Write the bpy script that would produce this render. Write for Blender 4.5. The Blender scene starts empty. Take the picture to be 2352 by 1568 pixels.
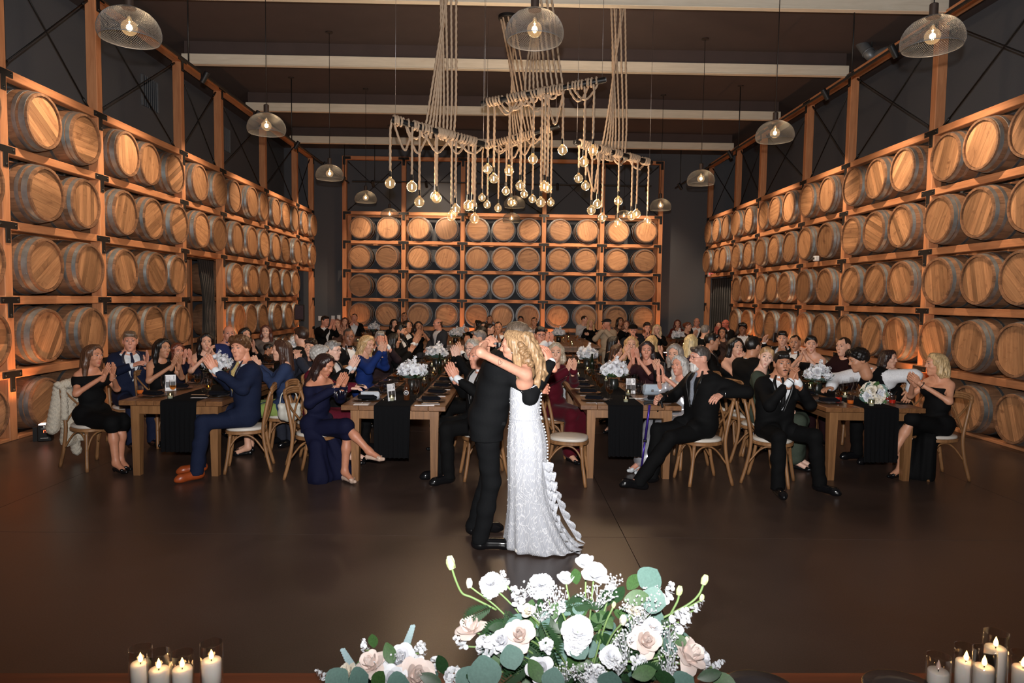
import bpy, math, random, time
import numpy as np
from mathutils import Vector, Matrix, Euler
T0 = time.time()
random.seed(7); RNG = np.random.default_rng(7)
scene = bpy.context.scene
COL = scene.collection
pi = math.pi
H = 1.9
# ---------------------------------------------------------------- camera
FOC, YAW, PIT, ROL = 1568.0, -.0137, .0633, .0139
def ray(px, py):
    a, b = px - 1176, py - 784
    cr, sr = math.cos(ROL), math.sin(ROL)
    u, w = cr*a + sr*b, -sr*a + cr*b
    x, y, z = u/FOC, 1.0, -w/FOC
    cp, sp = math.cos(PIT), math.sin(PIT)
    y, z = cp*y + sp*z, -sp*y + cp*z
    cy, sy = math.cos(YAW), math.sin(YAW)
    return Vector((cy*x - sy*y, sy*x + cy*y, z))
EYE = Vector((0, 0, H))
def at_y(px, py, Y): r = ray(px, py); return EYE + r*(Y/r.y)
def at_z(px, py, Z): r = ray(px, py); return EYE + r*((Z - H)/r.z)
cam = bpy.data.cameras.new('camera'); camo = bpy.data.objects.new('camera', cam); COL.objects.link(camo)
fw = ray(1176, 784).normalized(); rt = (ray(1177, 784) - ray(1176, 784)).normalized(); up = rt.cross(fw)
M = Matrix((rt, up, -fw)).transposed().to_4x4(); M.translation = EYE
camo.matrix_world = M
cam.sensor_width = 36; cam.lens = 36*FOC/2352; cam.clip_start = .05; cam.clip_end = 100
cam.dof.use_dof = True; cam.dof.focus_distance = 6.2; cam.dof.aperture_fstop = 9
scene.camera = camo
# ---------------------------------------------------------------- world, exposure, main lights
scene.view_settings.view_transform = 'Standard'; scene.view_settings.look = 'None'
scene.view_settings.exposure = 0.0; scene.view_settings.gamma = 1.0; scene.view_settings.use_curve_mapping = False
w = bpy.data.worlds.new('world'); scene.world = w; w.use_nodes = True
w.node_tree.nodes['Background'].inputs[0].default_value = (1.0, .93, .86, 1)
w.node_tree.nodes['Background'].inputs[1].default_value = 0.006
def light(name, kind, loc, energy, color=(1, 1, 1), target=None, **kw):
    l = bpy.data.lights.new(name, kind); l.energy = energy; l.color = color
    for k, v in kw.items(): setattr(l, k, v)
    o = bpy.data.objects.new(name, l); COL.objects.link(o); o.location = loc
    if target is not None:
        o.rotation_euler = (Vector(target) - Vector(loc)).to_track_quat('-Z', 'Y').to_euler()
    return o
# the photographer's flash, a hand above the lens, tipped up a little
fl_ = light('camera_flash', 'SPOT', (0, -.05, H + .24), 2600, (1, .98, .96), target=(0.15, 12, H + .24 + 12*math.tan(math.radians(18))), spot_size=math.radians(116), spot_blend=1.0, shadow_soft_size=.04)
fl_.scale = (1.8, 1, 1)
# ---------------------------------------------------------------- materials
def newmat(name):
    m = bpy.data.materials.new(name); m.use_nodes = True
    nt = m.node_tree; b = nt.nodes['Principled BSDF']
    return m, nt, b
def N(nt, typ, ins=None, **kw):
    n = nt.nodes.new(typ)
    for k, v in kw.items(): setattr(n, k, v)
    for k, v in (ins or {}).items():
        if hasattr(v, 'is_output'): nt.links.new(v, n.inputs[k])
        else: n.inputs[k].default_value = v
    return n
def ramp(nt, fac, stops):
    r = N(nt, 'ShaderNodeValToRGB', {0: fac}); e = r.color_ramp.elements
    while len(e) < len(stops): e.new(.5)
    for i, (p, c) in enumerate(stops): e[i].position = p; e[i].color = (*c, 1)
    return r.outputs[0]
def s2l(c): return tuple(((v/255)/12.92 if v <= 10 else (((v/255) + .055)/1.055)**2.4) for v in c)
MATS = {}
def mat(name, color, rough=.6, metal=0, noise=.12, nscale=18, bump=0, emit=None, es=0, spec=.5, sheen=0, coat=0, sss=0, coords='Object'):
    if name in MATS: return MATS[name]
    m, nt, b = newmat(name)
    b.inputs['Roughness'].default_value = rough; b.inputs['Metallic'].default_value = metal
    b.inputs['Specular IOR Level'].default_value = spec
    if sheen: b.inputs['Sheen Weight'].default_value = sheen
    if coat: b.inputs['Coat Weight'].default_value = coat; b.inputs['Coat Roughness'].default_value = .1
    if sss: b.inputs['Subsurface Weight'].default_value = sss; b.inputs['Subsurface Radius'].default_value = (.02, .008, .004)
    tc = N(nt, 'ShaderNodeTexCoord')
    nz = N(nt, 'ShaderNodeTexNoise', {'Vector': tc.outputs[coords], 'Scale': nscale, 'Detail': 4})
    lo = tuple(max(0, c*(1 - noise)) for c in color); hi = tuple(min(1, c*(1 + noise)) for c in color)
    nt.links.new(ramp(nt, nz.outputs[0], [(.3, lo), (.7, hi)]), b.inputs['Base Color'])
    if bump:
        bp = N(nt, 'ShaderNodeBump', {'Strength': bump, 'Distance': .01, 'Height': nz.outputs[0]})
        nt.links.new(bp.outputs[0], b.inputs['Normal'])
    if emit: b.inputs['Emission Color'].default_value = (*emit, 1); b.inputs['Emission Strength'].default_value = es
    MATS[name] = m; return m
def wood(name, dark, light_, axis=0, scale=1.0, rough=.55, var=.25, stretch=14, coat=0, knots=.0, stain=None):
    m, nt, b = newmat(name); b.inputs['Roughness'].default_value = rough
    if coat: b.inputs['Coat Weight'].default_value = coat; b.inputs['Coat Roughness'].default_value = .2
    tc = N(nt, 'ShaderNodeTexCoord'); oi = N(nt, 'ShaderNodeObjectInfo')
    off = N(nt, 'ShaderNodeVectorMath', {0: oi.outputs['Random'], 1: (37, 91, 53)}, operation='MULTIPLY')
    ad = N(nt, 'ShaderNodeVectorMath', {0: tc.outputs['Object'], 1: off.outputs[0]}, operation='ADD')
    sc = [stretch*scale]*3; sc[axis] = scale
    mp = N(nt, 'ShaderNodeMapping', {'Vector': ad.outputs[0], 'Scale': tuple(sc)})
    n1 = N(nt, 'ShaderNodeTexNoise', {'Vector': mp.outputs[0], 'Scale': 1.6, 'Detail': 6, 'Roughness': .65, 'Distortion': .6})
    n2 = N(nt, 'ShaderNodeTexNoise', {'Vector': ad.outputs[0], 'Scale': 2.2*scale, 'Detail': 3})
    col = ramp(nt, n1.outputs[0], [(.28, dark), (.5, tuple((a + c)/2 for a, c in zip(dark, light_))), (.72, light_)])
    mx = N(nt, 'ShaderNodeMix', {'Factor': N(nt, 'ShaderNodeMath', {0: n2.outputs[0], 1: .55}, operation='MULTIPLY').outputs[0], 6: col, 7: (*dark, 1)}, data_type='RGBA')
    out = mx.outputs[2]
    if stain:
        n3 = N(nt, 'ShaderNodeTexNoise', {'Vector': ad.outputs[0], 'Scale': 3.1, 'Detail': 8, 'Roughness': .7, 'Distortion': 1.2})
        f3 = N(nt, 'ShaderNodeMapRange', {0: n3.outputs[0], 1: .56, 2: .70, 3: 0, 4: .75})
        out = N(nt, 'ShaderNodeMix', {'Factor': f3.outputs[0], 6: out, 7: (*stain, 1)}, data_type='RGBA').outputs[2]
    hv = N(nt, 'ShaderNodeHueSaturation', {'Color': out, 'Value': N(nt, 'ShaderNodeMapRange', {0: oi.outputs['Random'], 3: 1 - var, 4: 1 + var}).outputs[0]})
    nt.links.new(hv.outputs[0], b.inputs['Base Color'])
    bp = N(nt, 'ShaderNodeBump', {'Strength': .25, 'Distance': .004, 'Height': n1.outputs[0]}); nt.links.new(bp.outputs[0], b.inputs['Normal'])
    MATS[name] = m; return m
def thin_glass(name, tint=(1, 1, 1), refl=1.0, rough=.02):
    m, nt, b = newmat(name); out = nt.nodes['Material Output']; nt.nodes.remove(b)
    tr = N(nt, 'ShaderNodeBsdfTransparent', {0: (*tint, 1)}); gl = N(nt, 'ShaderNodeBsdfGlossy', {'Color': (1, 1, 1, 1), 'Roughness': rough})
    lw = N(nt, 'ShaderNodeLayerWeight', {'Blend': .5}); pw = N(nt, 'ShaderNodeMath', {0: lw.outputs['Facing'], 1: 4.0}, operation='POWER')
    fa = N(nt, 'ShaderNodeMath', {0: pw.outputs[0], 1: .65*refl, 2: .05*refl}, operation='MULTIPLY_ADD')
    mx = N(nt, 'ShaderNodeMixShader', {0: fa.outputs[0], 1: tr.outputs[0], 2: gl.outputs[0]})
    nt.links.new(mx.outputs[0], out.inputs[0]); MATS[name] = m; return m
# ---------------------------------------------------------------- mesh builder
class MB:
    def __init__(s): s.v = []; s.f = []; s.mi = []; s.n = 0
    def add(s, vs, fs, mi=0):
        vs = np.asarray(vs, float).reshape(-1, 3); s.v.append(vs)
        for q in fs: s.f.append(tuple(i + s.n for i in q)); s.mi.append(mi)
        s.n += len(vs); return s
    def box(s, c, d, rot=None, mi=0):
        x, y, z = (q/2 for q in d)
        vs = np.array([(-x,-y,-z),(x,-y,-z),(x,y,-z),(-x,y,-z),(-x,-y,z),(x,-y,z),(x,y,z),(-x,y,z)])
        if rot is not None: vs = vs @ np.array(Euler(rot).to_matrix()).T
        return s.add(vs + np.array(c), [(3,2,1,0),(4,5,6,7),(0,1,5,4),(1,2,6,5),(2,3,7,6),(3,0,4,7)], mi)
    def bbox(s, c, d, bv=.006, rot=None, mi=0):   # box with chamfered edges
        x, y, z = (q/2 for q in d); b = min(bv, x*.9, y*.9, z*.9); vs = []; ix = {}
        for sx in (-1, 1):
            for sy in (-1, 1):
                for sz in (-1, 1):
                    for k, p in enumerate(((sx*x, sy*(y-b), sz*(z-b)), (sx*(x-b), sy*y, sz*(z-b)), (sx*(x-b), sy*(y-b), sz*z))):
                        ix[sx, sy, sz, k] = len(vs); vs.append(p)
        F = []
        def q(*k): F.append([ix[i] for i in k])
        for a in (-1, 1):
            q(*[(a, p, r, 0) for p, r in ((-1,-1),(1,-1),(1,1),(-1,1))]); q(*[(p, a, r, 1) for p, r in ((-1,-1),(1,-1),(1,1),(-1,1))]); q(*[(p, r, a, 2) for p, r in ((-1,-1),(1,-1),(1,1),(-1,1))])
        for a in (-1, 1):
            for c2 in (-1, 1):
                q((a,c2,-1,0),(a,c2,1,0),(a,c2,1,1),(a,c2,-1,1)); q((a,-1,c2,0),(a,1,c2,0),(a,1,c2,2),(a,-1,c2,2)); q((-1,a,c2,1),(1,a,c2,1),(1,a,c2,2),(-1,a,c2,2))
                for e in (-1, 1): q((a,c2,e,0),(a,c2,e,1),(a,c2,e,2))
        V = np.array(vs); F2 = []
        for f in F:   # orient outwards
            n = np.cross(V[f[1]] - V[f[0]], V[f[2]] - V[f[0]])
            F2.append(f if n @ V[f].mean(0) > 0 else f[::-1])
        if rot is not None: V = V @ np.array(Euler(rot).to_matrix()).T
        return s.add(V + np.array(c), F2, mi)
    def tube(s, pts, r, n=8, mi=0, cap=True, closed=False):
        P = np.asarray(pts, float); m = len(P); R = np.broadcast_to(np.asarray(r, float), (m,))
        t = np.gradient(P, axis=0) if not closed else (np.roll(P, -1, 0) - np.roll(P, 1, 0))
        t /= np.linalg.norm(t, axis=1)[:, None] + 1e-12
        u = np.cross(t[0], (0, 0, 1.)); 
        if np.linalg.norm(u) < 1e-3: u = np.cross(t[0], (1., 0, 0))
        u /= np.linalg.norm(u); U = []
        for i in range(m):
            u = u - t[i]*(u @ t[i]); u /= np.linalg.norm(u) + 1e-12; U.append(u)
        U = np.array(U); W = np.cross(t, U); a = np.arange(n)*2*pi/n
        vs = P[:, None] + R[:, None, None]*(np.cos(a)[None, :, None]*U[:, None] + np.sin(a)[None, :, None]*W[:, None])
        fs = [(i*n + j, i*n + (j+1) % n, (i+1) % m*n + (j+1) % n, (i+1) % m*n + j) for i in range(m if closed else m - 1) for j in range(n)]
        if cap and not closed: fs += [tuple(range(n))[::-1], tuple((m-1)*n + j for j in range(n))]
        return s.add(vs.reshape(-1, 3), fs, mi)
    def lathe(s, prof, n=24, mi=0, M=None, cap=False):
        P = np.asarray(prof, float); m = len(P); a = np.arange(n)*2*pi/n
        vs = np.stack([P[:, :1]*np.cos(a), P[:, :1]*np.sin(a), np.repeat(P[:, 1:2], n, 1)], -1).reshape(-1, 3)
        fs = [(i*n + j, i*n + (j+1) % n, (i+1)*n + (j+1) % n, (i+1)*n + j) for i in range(m-1) for j in range(n)]
        if cap: fs += [tuple(range(n))[::-1], tuple((m-1)*n + j for j in range(n))]
        if M is not None: vs = vs @ np.array(M.to_3x3()).T + np.array(M.translation)
        return s.add(vs, fs, mi)
    def ball(s, c, r, n=12, m=8, mi=0):
        r = np.broadcast_to(np.asarray(r, float), (3,))
        th = np.linspace(0.0001, pi - .0001, m); a = np.arange(n)*2*pi/n
        vs = np.stack([np.sin(th)[:, None]*np.cos(a), np.sin(th)[:, None]*np.sin(a), np.repeat(np.cos(th)[:, None], n, 1)], -1).reshape(-1, 3)*r + np.array(c)
        return s.add(vs, [(i*n + j, (i+1)*n + j, (i+1)*n + (j+1) % n, i*n + (j+1) % n) for i in range(m-1) for j in range(n)], mi)
    def mesh(s, name, mats, smooth=True):
        me = bpy.data.meshes.new(name); V = np.concatenate(s.v) if s.v else np.zeros((0, 3))
        me.from_pydata(V.tolist(), [], s.f)
        for m in (mats if isinstance(mats, (list, tuple)) else [mats]): me.materials.append(m)
        if any(s.mi): me.polygons.foreach_set('material_index', s.mi)
        if smooth is True: me.polygons.foreach_set('use_smooth', [True]*len(s.f))
        elif smooth: me.shade_auto(smooth) if hasattr(me, 'shade_auto') else None
        me.update(); return me
    def obj(s, name, mats, parent=None, smooth=True, auto=None):
        me = s.mesh(name, mats, smooth)
        if auto: sharp(me, auto)
        return ob(name, me, parent)
def sharp(me, ang=.6):
    try: me.set_sharp_from_angle(angle=ang)
    except Exception: pass
def ob(name, me, parent=None, loc=None, rot=None):
    o = bpy.data.objects.new(name, me); COL.objects.link(o)
    if parent is not None: o.parent = parent
    if loc is not None: o.location = loc
    if rot is not None: o.rotation_euler = rot
    return o
def tag(o, label, cat, group=None):
    o['label'] = label; o['category'] = cat
    if group: o['group'] = group
    return o
def thing(name, label, cat, loc=(0, 0, 0), rot=None, group=None):
    o = ob(name, None, None, loc, rot); o.empty_display_size = .1
    return tag(o, label, cat, group)
def struct(o): o['kind'] = 'structure'; return o
def copy_tree(o, parent=None):
    c = o.copy(); COL.objects.link(c)
    if parent is not None: c.parent = parent
    for ch in KIDS.get(o.name, []): copy_tree(ch, c)
    return c
KIDS = {}
def freeze(o):      # remember the children of a prototype so copies are quick
    KIDS[o.name] = list(o.children)
    for c in o.children: freeze(c)
    return o
# ================================================================ lamps of the room (spots on the tracks, floor washers)
WARM = (1, .62, .33); WARM2 = (1, .74, .50)
TRK_L, TRK_R, TRK_Z = -4.9, 5.4, 5.45
SPOTS_L = [6.6, 9.2, 11.3, 13.6, 16.2, 18.6, 20.8]
SPOTS_R = [7.2, 9.6, 11.6, 13.9, 16.4, 18.7, 21.0]
for y in SPOTS_L: light('track_spot_beam', 'SPOT', (TRK_L, y, TRK_Z - .16), 350, WARM2, target=(-6.35, y + .4, 3.1), spot_size=math.radians(82), spot_blend=.9, shadow_soft_size=.04)
for y in SPOTS_R: light('track_spot_beam', 'SPOT', (TRK_R, y, TRK_Z - .16), 350, WARM2, target=(6.95, y + .4, 3.1), spot_size=math.radians(82), spot_blend=.9, shadow_soft_size=.04)
SPOTS_B = [-3.95, -2.35, -.5, 1.6, 2.9, 4.3]
for x in SPOTS_B: light('track_spot_beam', 'SPOT', (x, 20.9, 5.2), 300, WARM2, target=(x + .2, 22.6, 3.3), spot_size=math.radians(84), spot_blend=.9, shadow_soft_size=.04)
light('track_spot_beam', 'SPOT', (-2.05, 20.9, 5.2), 260, WARM2, target=(-2.2, 23.4, 4.7), spot_size=math.radians(62), spot_blend=.9, shadow_soft_size=.04)
UPL = [(-5.83, 8.72), (-5.7, 15.5), (-5.75, 20.9), (6.35, 10.95), (6.35, 15.6), (6.35, 18.3), (-5.0, 22.0), (5.3, 22.0), (-1.1, 22.0), (1.6, 22.0)]
for x, y in UPL:
    dx, dy = ((-.35, 0) if x < -5.5 else (.4, 0) if x > 6 else (0, .4))
    light('floor_washer_beam', 'SPOT', (x, y, .24), 75, (1, .42, .16), target=(x + dx, y + dy, 2.0), spot_size=math.radians(95), spot_blend=.8, shadow_soft_size=.04)
# ================================================================ materials
wall_m = mat('wall_paint', s2l((84, 86, 92)), .9, noise=.05, nscale=60, bump=.05)
ceil_m = mat('ceiling_paint', s2l((72, 60, 58)), .92, noise=.06, nscale=3)
fir = {a: wood('fir_timber_' + 'xyz'[a], s2l((172, 110, 72)), s2l((216, 154, 108)), a, 1.0, .6, .12, 12) for a in range(3)}
pale = wood('white_washed_beam', s2l((210, 198, 178)), s2l((234, 224, 206)), 0, 1, .7, .05, 10)
oak = wood('barrel_oak', s2l((104, 74, 54)), s2l((156, 116, 86)), 2, 1.2, .6, .28, 14, stain=s2l((84, 55, 38)))
oakh = wood('barrel_head_oak', s2l((132, 92, 63)), s2l((200, 152, 110)), 1, 1.1, .55, .40, 12, stain=s2l((88, 52, 32)))
steel = mat('galvanised_hoop', s2l((150, 156, 160)), .42, .85, noise=.22, nscale=9)
black = mat('black_metal', (.012, .012, .013), .45, .3, noise=.2)
blackm = mat('black_matte', (.010, .010, .011), .8, 0, noise=.2)
# floor : sealed concrete with saw cut joints
fm, nt, b = newmat('sealed_concrete')
tc = N(nt, 'ShaderNodeTexCoord')
n1 = N(nt, 'ShaderNodeTexNoise', {'Vector': tc.outputs['Object'], 'Scale': .9, 'Detail': 8, 'Roughness': .62, 'Distortion': .4})
n2 = N(nt, 'ShaderNodeTexNoise', {'Vector': tc.outputs['Object'], 'Scale': 130, 'Detail': 2})
c1 = ramp(nt, n1.outputs[0], [(.3, s2l((53, 40, 35))), (.7, s2l((84, 68, 62)))])
mx = N(nt, 'ShaderNodeMix', {'Factor': .35, 6: c1, 7: ramp(nt, n2.outputs[0], [(.3, s2l((38, 30, 27))), (.72, s2l((92, 76, 67)))])}, data_type='RGBA')
nt.links.new(mx.outputs[2], b.inputs['Base Color'])
nt.links.new(N(nt, 'ShaderNodeMapRange', {0: n1.outputs[0], 1: .3, 2: .7, 3: .30, 4: .36}).outputs[0], b.inputs['Roughness'])
bp = N(nt, 'ShaderNodeBump', {'Strength': .03, 'Distance': .003, 'Height': n2.outputs[0]}); nt.links.new(bp.outputs[0], b.inputs['Normal'])
# ---------------------------------------------------------------- shell
WL, WR, WB, WF, CZ = -7.45, 8.0, 23.45, -4.0, 6.85
def slab(name, c, d, m, parent=None, **k): return MB().box(c, d).obj(name, m, parent, False)
# floor is cast in bays with recessed joints
fl = MB(); xs = [WL, -4.4, 1.9 - .9, 5.0, WR]; ys = [WF, 1.2, 5.35, 9.6, 14.2, 18.8, WB]
for i in range(len(xs) - 1):
    for j in range(len(ys) - 1):
        fl.box(((xs[i] + xs[i+1])/2, (ys[j] + ys[j+1])/2, -.05), (xs[i+1] - xs[i] - .006, ys[j+1] - ys[j] - .006, .1))
fl.box(((WL + WR)/2, (WB + WF)/2, -.14), (WR - WL, WB - WF, .08))
floor = struct(fl.obj('floor', fm, None, False))
struct(slab('ceiling', ((WL + WR)/2, (WB + WF)/2, CZ + .05), (WR - WL, WB - WF, .1), ceil_m))
struct(slab('wall_left', (WL - .05, (WB + WF)/2, CZ/2), (.1, WB - WF, CZ), wall_m))
struct(slab('wall_right', (WR + .05, (WB + WF)/2, CZ/2), (.1, WB - WF, CZ), wall_m))
struct(slab('wall_back', ((WL + WR)/2, WB + .05, CZ/2), (WR - WL, .1, CZ), wall_m))
struct(slab('wall_front', ((WL + WR)/2, WF - .05, CZ/2), (WR - WL, .1, CZ), wall_m))
for k, y in enumerate([3.7, 7.15, 10.75, 13.8, 17.15, 20.6]):
    tb = MB().bbox((.22, y + .05, 6.51), (13.2, .10, .19), .008).obj('trim_%d' % (k + 1), pale, None, False); struct(tb)
    MB().box((.22, y + .14, 6.70), (13.1, .22, .30)).obj('joist', ceil_m, tb, False); MB().bbox((.22, y + .05, 6.407), (13.2, .12, .016), .003).obj('edge_strip', pale, tb, False)
# ---------------------------------------------------------------- barrel racks
ZS = [.848, 1.788, 2.728, 3.668, 4.608]; ZT = 6.325
YL = [5.97, 8.70, 10.751, 13.484, 15.345, 18.109, 20.835, 22.559]; NL = [3, 2, 3, 2, 3, 3, 2]
YR = [8.25, 10.961, 13.673, 15.608, 18.311, 20.226, 22.915]; NR = [3, 3, 2, 3, 2, 3]
XB = [-5.22, -3.29, -1.36, 1.31, 3.22, 5.14]; NB = [2, 2, 3, 2, 2]
bm_T = MB(); bm_T.bbox((0, 0, 0), (.34, .012, .085), .004); bm_T.bbox((0, 0, -.125), (.085, .012, .20), .004)
me_T = bm_T.mesh('t_plate', black, False)
bm_Lp = MB(); bm_Lp.bbox((.085, 0, 0), (.255, .012, .085), .004); bm_Lp.bbox((0, 0, -.125), (.085, .012, .20), .004)
me_Lp = bm_Lp.mesh('l_plate', black, False)
me_bolt = MB().lathe([(0.0001, .016), (.012, .014), (.017, .006), (.017, 0)], 10).mesh('bolt', mat('bolt_steel', (.05, .045, .04), .35, .8), True)
def rack(name, label, frame, U, skip, zt=ZT):
    """frame: (origin, u axis, n axis towards the hall); U: post positions along u"""
    O, ua, na = (Vector(q) for q in frame); za = Vector((0, 0, 1))
    root = thing(name, label, 'barrel rack', O)
    ax = 0 if abs(ua.x) > .5 else 1
    rot = (0, 0, 0) if ax == 0 else (0, 0, pi/2)
    def P(u, n, z): return ua*u + na*n + za*z
    def beam(nm, u0, u1, n, z, hgt, dep):
        if z < .05: hgt = .044
        c = P((u0 + u1)/2, n, z); L = abs(u1 - u0)
        o = MB().bbox((0, 0, 0), ((L, dep, hgt) if ax == 0 else (dep, L, hgt)), .008).obj(nm, fir[ax], root, False); o.location = c; return o
    for u in U:
        for nm, n, dep, hh in (('post', -.08, .16, zt), ('rear_post', -.80, .12, ZS[4] + .05)):
            o = MB().bbox((0, 0, 0), ((.14, dep, hh) if ax == 0 else (dep, .14, hh)), .008).obj(nm, fir[2], root, False); o.location = P(u, n, hh/2)
    beam('top_plate', U[0] - .07, U[-1] + .07, -.08, zt + .055, .11, .17)
    for i in range(len(U) - 1):
        a, c = U[i] + .07, U[i+1] - .07
        for k, z in enumerate([.022] + ZS):
            if (i, k) in skip: continue
            beam('shelf_beam' if k else 'sill', a, c, -.075, z, .11, .15); beam('rear_rail', a, c, -.78, z, .11, .10)
        for s in (0, 1):    # cross brace of black rod in the open top bay
            p, q = P(a + .03, -.10 - .02*s, ZS[4] + .09), P(c - .03, -.10 - .02*s, zt - .05)
            if s: p, q = P(a + .03, -.12, zt - .05), P(c - .03, -.12, ZS[4] + .09)
            m = MB().tube([p, q], .011, 6); d = (q - p).normalized()
            m.tube([p, p + d*.16], .02, 6); m.tube([q - d*.16, q], .02, 6); m.obj('brace_rod', black, root)
    flip = ua.cross(Vector((0, 0, 1))).dot(na)   # plates face the hall
    for i, u in enumerate(U):
        for z, rng in [(q, 1) for q in ZS] + [(zt + .05, 1)]:
            end = i == len(U) - 1
            first = i == 0 and ax == 0
            o = ob('corner_plate' if (end or first) else 't_plate', me_Lp if (end or first) else me_T, root, P(u, .007, z), rot)
            if end and ax == 0: o.rotation_euler = (0, 0, pi)
            if end and ax == 1: o.rotation_euler = (0, 0, -pi/2)
            for du, dz in ((-.13, 0), (.13, 0), (0, -.19)):
                if (end and du > 0) or (first and du < 0): continue
                bo = ob('bolt', me_bolt, o); bo.rotation_euler = (pi/2 if (na.y < -.5) else 0, (pi/2 if na.x > .5 else -pi/2 if na.x < -.5 else 0), 0)
                bo.location = (du, 0, dz)
                bo.matrix_parent_inverse = Matrix.Identity(4)
                R = Matrix.Rotation(pi/2, 3, 'X') if na.y < -.5 else Matrix.Rotation(pi/2 if na.x > .5 else -pi/2, 3, 'Y')
                Ro = o.rotation_euler.to_matrix(); bo.rotation_euler = (Ro.inverted() @ R).to_euler()
                bo.location = Ro.inverted() @ (ua*du + za*dz + na*.004)
    return root
rack('barrel_rack', 'tall fir barrel rack along the left side wall, open doorway in its fourth bay', ((-6.2176, 0, 0), (0, 1, 0), (1, 0, 0)), YL, {(3, 1), (3, 2), (3, 0), (6, 0), (6, 1), (6, 2)})
rack('barrel_rack', 'tall fir barrel rack along the right side wall, curtained doorway at its far end', ((6.7777, 0, 0), (0, 1, 0), (-1, 0, 0)), YR, {(5, 0), (5, 1), (5, 2)})
rack('barrel_rack', 'free-standing fir barrel rack before the back wall, square corner plates at both ends', ((0, 22.5513, 0), (1, 0, 0), (0, -1, 0)), XB, set())
# ---------------------------------------------------------------- barrels
BL, RB, RH = .95, .405, .352
def br(z): return RH + (RB - RH)*(1 - (abs(z)/(BL/2))**2.2)
zz = np.array([-.475, -.3, -.12, .06, .24, .38, .475])
NST = 26
def stave_mesh(name, a0, a1):
    m = MB(); g = .0022; vs = []; A = [a0, (a0 + a1)/2, a1]
    for z in zz:
        r = br(z)
        for k, a in enumerate(A): vs.append(((r - (g if k != 1 else 0))*math.cos(a), (r - (g if k != 1 else 0))*math.sin(a), z))
        for a in (a1, a0): vs.append(((r - .032)*math.cos(a), (r - .032)*math.sin(a), z))
    fs = []
    for i in range(len(zz) - 1):
        for k in range(5): fs.append((i*5 + k, i*5 + (k+1) % 5, (i+1)*5 + (k+1) % 5, (i+1)*5 + k))
    t = (len(zz) - 1)*5; fs.append((t, t+1, t+2, t+3, t+4)); fs.append((4, 3, 2, 1, 0))
    return m.add(vs, fs)
da = 2*pi/NST
me_stave = stave_mesh('stave', -da*.492, da*.492).mesh('stave', oak, False); sharp(me_stave, .5)
mb = MB()
for k in range(NST):
    s = stave_mesh('s', k*da - da*.492, k*da + da*.492); mb.add(s.v[0], s.f)
me_far = mb.mesh('barrel_staves', oak, False)
def hoop(z0, z1):
    m = MB(); pr = [(br(z0) - .004, z0), (br(z0) + .0035, z0), (br(z1) + .0035, z1), (br(z1) - .004, z1)]
    m.lathe(pr + [pr[0]], 36)
    for dz in (.3, .7):
        z = z0 + (z1 - z0)*dz; m.ball(((br(z) + .004), 0, z), (.003, .007, .007), 6, 4)
    return m.mesh('hoop', steel, False)
HOOPS = [[hoop(.392, .442), hoop(.335, .378), hoop(.135, .172), hoop(-.172, -.135)], [hoop(.405, .452), hoop(.295, .335), hoop(.10, .137), hoop(-.14, -.10)], [hoop(.38, .445), hoop(.30, .345), hoop(.16, .195), hoop(-.195, -.16)]]
for hs in HOOPS:
    for h in hs: sharp(h, .5)
def board_verts(x0, x1, R, z):
    g = .0010; x0 += g; x1 -= g; n = 6; xs_ = np.linspace(x0, x1, n); y = np.sqrt(np.maximum(R*R - xs_**2, 1e-5))
    top = [(x, yy, z) for x, yy in zip(xs_, y)] + [(x, -yy, z) for x, yy in zip(xs_[::-1], y[::-1])]
    bot = [(x, yy, z - .012) for x, yy, _ in top]; k = len(top)
    return top + bot, [tuple(range(k))[::-1]] + [(i, (i+1) % k, k + (i+1) % k, k + i) for i in range(k)]
EDG = np.linspace(-.318, .318, 8)
BOARDS = []; hb = MB()
for i in range(7):
    vs, fs = board_verts(EDG[i], EDG[i+1], .319, .447); BOARDS.append(MB().add(vs, fs).mesh('head_board', oakh, False)); hb.add(vs, fs)
hb.lathe([(.0001, .436), (.319, .436)], 24)
me_head = hb.mesh('barrel_head', oakh, False)
me_headback = MB().lathe([(.319, .430), (.319, .4345), (.0001, .4345)], 24).mesh('head_back', oakh, False)
me_bung = MB().lathe([(.0001, .008), (.028, .008), (.03, 0)], 12).mesh('bung', mat('bung_silicone', (.25, .22, .18), .6))
NEARB = 0; ROWN = ['bottom', 'second', 'third', 'fourth', 'top']
def barrel(c, facing, near, label, group, sc=1.0):
    v = random.randrange(3)
    base = {'L': Matrix.Rotation(pi/2, 3, 'Y'), 'R': Matrix.Rotation(-pi/2, 3, 'Y'), 'B': Matrix.Rotation(pi/2, 3, 'X')}[facing]
    R = (Matrix.Rotation(random.gauss(0, .012), 3, 'Z') @ base @ Matrix.Rotation(random.uniform(0, 6.28), 3, 'Z')).to_euler()
    if near:
        root = thing('barrel', label, 'barrel', c, R, group)
        for k in range(NST): ob('stave', me_stave, root, None, (0, 0, k*da))
    else:
        root = ob('barrel', me_far, None, c, R); tag(root, label, 'barrel', group)
    if sc != 1: root.scale = (sc, sc, 1)
    for h in HOOPS[v]: ob('hoop', h, root, None, (0, 0, random.uniform(0, 6.28)))
    hr = random.choice((0, 0, random.uniform(-.8, .8))) + (-R.z if False else 0)
    if near:
        hd = ob('head', me_headback, root, None, (0, 0, hr))
        for b_ in BOARDS: ob('head_board', b_, hd)
    else: ob('head', me_head, root, None, (0, 0, hr))
ORD = ['nearest', 'second', 'third', 'fourth', 'fifth', 'sixth', 'seventh', 'eighth', 'ninth', 'tenth', 'eleventh', 'twelfth', 'thirteenth', 'fourteenth', 'fifteenth', 'sixteenth', 'seventeenth']
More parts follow.
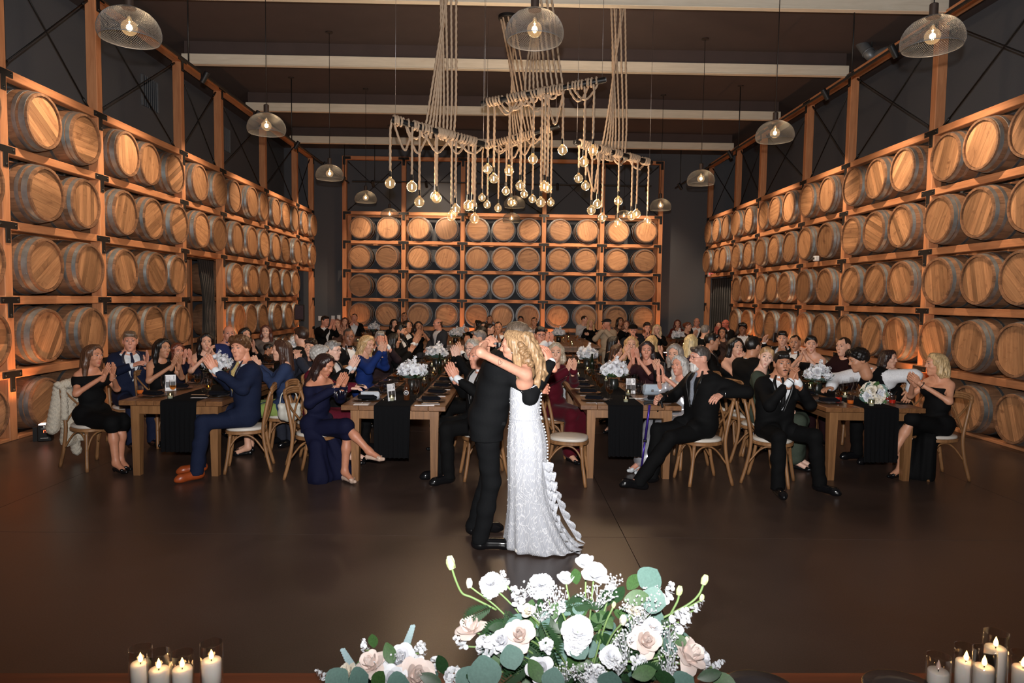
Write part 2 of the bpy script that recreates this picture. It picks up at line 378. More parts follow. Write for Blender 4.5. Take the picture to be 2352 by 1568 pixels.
def fill(side, U, NBs, skiprow, visible):
    for r in range(5):
        cz = (.417 if r == 0 else ZS[r-1] + .465); q = 0
        L = []
        for i, n in enumerate(NBs):
            if (i, r) in skiprow: continue
            a, c = U[i] + .07, U[i+1] - .07; st = (c - a)/n
            for k in range(n):
                u = a + st*(k + .5) + random.uniform(-1, 1)*max(0, min(.02, st - .83))
                if visible(u): L.append((u, st))
        for q, (u, st) in enumerate(L):
            pr = .12 + random.uniform(-.05, .05)
            if side == 'L': c = (-6.2176 + pr - BL/2, u, cz); nm = 'left'
            elif side == 'R': c = (6.7777 - pr + BL/2, u, cz); nm = 'right'
            else: c = (u, 22.5513 - pr + BL/2, cz); nm = 'back'
            near = side != 'B' and u < 13.4
            if side == 'B': lab = 'oak wine barrel, %s from the left in the %s row of the back rack' % ((['first'] + ORD[1:])[q], ROWN[r])
            else: lab = 'oak wine barrel, %s from the near end in the %s row of the %s rack' % ((['first'] + ORD[1:])[q], ROWN[r], nm)
            barrel(c, side, near, lab, 'wine barrels in the %s rack' % nm, min(1.0, (st - .012)/.82)*(.915 if r == 0 else 1))
fill('L', YL, NL, {(3, 0), (3, 1), (3, 2), (6, 0), (6, 1), (6, 2)}, lambda u: u > 7.9)
fill('R', YR, NR, {(5, 0), (5, 1), (5, 2)}, lambda u: u > 8.3)
fill('B', XB, NB, set(), lambda u: True)
# ================================================================ hanging things
glass_b = thin_glass('bulb_glass', (.93, .83, .68), 1.3)
_nt = glass_b.node_tree; _em = N(_nt, 'ShaderNodeEmission', {0: (1, .66, .34, 1), 1: .22}); _o = _nt.nodes['Material Output']; _l = _o.inputs[0].links[0].from_socket
_ad = N(_nt, 'ShaderNodeAddShader', {0: _l, 1: _em.outputs[0]}); _nt.links.new(_ad.outputs[0], _o.inputs[0])   # lit bulbs: the glass itself glows a little
fil_m = mat('filament_glow', (1, .8, .5), .5, emit=(1, .62, .28), es=26)
fil_p = mat('filament_pale', (1, .85, .6), .5, emit=(1, .74, .45), es=22)
wire_m = mat('woven_wire', (.17, .17, .175), .45, .5, noise=.1)
socket_m = mat('brown_socket', s2l((58, 46, 40)), .5, .4)
rope_m = mat('jute_rope', s2l((180, 156, 132)), .9, noise=.16, nscale=220, bump=.3)
cable_m = mat('steel_cable', (.45, .45, .46), .4, .9)
# ---- pendant lamps with woven wire domes
def pprof():
    z = np.array([0, .015, .04, .08, .13, .18, .22, .25, .268, .278]); r = np.array([.243, .253, .261, .262, .250, .222, .182, .132, .088, .058]); return r, z
def wire_dome():
    m = MB(); r, z = pprof(); t = np.linspace(0, 1, 22); zi = np.interp(t, np.linspace(0, 1, len(z)), z); ri = np.interp(t, np.linspace(0, 1, len(r)), r)
    n = 84
    for s in (1, -1):
        for k in range(n):
            a = 2*pi*k/n + s*t*1.5
            m.tube(np.stack([ri*np.cos(a), ri*np.sin(a), zi], 1), .00115, 3, cap=False)
    a = np.linspace(0, 2*pi, 49)[:-1]
    for q, rr in ((0, .004), (9, .003)): m.tube(np.stack([r[q]*np.cos(a), r[q]*np.sin(a), z[q] + 0*a], 1), rr, 5, closed=True)
    return m
me_dome = wire_dome().mesh('wire_dome', wire_m)
me_psock = MB().lathe([(.0001, .40), (.012, .40), (.034, .39), (.037, .385), (.037, .285), (.058, .278), (.058, .268), (.0001, .268)], 20).mesh('socket', socket_m); sharp(me_psock, .5)
me_pbulb = MB().lathe([(.0001, .035)] + [(.068*math.sin(a), .103 - .068*math.cos(a)) for a in np.linspace(.1, 2.75, 14)] + [(.018, .185), (.016, .20)], 20).mesh('bulb', glass_b)
fb = MB()
for k in range(4):
    a = k*pi/2; fb.tube([(.010*math.cos(a), .010*math.sin(a), .075), (.016*math.cos(a + .6), .016*math.sin(a + .6), .125)], .0028, 5)
me_pfil = fb.mesh('filament', fil_p)
fb = MB().tube([(0, 0, .125), (0, 0, .21)], .006, 8); me_pstem = fb.mesh('stem', mat('frosted_stem', (.7, .65, .55), .4))
me_canopy = MB().lathe([(.0001, 0), (.065, 0), (.065, -.02), (.012, -.028), (.0001, -.028)], 20).mesh('ceiling_rose', socket_m); sharp(me_canopy, .5)
PEND = [(297, 58, 6.3, 'nearest wire dome pendant of the left row'), (1228, 62, 6.3, 'large wire dome pendant at top centre, before the hanging ropes'), (2142, 78, 6.3, 'nearest wire dome pendant of the right row'),
 (612, 285, 9.8, 'second wire dome pendant of the left row, above the fifth rack bay'), (1780, 302, 9.8, 'second wire dome pendant of the right row'),
 (757, 396, 13.23, 'third wire dome pendant of the left row, beside the back rack corner'), (1610, 408, 13.2, 'third wire dome pendant of the right row, near the far doorway'),
 (840, 452, 16.74, 'fourth wire dome pendant of the left row, before the back rack braces'), (1182, 464, 16.8, 'wire dome pendant in the middle, half hidden among the hanging bulbs'), (1517, 470, 16.8, 'fourth wire dome pendant of the right row, before the back rack corner'),
 (895, 490, 20.2, 'farthest wire dome pendant of the left row, before the back rack beam'), (1175, 500, 20.2, 'farthest wire dome pendant in the middle, over a dark barrel head'), (1433, 494, 20.3, 'farthest wire dome pendant of the right row, behind two rope bulbs')]
for px, py, Y, lab in PEND:
    p = at_y(px, py, Y); p.z -= .125
    r = thing('pendant_lamp', lab, 'pendant lamp', p, None, 'wire dome pendants')
    ob('wire_shade', me_dome, r)['kind'] = 'stuff'; ob('socket', me_psock, r)
    b_ = ob('bulb', me_pbulb, r); ob('filament', me_pfil, b_); ob('stem', me_pstem, b_)
    MB().tube([(0, 0, .39), (0, 0, CZ - p.z - .01)], .005, 6).obj('cord', black, r); ob('ceiling_rose', me_canopy, r, (0, 0, CZ - p.z))
    light('pendant_glow', 'POINT', p + Vector((0, 0, .1)), 8, (1, .74, .48), shadow_soft_size=.03)
# ---- rope chandeliers
def resample(P, step):
    P = np.asarray(P, float); d = np.r_[0, np.cumsum(np.linalg.norm(np.diff(P, axis=0), axis=1))]
    n = max(3, int(d[-1]/step) + 1); s = np.linspace(0, d[-1], n); return np.stack([np.interp(s, d, P[:, k]) for k in range(3)], 1), s
def catmull(P, k=8):
    P = [np.array(p, float) for p in P]; P = [2*P[0] - P[1]] + P + [2*P[-1] - P[-2]]; out = []
    for i in range(1, len(P) - 2):
        for t in np.linspace(0, 1, k, endpoint=False):
            a, b_, c, d = P[i-1:i+3]; out.append(.5*(2*b_ + (c - a)*t + (2*a - 5*b_ + 4*c - d)*t*t + (3*b_ - a - 3*c + d)*t**3))
    out.append(P[-2]); return np.array(out)
def rope_mb(paths, r=.0155, step=.017, pitch=.085):
    m = MB(); n = 9; th = np.arange(n)*2*pi/n
    for P in paths:
        Q, s = resample(P, step); k = len(Q)
        t = np.gradient(Q, axis=0); t /= np.linalg.norm(t, axis=1)[:, None] + 1e-12
        u = np.cross(t[0], (0, 0, 1.)); u = np.cross(t[0], (1., 0, 0)) if np.linalg.norm(u) < .1 else u; u /= np.linalg.norm(u); U = []
        for i in range(k): u = u - t[i]*(u @ t[i]); u /= np.linalg.norm(u) + 1e-12; U.append(u)
        U = np.array(U); W = np.cross(t, U)
        ph = th[None] + (2*pi*s/pitch/3)[:, None]*1.0; rr = r*(1 + .17*np.cos(3*(th[None] + 0*ph)))
        V = Q[:, None] + rr[..., None]*(np.cos(ph)[..., None]*U[:, None] + np.sin(ph)[..., None]*W[:, None])
        m.add(V.reshape(-1, 3), [(i*n + j, i*n + (j+1) % n, (i+1)*n + (j+1) % n, (i+1)*n + j) for i in range(k-1) for j in range(n)] + [tuple(range(n))[::-1], tuple((k-1)*n + j for j in range(n))])
    return m
me_bulb = MB().lathe([(.0001, -.069)] + [(.069*math.sin(a), -.069*math.cos(a)) for a in np.linspace(.12, 2.55, 14)] + [(.026, .067), (.019, .080), (.017, .088)], 20).mesh('bulb', glass_b)
me_bfil = MB().tube([(0, 0, -.034), (0, 0, -.02), (0, 0, .02), (0, 0, .034)], [.004, .0085, .0085, .004], 8).mesh('filament', fil_m)
me_bsock = MB().lathe([(.0001, .165), (.017, .163), (.0175, .095), (.020, .09), (.020, .085), (.0001, .085)], 14).mesh('socket', black); sharp(me_bsock, .5)
me_bcap = MB().lathe([(.017, .086), (.0165, .070), (.0001, .070)], 12).mesh('brass_cap', mat('brass', (.7, .5, .25), .3, .9))
CH = [
 ('rope chandelier at the left of the cluster, black pipe sloping down to the right', (900, 274, 9.2), (1117, 333, 9.9), (-.78, 9.45), 9,
  [(896, 421), (946, 429), (963, 464), (1000, 451), (1003, 455), (1037, 496), (1046, 481), (1075, 473), (1085, 473), (1090, 502)], [(930, 345), (960, 352), (1005, 350), (1050, 352), (1085, 352)]),
 ('rope chandelier with a black pipe rising to the right, highest of the cluster', (1106, 238, 10.2), (1391, 183, 9.7), (.42, 9.95), 9,
  [(1120, 388), (1134, 410), (1169, 392), (1195, 427), (1224, 366), (1250, 428), (1257, 432), (1242, 465), (1292, 345), (1362, 346), (1341, 372)], [(1165, 262), (1235, 255), (1275, 285), (1330, 232), (1345, 228)]),
 ('rope chandelier hanging farthest back in the middle of the cluster', (1112, 336, 12.5), (1283, 290, 12.1), (.02, 12.35), 8,
  [(1107, 454), (1119, 470), (1144, 478), (1162, 439), (1174, 465), (1204, 446), (1223, 457), (1265, 465)], [(1150, 352), (1180, 362), (1225, 330), (1205, 355)]),
 ('rope chandelier at the right of the cluster, pipe sloping down to the right', (1320, 326, 10.7), (1496, 374, 11.9), (1.78, 11.25), 8,
  [(1329, 410), (1345, 427), (1358, 483), (1372, 469), (1383, 500), (1420, 462), (1419, 512), (1450, 496), (1462, 491), (1487, 507)], [(1365, 440), (1400, 368), (1425, 378), (1468, 388)])]
me_can2 = MB().lathe([(.0001, 0), (.17, 0), (.17, -.05), (.16, -.06), (.0001, -.06)], 28).mesh('canopy', black); sharp(me_can2, .5)
for lab, e0, e1, can, nr, bulbs, swag in CH:
    A, B = at_y(*e0), at_y(*e1); d = B - A; root = thing('rope_chandelier', lab, 'chandelier', (can[0], can[1], CZ)); O = root.location.copy()
    ob('canopy', me_can2, root)
    dn = d.normalized(); pm = MB(); pm.tube([A - O, A + dn*.03 - O, B - dn*.03 - O, B - O], [.038, .040, .040, .038], 16); pm.obj('pipe', black, root, True, .6)
    MB().lathe([(.015, 0), (.03, 0), (.03, .012), (.015, .012), (.015, 0)], 14, M=Matrix.Translation((A if e0[2] < e1[2] else B) - O) @ dn.to_track_quat('Z', 'Y').to_matrix().to_4x4()).obj('end_ring', steel, root)
    for P in (A + dn*.05, B - dn*.05):
        MB().tube([P - O + Vector((0, 0, .04)), Vector((P.x, P.y, CZ)) - O], .0022, 5).obj('steel_cable', cable_m, root)
    side = dn.cross(Vector((0, 0, 1))).normalized(); nz = side.cross(dn).normalized()
    us = []; n = len(bulbs)
    for k, (bx, by) in enumerate(bulbs):
        t = min(.985, max(.015, (bx - e0[0])/(e1[0] - e0[0]))); us.append(t)
        Y = e0[2] + (e1[2] - e0[2])*t; bp = at_y(bx, by, Y + random.uniform(-.06, .06))
        br_ = ob('bulb', me_bulb, root, bp - O); ob('filament', me_bfil, br_); ob('socket', me_bsock, br_); ob('brass_cap', me_bcap, br_)
        P = A + d*t; sgn = -1 if k % 2 else 1; R = .057
        # coil round the pipe, then fall straight to the socket
        turns = random.choice((2, 3, 3, 4)); pts = []; dirn = 1 if t < .5 else -1
        for q in np.linspace(0, 1, 10*turns): 
            an = q*turns*2*pi + pi*.5; pts.append(P + dn*(dirn*(1 - q)*.045*turns) + side*(R*math.cos(an)) + nz*(R*math.sin(an)))
        end = pts[-1]; top = pts[0]
        end_side = Vector((bp.x, bp.y, P.z - .03))
        pts += [end_side*.6 + end*.4 - Vector((0, 0, .02)), Vector((bp.x, bp.y, P.z - .14)), bp + Vector((0, 0, .26)), bp + Vector((0, 0, .155))]
        rp = [np.array(p - O) for p in pts]
        if k < nr:   # this rope goes on up to the canopy
            an = 2*pi*k/nr; cpt = Vector((math.cos(an)*.125, math.sin(an)*.125, -.05)); tt = .32 + .36*(k + .5)/nr
            C0 = A + d*tt - O + Vector((0, 0, .05))
            j = top - O; mid = (j + C0)/2 - Vector((0, 0, .10 + .45*abs(tt - t)*d.length*.5)) - side*.05
            up_ = [cpt, cpt*.55 + C0*.45 + Vector((0, 0, .05)), C0 + (cpt - C0)*.18, C0 - side*.05 + Vector((0, 0, -.06)), mid, j + nz*.0]
            rp = list(catmull(up_, 9)) + rp
        rope_mb([rp]).obj('rope', rope_m, root)
    for k, (sx, sy) in enumerate(swag):
        t = (sx - e0[0])/(e1[0] - e0[0]); w_ = random.uniform(.10, .17)/1.0; Y = e0[2] + (e1[2] - e0[2])*t
        Lp = A + d*max(.02, t - w_/d.length*1.2) + nz*.05; Rp = A + d*min(.98, t + w_/d.length*1.2) + nz*.05; S = at_y(sx, sy, Y - .05)
        pts = [Lp + side*.055 - nz*.1, Lp + nz*.01, Lp - side*.06 - nz*.07, S*.55 + Lp*.45 - side*.05 - Vector((0, 0, .06)), S, S*.55 + Rp*.45 - side*.05 - Vector((0, 0, .06)), Rp - side*.06 - nz*.07, Rp + nz*.01, Rp + side*.055 - nz*.1]
        rope_mb([catmull([p - O for p in pts], 7)]).obj('rope_swag', rope_m, root)
    c = (A + B)/2; 
    for q in (.25, .75): light('bulb_cluster_glow', 'POINT', A + d*q + Vector((0, .30, -.75)), 40, (1, .72, .46), shadow_soft_size=.12)
# ---- track lights
lens_m = mat('lamp_lens', (1, .8, .55), .3, emit=(1, .74, .48), es=9)
hd = MB().lathe([(.0001, .10), (.040, .10), (.044, .094), (.044, -.09), (.038, -.09), (.036, -.075), (.0001, -.07)], 18).mesh('spot_head', black); sharp(hd, .5)
ln = MB().lathe([(.0001, -.072), (.035, -.072)], 16).mesh('lens', lens_m)
yk = MB().box((0, 0, 0), (.02, .02, .12)).mesh('yoke', black, False)
def track(lab, a, b_, spots, tgt, rods):
    r = thing('track_light', lab, 'track light', a); a = Vector(a); b_ = Vector(b_); c = (b_ - a)/2
    MB().bbox(c, (max(.036, abs(b_.x - a.x)), max(.036, abs(b_.y - a.y)), .034), .004).obj('rail', black, r, False)
    for q in rods:
        p = a.lerp(b_, q) - a; MB().tube([p, p + Vector((0, 0, CZ - a.z))], .011, 8).obj('rod', black, r); ob('ceiling_rose', me_canopy, r, p + Vector((0, 0, CZ - a.z)))
    for s in spots:
        s = Vector(s); aim = (tgt(s) - s).normalized(); hp = s - aim*.10
        ob('yoke', yk, r, Vector((s.x, s.y, a.z - .07)) - a)
        h_ = ob('spot_head', hd, r, hp - a, (-aim).to_track_quat('Z', 'Y').to_euler()); ob('lens', ln, h_)
for nm, x, ys_, tx in (('left', TRK_L, SPOTS_L, -6.35), ('right', TRK_R, SPOTS_R, 6.95)):
    track('black track light rail hung along the %s rack' % nm, (x, 5.2, TRK_Z), (x, 21.8, TRK_Z), [(x, y, TRK_Z - .16) for y in ys_], lambda s, tx=tx: Vector((tx, s.y + .4, 3.1)), (.08, .34, .65, .965))
track('black track light rail hung before the back rack', (-4.6, 20.9, 5.36), (4.45, 20.9, 5.36), [(x, 20.9, 5.2) for x in SPOTS_B], lambda s: Vector((s.x + .2, 22.6, 3.3)), (.075, .93))
# ---- floor washers
fl_m = mat('washer_glow', (1, .6, .5), .4, emit=(1, .55, .45), es=14); led_m = mat('led_digits', (1, .2, .1), .5, emit=(1, .10, .03), es=5); sil = mat('silver_print', (.6, .6, .6), .5)
def seg7(m, x, z, digit, h=.028, y=-.0722):
    S = {'1': 'bc', '2': 'abged', '7': 'abc', '3': 'abgcd', '5': 'afgcd', '8': 'abcdefg', '0': 'abcdef'}[digit]; w_ = h*.5
    P = {'a': (0, h/2, 1), 'd': (0, -h/2, 1), 'g': (0, 0, 1), 'b': (w_/2, h/4, 0), 'c': (w_/2, -h/4, 0), 'f': (-w_/2, h/4, 0), 'e': (-w_/2, -h/4, 0)}
    for c in S: dx, dz, hz = P[c]; m.box((x + dx, y, z + dz), (w_ if hz else .006, .002, .006 if hz else h/2))
for k, (x, y) in enumerate(UPL):
    lab = ['floor washer light with red digits at the first post of the left rack', 'floor washer light at the fourth post of the left rack', 'floor washer light at the far end of the left rack', 'floor washer light at the nearest visible post of the right rack', 'floor washer light at the third post of the right rack', 'floor washer light at the fourth post of the right rack', 'floor washer light at the left end of the back rack', 'floor washer light at the right end of the back rack', 'floor washer light before the third post of the back rack', 'floor washer light before the fourth post of the back rack'][k]
    r = thing('floor_washer', lab, 'uplight', (x, y, 0), (0, 0, .35 if x < -5.5 else 0))
    m = MB().bbox((0, 0, .105), (.15, .14, .21), .008); m.box((-.11, .02, .09), (.05, .10, .18)); m.obj('body', black, r, False)
    MB().bbox((0, 0, .214), (.13, .11, .01), .003).obj('lens', fl_m, r, False)
    m = MB(); seg7(m, -.012, .13, '1'); seg7(m, .014, .13, '7'); m.obj('led_display', led_m, r, False)
    m = MB().box((0, -.0722, .045), (.085, .001, .005)); m.box((0, -.0722, .165), (.07, .001, .004)); m.lathe([(.0001, .001), (.012, .001), (.009, 0)], 6, M=Matrix.Translation((0, -.071, .188)) @ Matrix.Rotation(pi/2, 4, 'X')); m.obj('printed_marks', sil, r, False)
# ---- doorways, curtains, vents, duct, small fittings
curt = mat('black_curtain', (.006, .006, .007), .95, sheen=.3)
def curtain(name, lab, x, y0, y1, z1, folds, depth=.05, bow=0):
    m = MB(); n = folds*8; zs = np.linspace(.02, z1, 9); vs = []
    for s in (0, 1):
        for z in zs:
            for i in range(n + 1):
                t = i/n; f = (z1 - z)/z1; sq = 1 - bow*math.sin(pi*min(1, f*1.15))
                vs.append((x + depth*math.sin(t*folds*2*pi + .4*math.sin(5*z))*(.5 + .5*f) + s*.012, y1 - (y1 - y0)*(1 - t)*sq, z))
    k = len(zs)*(n + 1); fs = []
    for s in (0, 1):
        for a in range(len(zs) - 1):
            for i in range(n): q = s*k + a*(n + 1) + i; f4 = (q, q + 1, q + n + 2, q + n + 1); fs.append(f4 if s else f4[::-1])
    return tag(m.add(vs, fs).obj(name, curt), lab, 'curtain')
curtain('door_curtain', 'black curtain gathered at the far side of the left doorway', -6.42, 14.45, 15.24, 2.62, 7, .06, .35)
curtain('door_curtain', 'black curtain filling the doorway at the far end of the right rack', 6.98, 20.32, 22.8, 2.6, 11, .06)
r = ob('curtain_rod', MB().tube([(-6.42, 13.56, 2.63), (-6.42, 15.27, 2.63)], .018, 8).mesh('curtain_rod', black)); tag(r, 'black rod across the top of the left doorway', 'curtain rod')
r = ob('curtain_rod', MB().tube([(6.98, 20.29, 2.62), (6.98, 22.84, 2.62)], .018, 8).mesh('curtain_rod', black)); tag(r, 'black rod across the top of the far right doorway', 'curtain rod')
door_m = mat('grey_door', s2l((84, 84, 90)), .6); dred = mat('dark_red_door', s2l((74, 34, 26)), .6)
d1 = struct(MB().bbox((WL + .03, 14.45, 1.06), (.05, 1.0, 2.12), .005).obj('door_1', door_m, None, False)); MB().tube([(WL + .06, 14.05, 1.02), (WL + .12, 14.05, 1.02), (WL + .12, 14.17, 1.02)], .011, 6).obj('handle', steel, d1)
MB().box((WL + .02, 14.45, 2.16), (.06, 1.16, .08)).obj('door_frame', black, d1, False)
d2 = struct(MB().bbox((-6.62, 21.15, 1.06), (.05, .34, 2.12), .005).obj('door_2', dred, None, False)); MB().box((-6.59, 21.26, 1.05), (.03, .03, .14)).obj('handle', black, d2, False)
def louver(lab, y0, y1, z0, z1):
    r = thing('wall_louver', lab, 'vent', (WL, (y0 + y1)/2, (z0 + z1)/2)); n = 8; h = z1 - z0; w_ = y1 - y0; lm = mat('louver_grey', s2l((96, 98, 102)), .6)
    for s in (-1, 1): MB().box((.02, s*w_/2, 0), (.04, .03, h)).obj('frame', lm, r, False)
    for k in range(n): MB().box((.022, -w_/2 + w_*(k + .5)/n, 0), (.012, w_/n*.8, h), (0, 0, .5)).obj('slat', lm, r, False)
louver('grey louvred vent high on the left wall, larger and nearer of two', 14.35, 14.97, 5.74, 6.36)
louver('grey louvred vent high on the left wall behind the fifth bay, farther of two', 18.4, 18.82, 5.7, 6.3)
dm = mat('duct_grey', s2l((120, 124, 128)), .45, .5)
p0 = at_y(1975, 95, 13.4); p1 = at_y(2003, 130, 13.2); p2 = at_y(2040, 118, 13.0)
r = thing('air_duct', 'grey metal duct elbow high behind the right rack', 'duct', p1)
P = catmull([p0 - p1, Vector((-.06, 0, .05)), Vector((0.05, 0, 0)), p2 - p1, p2 - p1 + Vector((.5, -.1, .1))], 7); MB().tube(P, .10, 16).obj('duct_pipe', dm, r)
MB().lathe([(.10, 0), (.15, .06), (.15, .08), (.10, .02)], 18, M=Matrix.Translation(p0 - p1) @ (p0 - p1).to_track_quat('Z', 'Y').to_matrix().to_4x4()).obj('duct_mouth', dm, r)
MB().tube([P[10] + (0, 0, .12), P[10] + (0, 0, .7)], .012, 6).obj('hanger_rod', black, r)
for a in (6, 16): MB().lathe([(.102, -.015), (.112, -.015), (.112, .015), (.102, .015)], 18, M=Matrix.Translation(P[a]) @ Vector(P[a+1] - P[a-1]).to_track_quat('Z', 'Y').to_matrix().to_4x4()).obj('collar', dm, r)
white = mat('white_plastic', s2l((225, 225, 228)), .4)
for k, (px, py, lab) in enumerate([(735, 731, 'white switch plate at the left of the three by the back corner'), (765, 730, 'white switch plate in the middle of the three by the back corner'), (778, 729, 'white switch plate at the right of the three by the back corner')]):
    p = at_y(px, py, WB - .008); r = ob('switch_plate', MB().bbox((0, 0, 0), (.12, .014, .16), .004).mesh('switch_plate', white, False), None, p); tag(r, lab, 'switch'); MB().box((0, -.01, 0), (.03, .01, .06)).obj('rocker', white, r, False)
def wbox(lab, p, face):
    r = ob('mini_camera', MB().bbox((0, 0, 0), (.10, .10, .11), .012).mesh('mini_camera', white, False), None, p); tag(r, lab, 'camera'); f = Vector(face)
    MB().lathe([(.0001, .008), (.026, .006), (.03, 0)], 14, M=Matrix.Translation(f*.05) @ f.to_track_quat('Z', 'Y').to_matrix().to_4x4()).obj('lens', black, r)
wbox('small white box camera on a beam of the right rack between two barrels', (6.70, 14.64, ZS[2] + .112), (-1, 0, 0)); wbox('small white box camera on a beam in the middle of the back rack', (-.10, 22.60, ZS[2] + .112), (0, -1, 0))
def text(name, body, size, m, parent, loc, rot, ext=.001, align='CENTER'):
    c = bpy.data.curves.new(name, 'FONT'); c.body = body; c.size = size; c.extrude = ext; c.align_x = align; c.align_y = 'CENTER'
    t = bpy.data.objects.new(name, c); COL.objects.link(t); dg = bpy.context.evaluated_depsgraph_get(); me = bpy.data.meshes.new_from_object(t.evaluated_get(dg)); bpy.data.objects.remove(t); me.materials.clear(); me.materials.append(m)
    return ob(name, me, parent, loc, rot)
p = at_y(1636, 629, 22.4); r = ob('exit_sign', MB().bbox((0, 0, 0), (.30, .05, .17), .008).mesh('exit_sign', mat('sign_white', (.8, .76, .72), .5), False), None, p); tag(r, 'small white exit sign with red letters over the far right doorway', 'sign')
text('sign_lettering', 'EXIT', .12, mat('sign_red', (.8, .05, .03), .5, emit=(1, .08, .04), es=1.2), r, (0, -.027, 0), (pi/2, 0, 0))
MB().tube([(0, .02, .0), (.0, .25, .0)], .012, 6).obj('bracket_arm', black, r)
# poster stand by the far left door
p = at_z(700, 762, 0) if False else Vector((-6.0, 20.2, 0))
r = thing('sign_stand', 'black framed notice on a stand at the far end of the left rack', 'sign stand', p)
MB().bbox((0, 0, 1.40), (.30, .03, .46), .006).obj('frame', black, r, False); MB().box((0, -.017, 1.40), (.24, .004, .40)).obj('notice', mat('notice_dark', s2l((60, 48, 58)), .4), r, False)
MB().tube([(0, .01, .02), (0, .01, 1.2)], .015, 8).obj('pole', black, r); MB().lathe([(.0001, .025), (.15, .02), (.16, 0), (.0001, 0)], 20).obj('base', black, r)
# ================================================================ furniture
twood = {0: wood('table_oak', s2l((92, 60, 36)), s2l((150, 104, 66)), 1, 1.0, .38, .12, 14, coat=.15), 2: wood('table_leg_oak', s2l((104, 70, 42)), s2l((160, 114, 72)), 2, 1.0, .45, .1, 14)}
cwood = wood('chair_elm', s2l((112, 76, 46)), s2l((168, 122, 80)), 2, 1.2, .45, .1, 10)
pad_m = mat('ivory_seat_vinyl', s2l((206, 198, 188)), .45, noise=.04, nscale=9)
TH = .80; TW, TL = 1.06, 2.45
def mk_planks():
    r = []; n = 6; w_ = TW/n
    for k in range(n): r.append((MB().bbox((0, 0, 0), (w_ - .003, TL, .05), .004).mesh('plank', twood[0], False), (-TW/2 + w_*(k + .5), 0, TH - .025)))
    return r
PL = mk_planks()
me_apl = MB().bbox((0, 0, 0), (.03, TL - .34, .10), .003).mesh('apron', twood[0], False)
me_aps = MB().bbox((0, 0, 0), (TW - .16, .035, .10), .003).mesh('apron', twood[2], False)
lm = MB(); a = .045; b_ = .034
lm.add([(-b_,-b_,0),(b_,-b_,0),(b_,b_,0),(-b_,b_,0),(-a,-a,.68),(a,-a,.68),(a,a,.68),(-a,a,.68),(-a,-a,.752),(a,-a,.752),(a,a,.752),(-a,a,.752)], [(3,2,1,0),(8,9,10,11)] + [(i + o, (i+1) % 4 + o, (i+1) % 4 + o + 4, i + o + 4) for o in (0, 4) for i in range(4)])
me_tleg = lm.mesh('leg', twood[2], False)
TABLES = []
def table(x, y, rot, label, far=False):
    """x, y: middle of the edge nearest the camera; rot: degrees"""
    r = thing('farm_table', label, 'table', (x, y, 0), (0, 0, math.radians(rot)), 'wooden farm tables'); TABLES.append(r)
    for me, p in PL: ob('plank', me, r, (p[0], p[1] + TL/2, p[2]))
    for s in (-1, 1):
        ob('apron', me_apl, r, (s*(TW/2 - .11), TL/2, TH - .10)); ob('apron', me_aps, r, (0, TL/2 + s*(TL/2 - .105), TH - .10))
        for e in (0, 1): ob('leg', me_tleg, r, (s*(TW/2 - .125), .125 + e*(TL - .25), 0))
    return r
# cross back chair : seat faces +y
def chair_parts():
    P = []
    seat = [( .20*math.copysign(abs(math.cos(a))**.75, math.cos(a)), .20*math.copysign(abs(math.sin(a))**.75, math.sin(a))) for a in np.linspace(0, 2*pi, 29)[:-1]]
    def slabm(z0, z1, sc0, sc1, dome=0):
        m = MB(); n = len(seat); rings = [(z0, sc0*.96), (z0 + .006, sc0), (z1 - .008, sc1), (z1, sc1*.95)] + ([(z1 + dome*.7, sc1*.6), (z1 + dome, sc1*.15)] if dome else [])
        for z, s in rings: m.v.append(np.array([(x*s*(1 - .10*(y < 0)*abs(y)/.2), y*s, z) for x, y in seat])); m.n += n
        k = len(rings); m.f = [(i*n + j, i*n + (j+1) % n, (i+1)*n + (j+1) % n, (i+1)*n + j) for i in range(k-1) for j in range(n)] + [tuple(range(n))[::-1], tuple((k-1)*n + j for j in range(n))]; m.mi = [0]*len(m.f); return m
    P.append(('seat_pad', slabm(.452, .485, 1.0, .99, .010).mesh('seat_pad', pad_m)))
    P.append(('seat_frame', slabm(.415, .452, 1.04, 1.04).mesh('seat_frame', cwood))); sharp(P[-1][1], .6)
    for s in (-1, 1):
        P.append(('leg', MB().tube(catmull([(s*.155, .145, .42), (s*.168, .165, .22), (s*.190, .20, 0)], 5), [.019]*10 + [.017], 8).mesh('leg', cwood)))
        back = catmull([(s*.20, -.27, 0), (s*.185, -.215, .22), (s*.178, -.185, .44), (s*.182, -.205, .62), (s*.178, -.245, .80), (s*.165, -.27, .875)], 5)
        P.append(('leg', MB().tube(back, [.017] + [.019]*(len(back) - 1), 8).mesh('leg', cwood)))
    tr = catmull([(-.170, -.268, .875), (-.14, -.285, .905), (0, -.305, .915), (.14, -.285, .905), (.170, -.268, .875)], 6)
    m = MB()
    for dz in (-.022, 0, .022): m.tube(tr + (0, 0, dz - .01), .017, 8)
    P.append(('top_rail', m.mesh('top_rail', cwood)))
    for s in (-1, 1): P.append(('cross_slat', MB().tube(catmull([(s*.165, -.262, .86), (s*.05, -.262, .72), (-s*.06, -.235, .60), (-s*.165, -.195, .50)], 6), .011, 8).mesh('cross_slat', cwood)))
    for s in (-1, 1): P.append(('hoop_brace', MB().tube(catmull([(s*.172, .178, .22), (s*.155, .10, .36), (s*.15, 0, .405), (s*.158, -.10, .36), (s*.182, -.205, .22)], 6), .010, 6).mesh('hoop_brace', cwood)))
    P.append(('hoop_brace', MB().tube(catmull([(-.168, .172, .22), (-.10, .155, .36), (0, .15, .405), (.10, .155, .36), (.168, .172, .22)], 6), .010, 6).mesh('hoop_brace', cwood)))
    return P
CP = chair_parts()
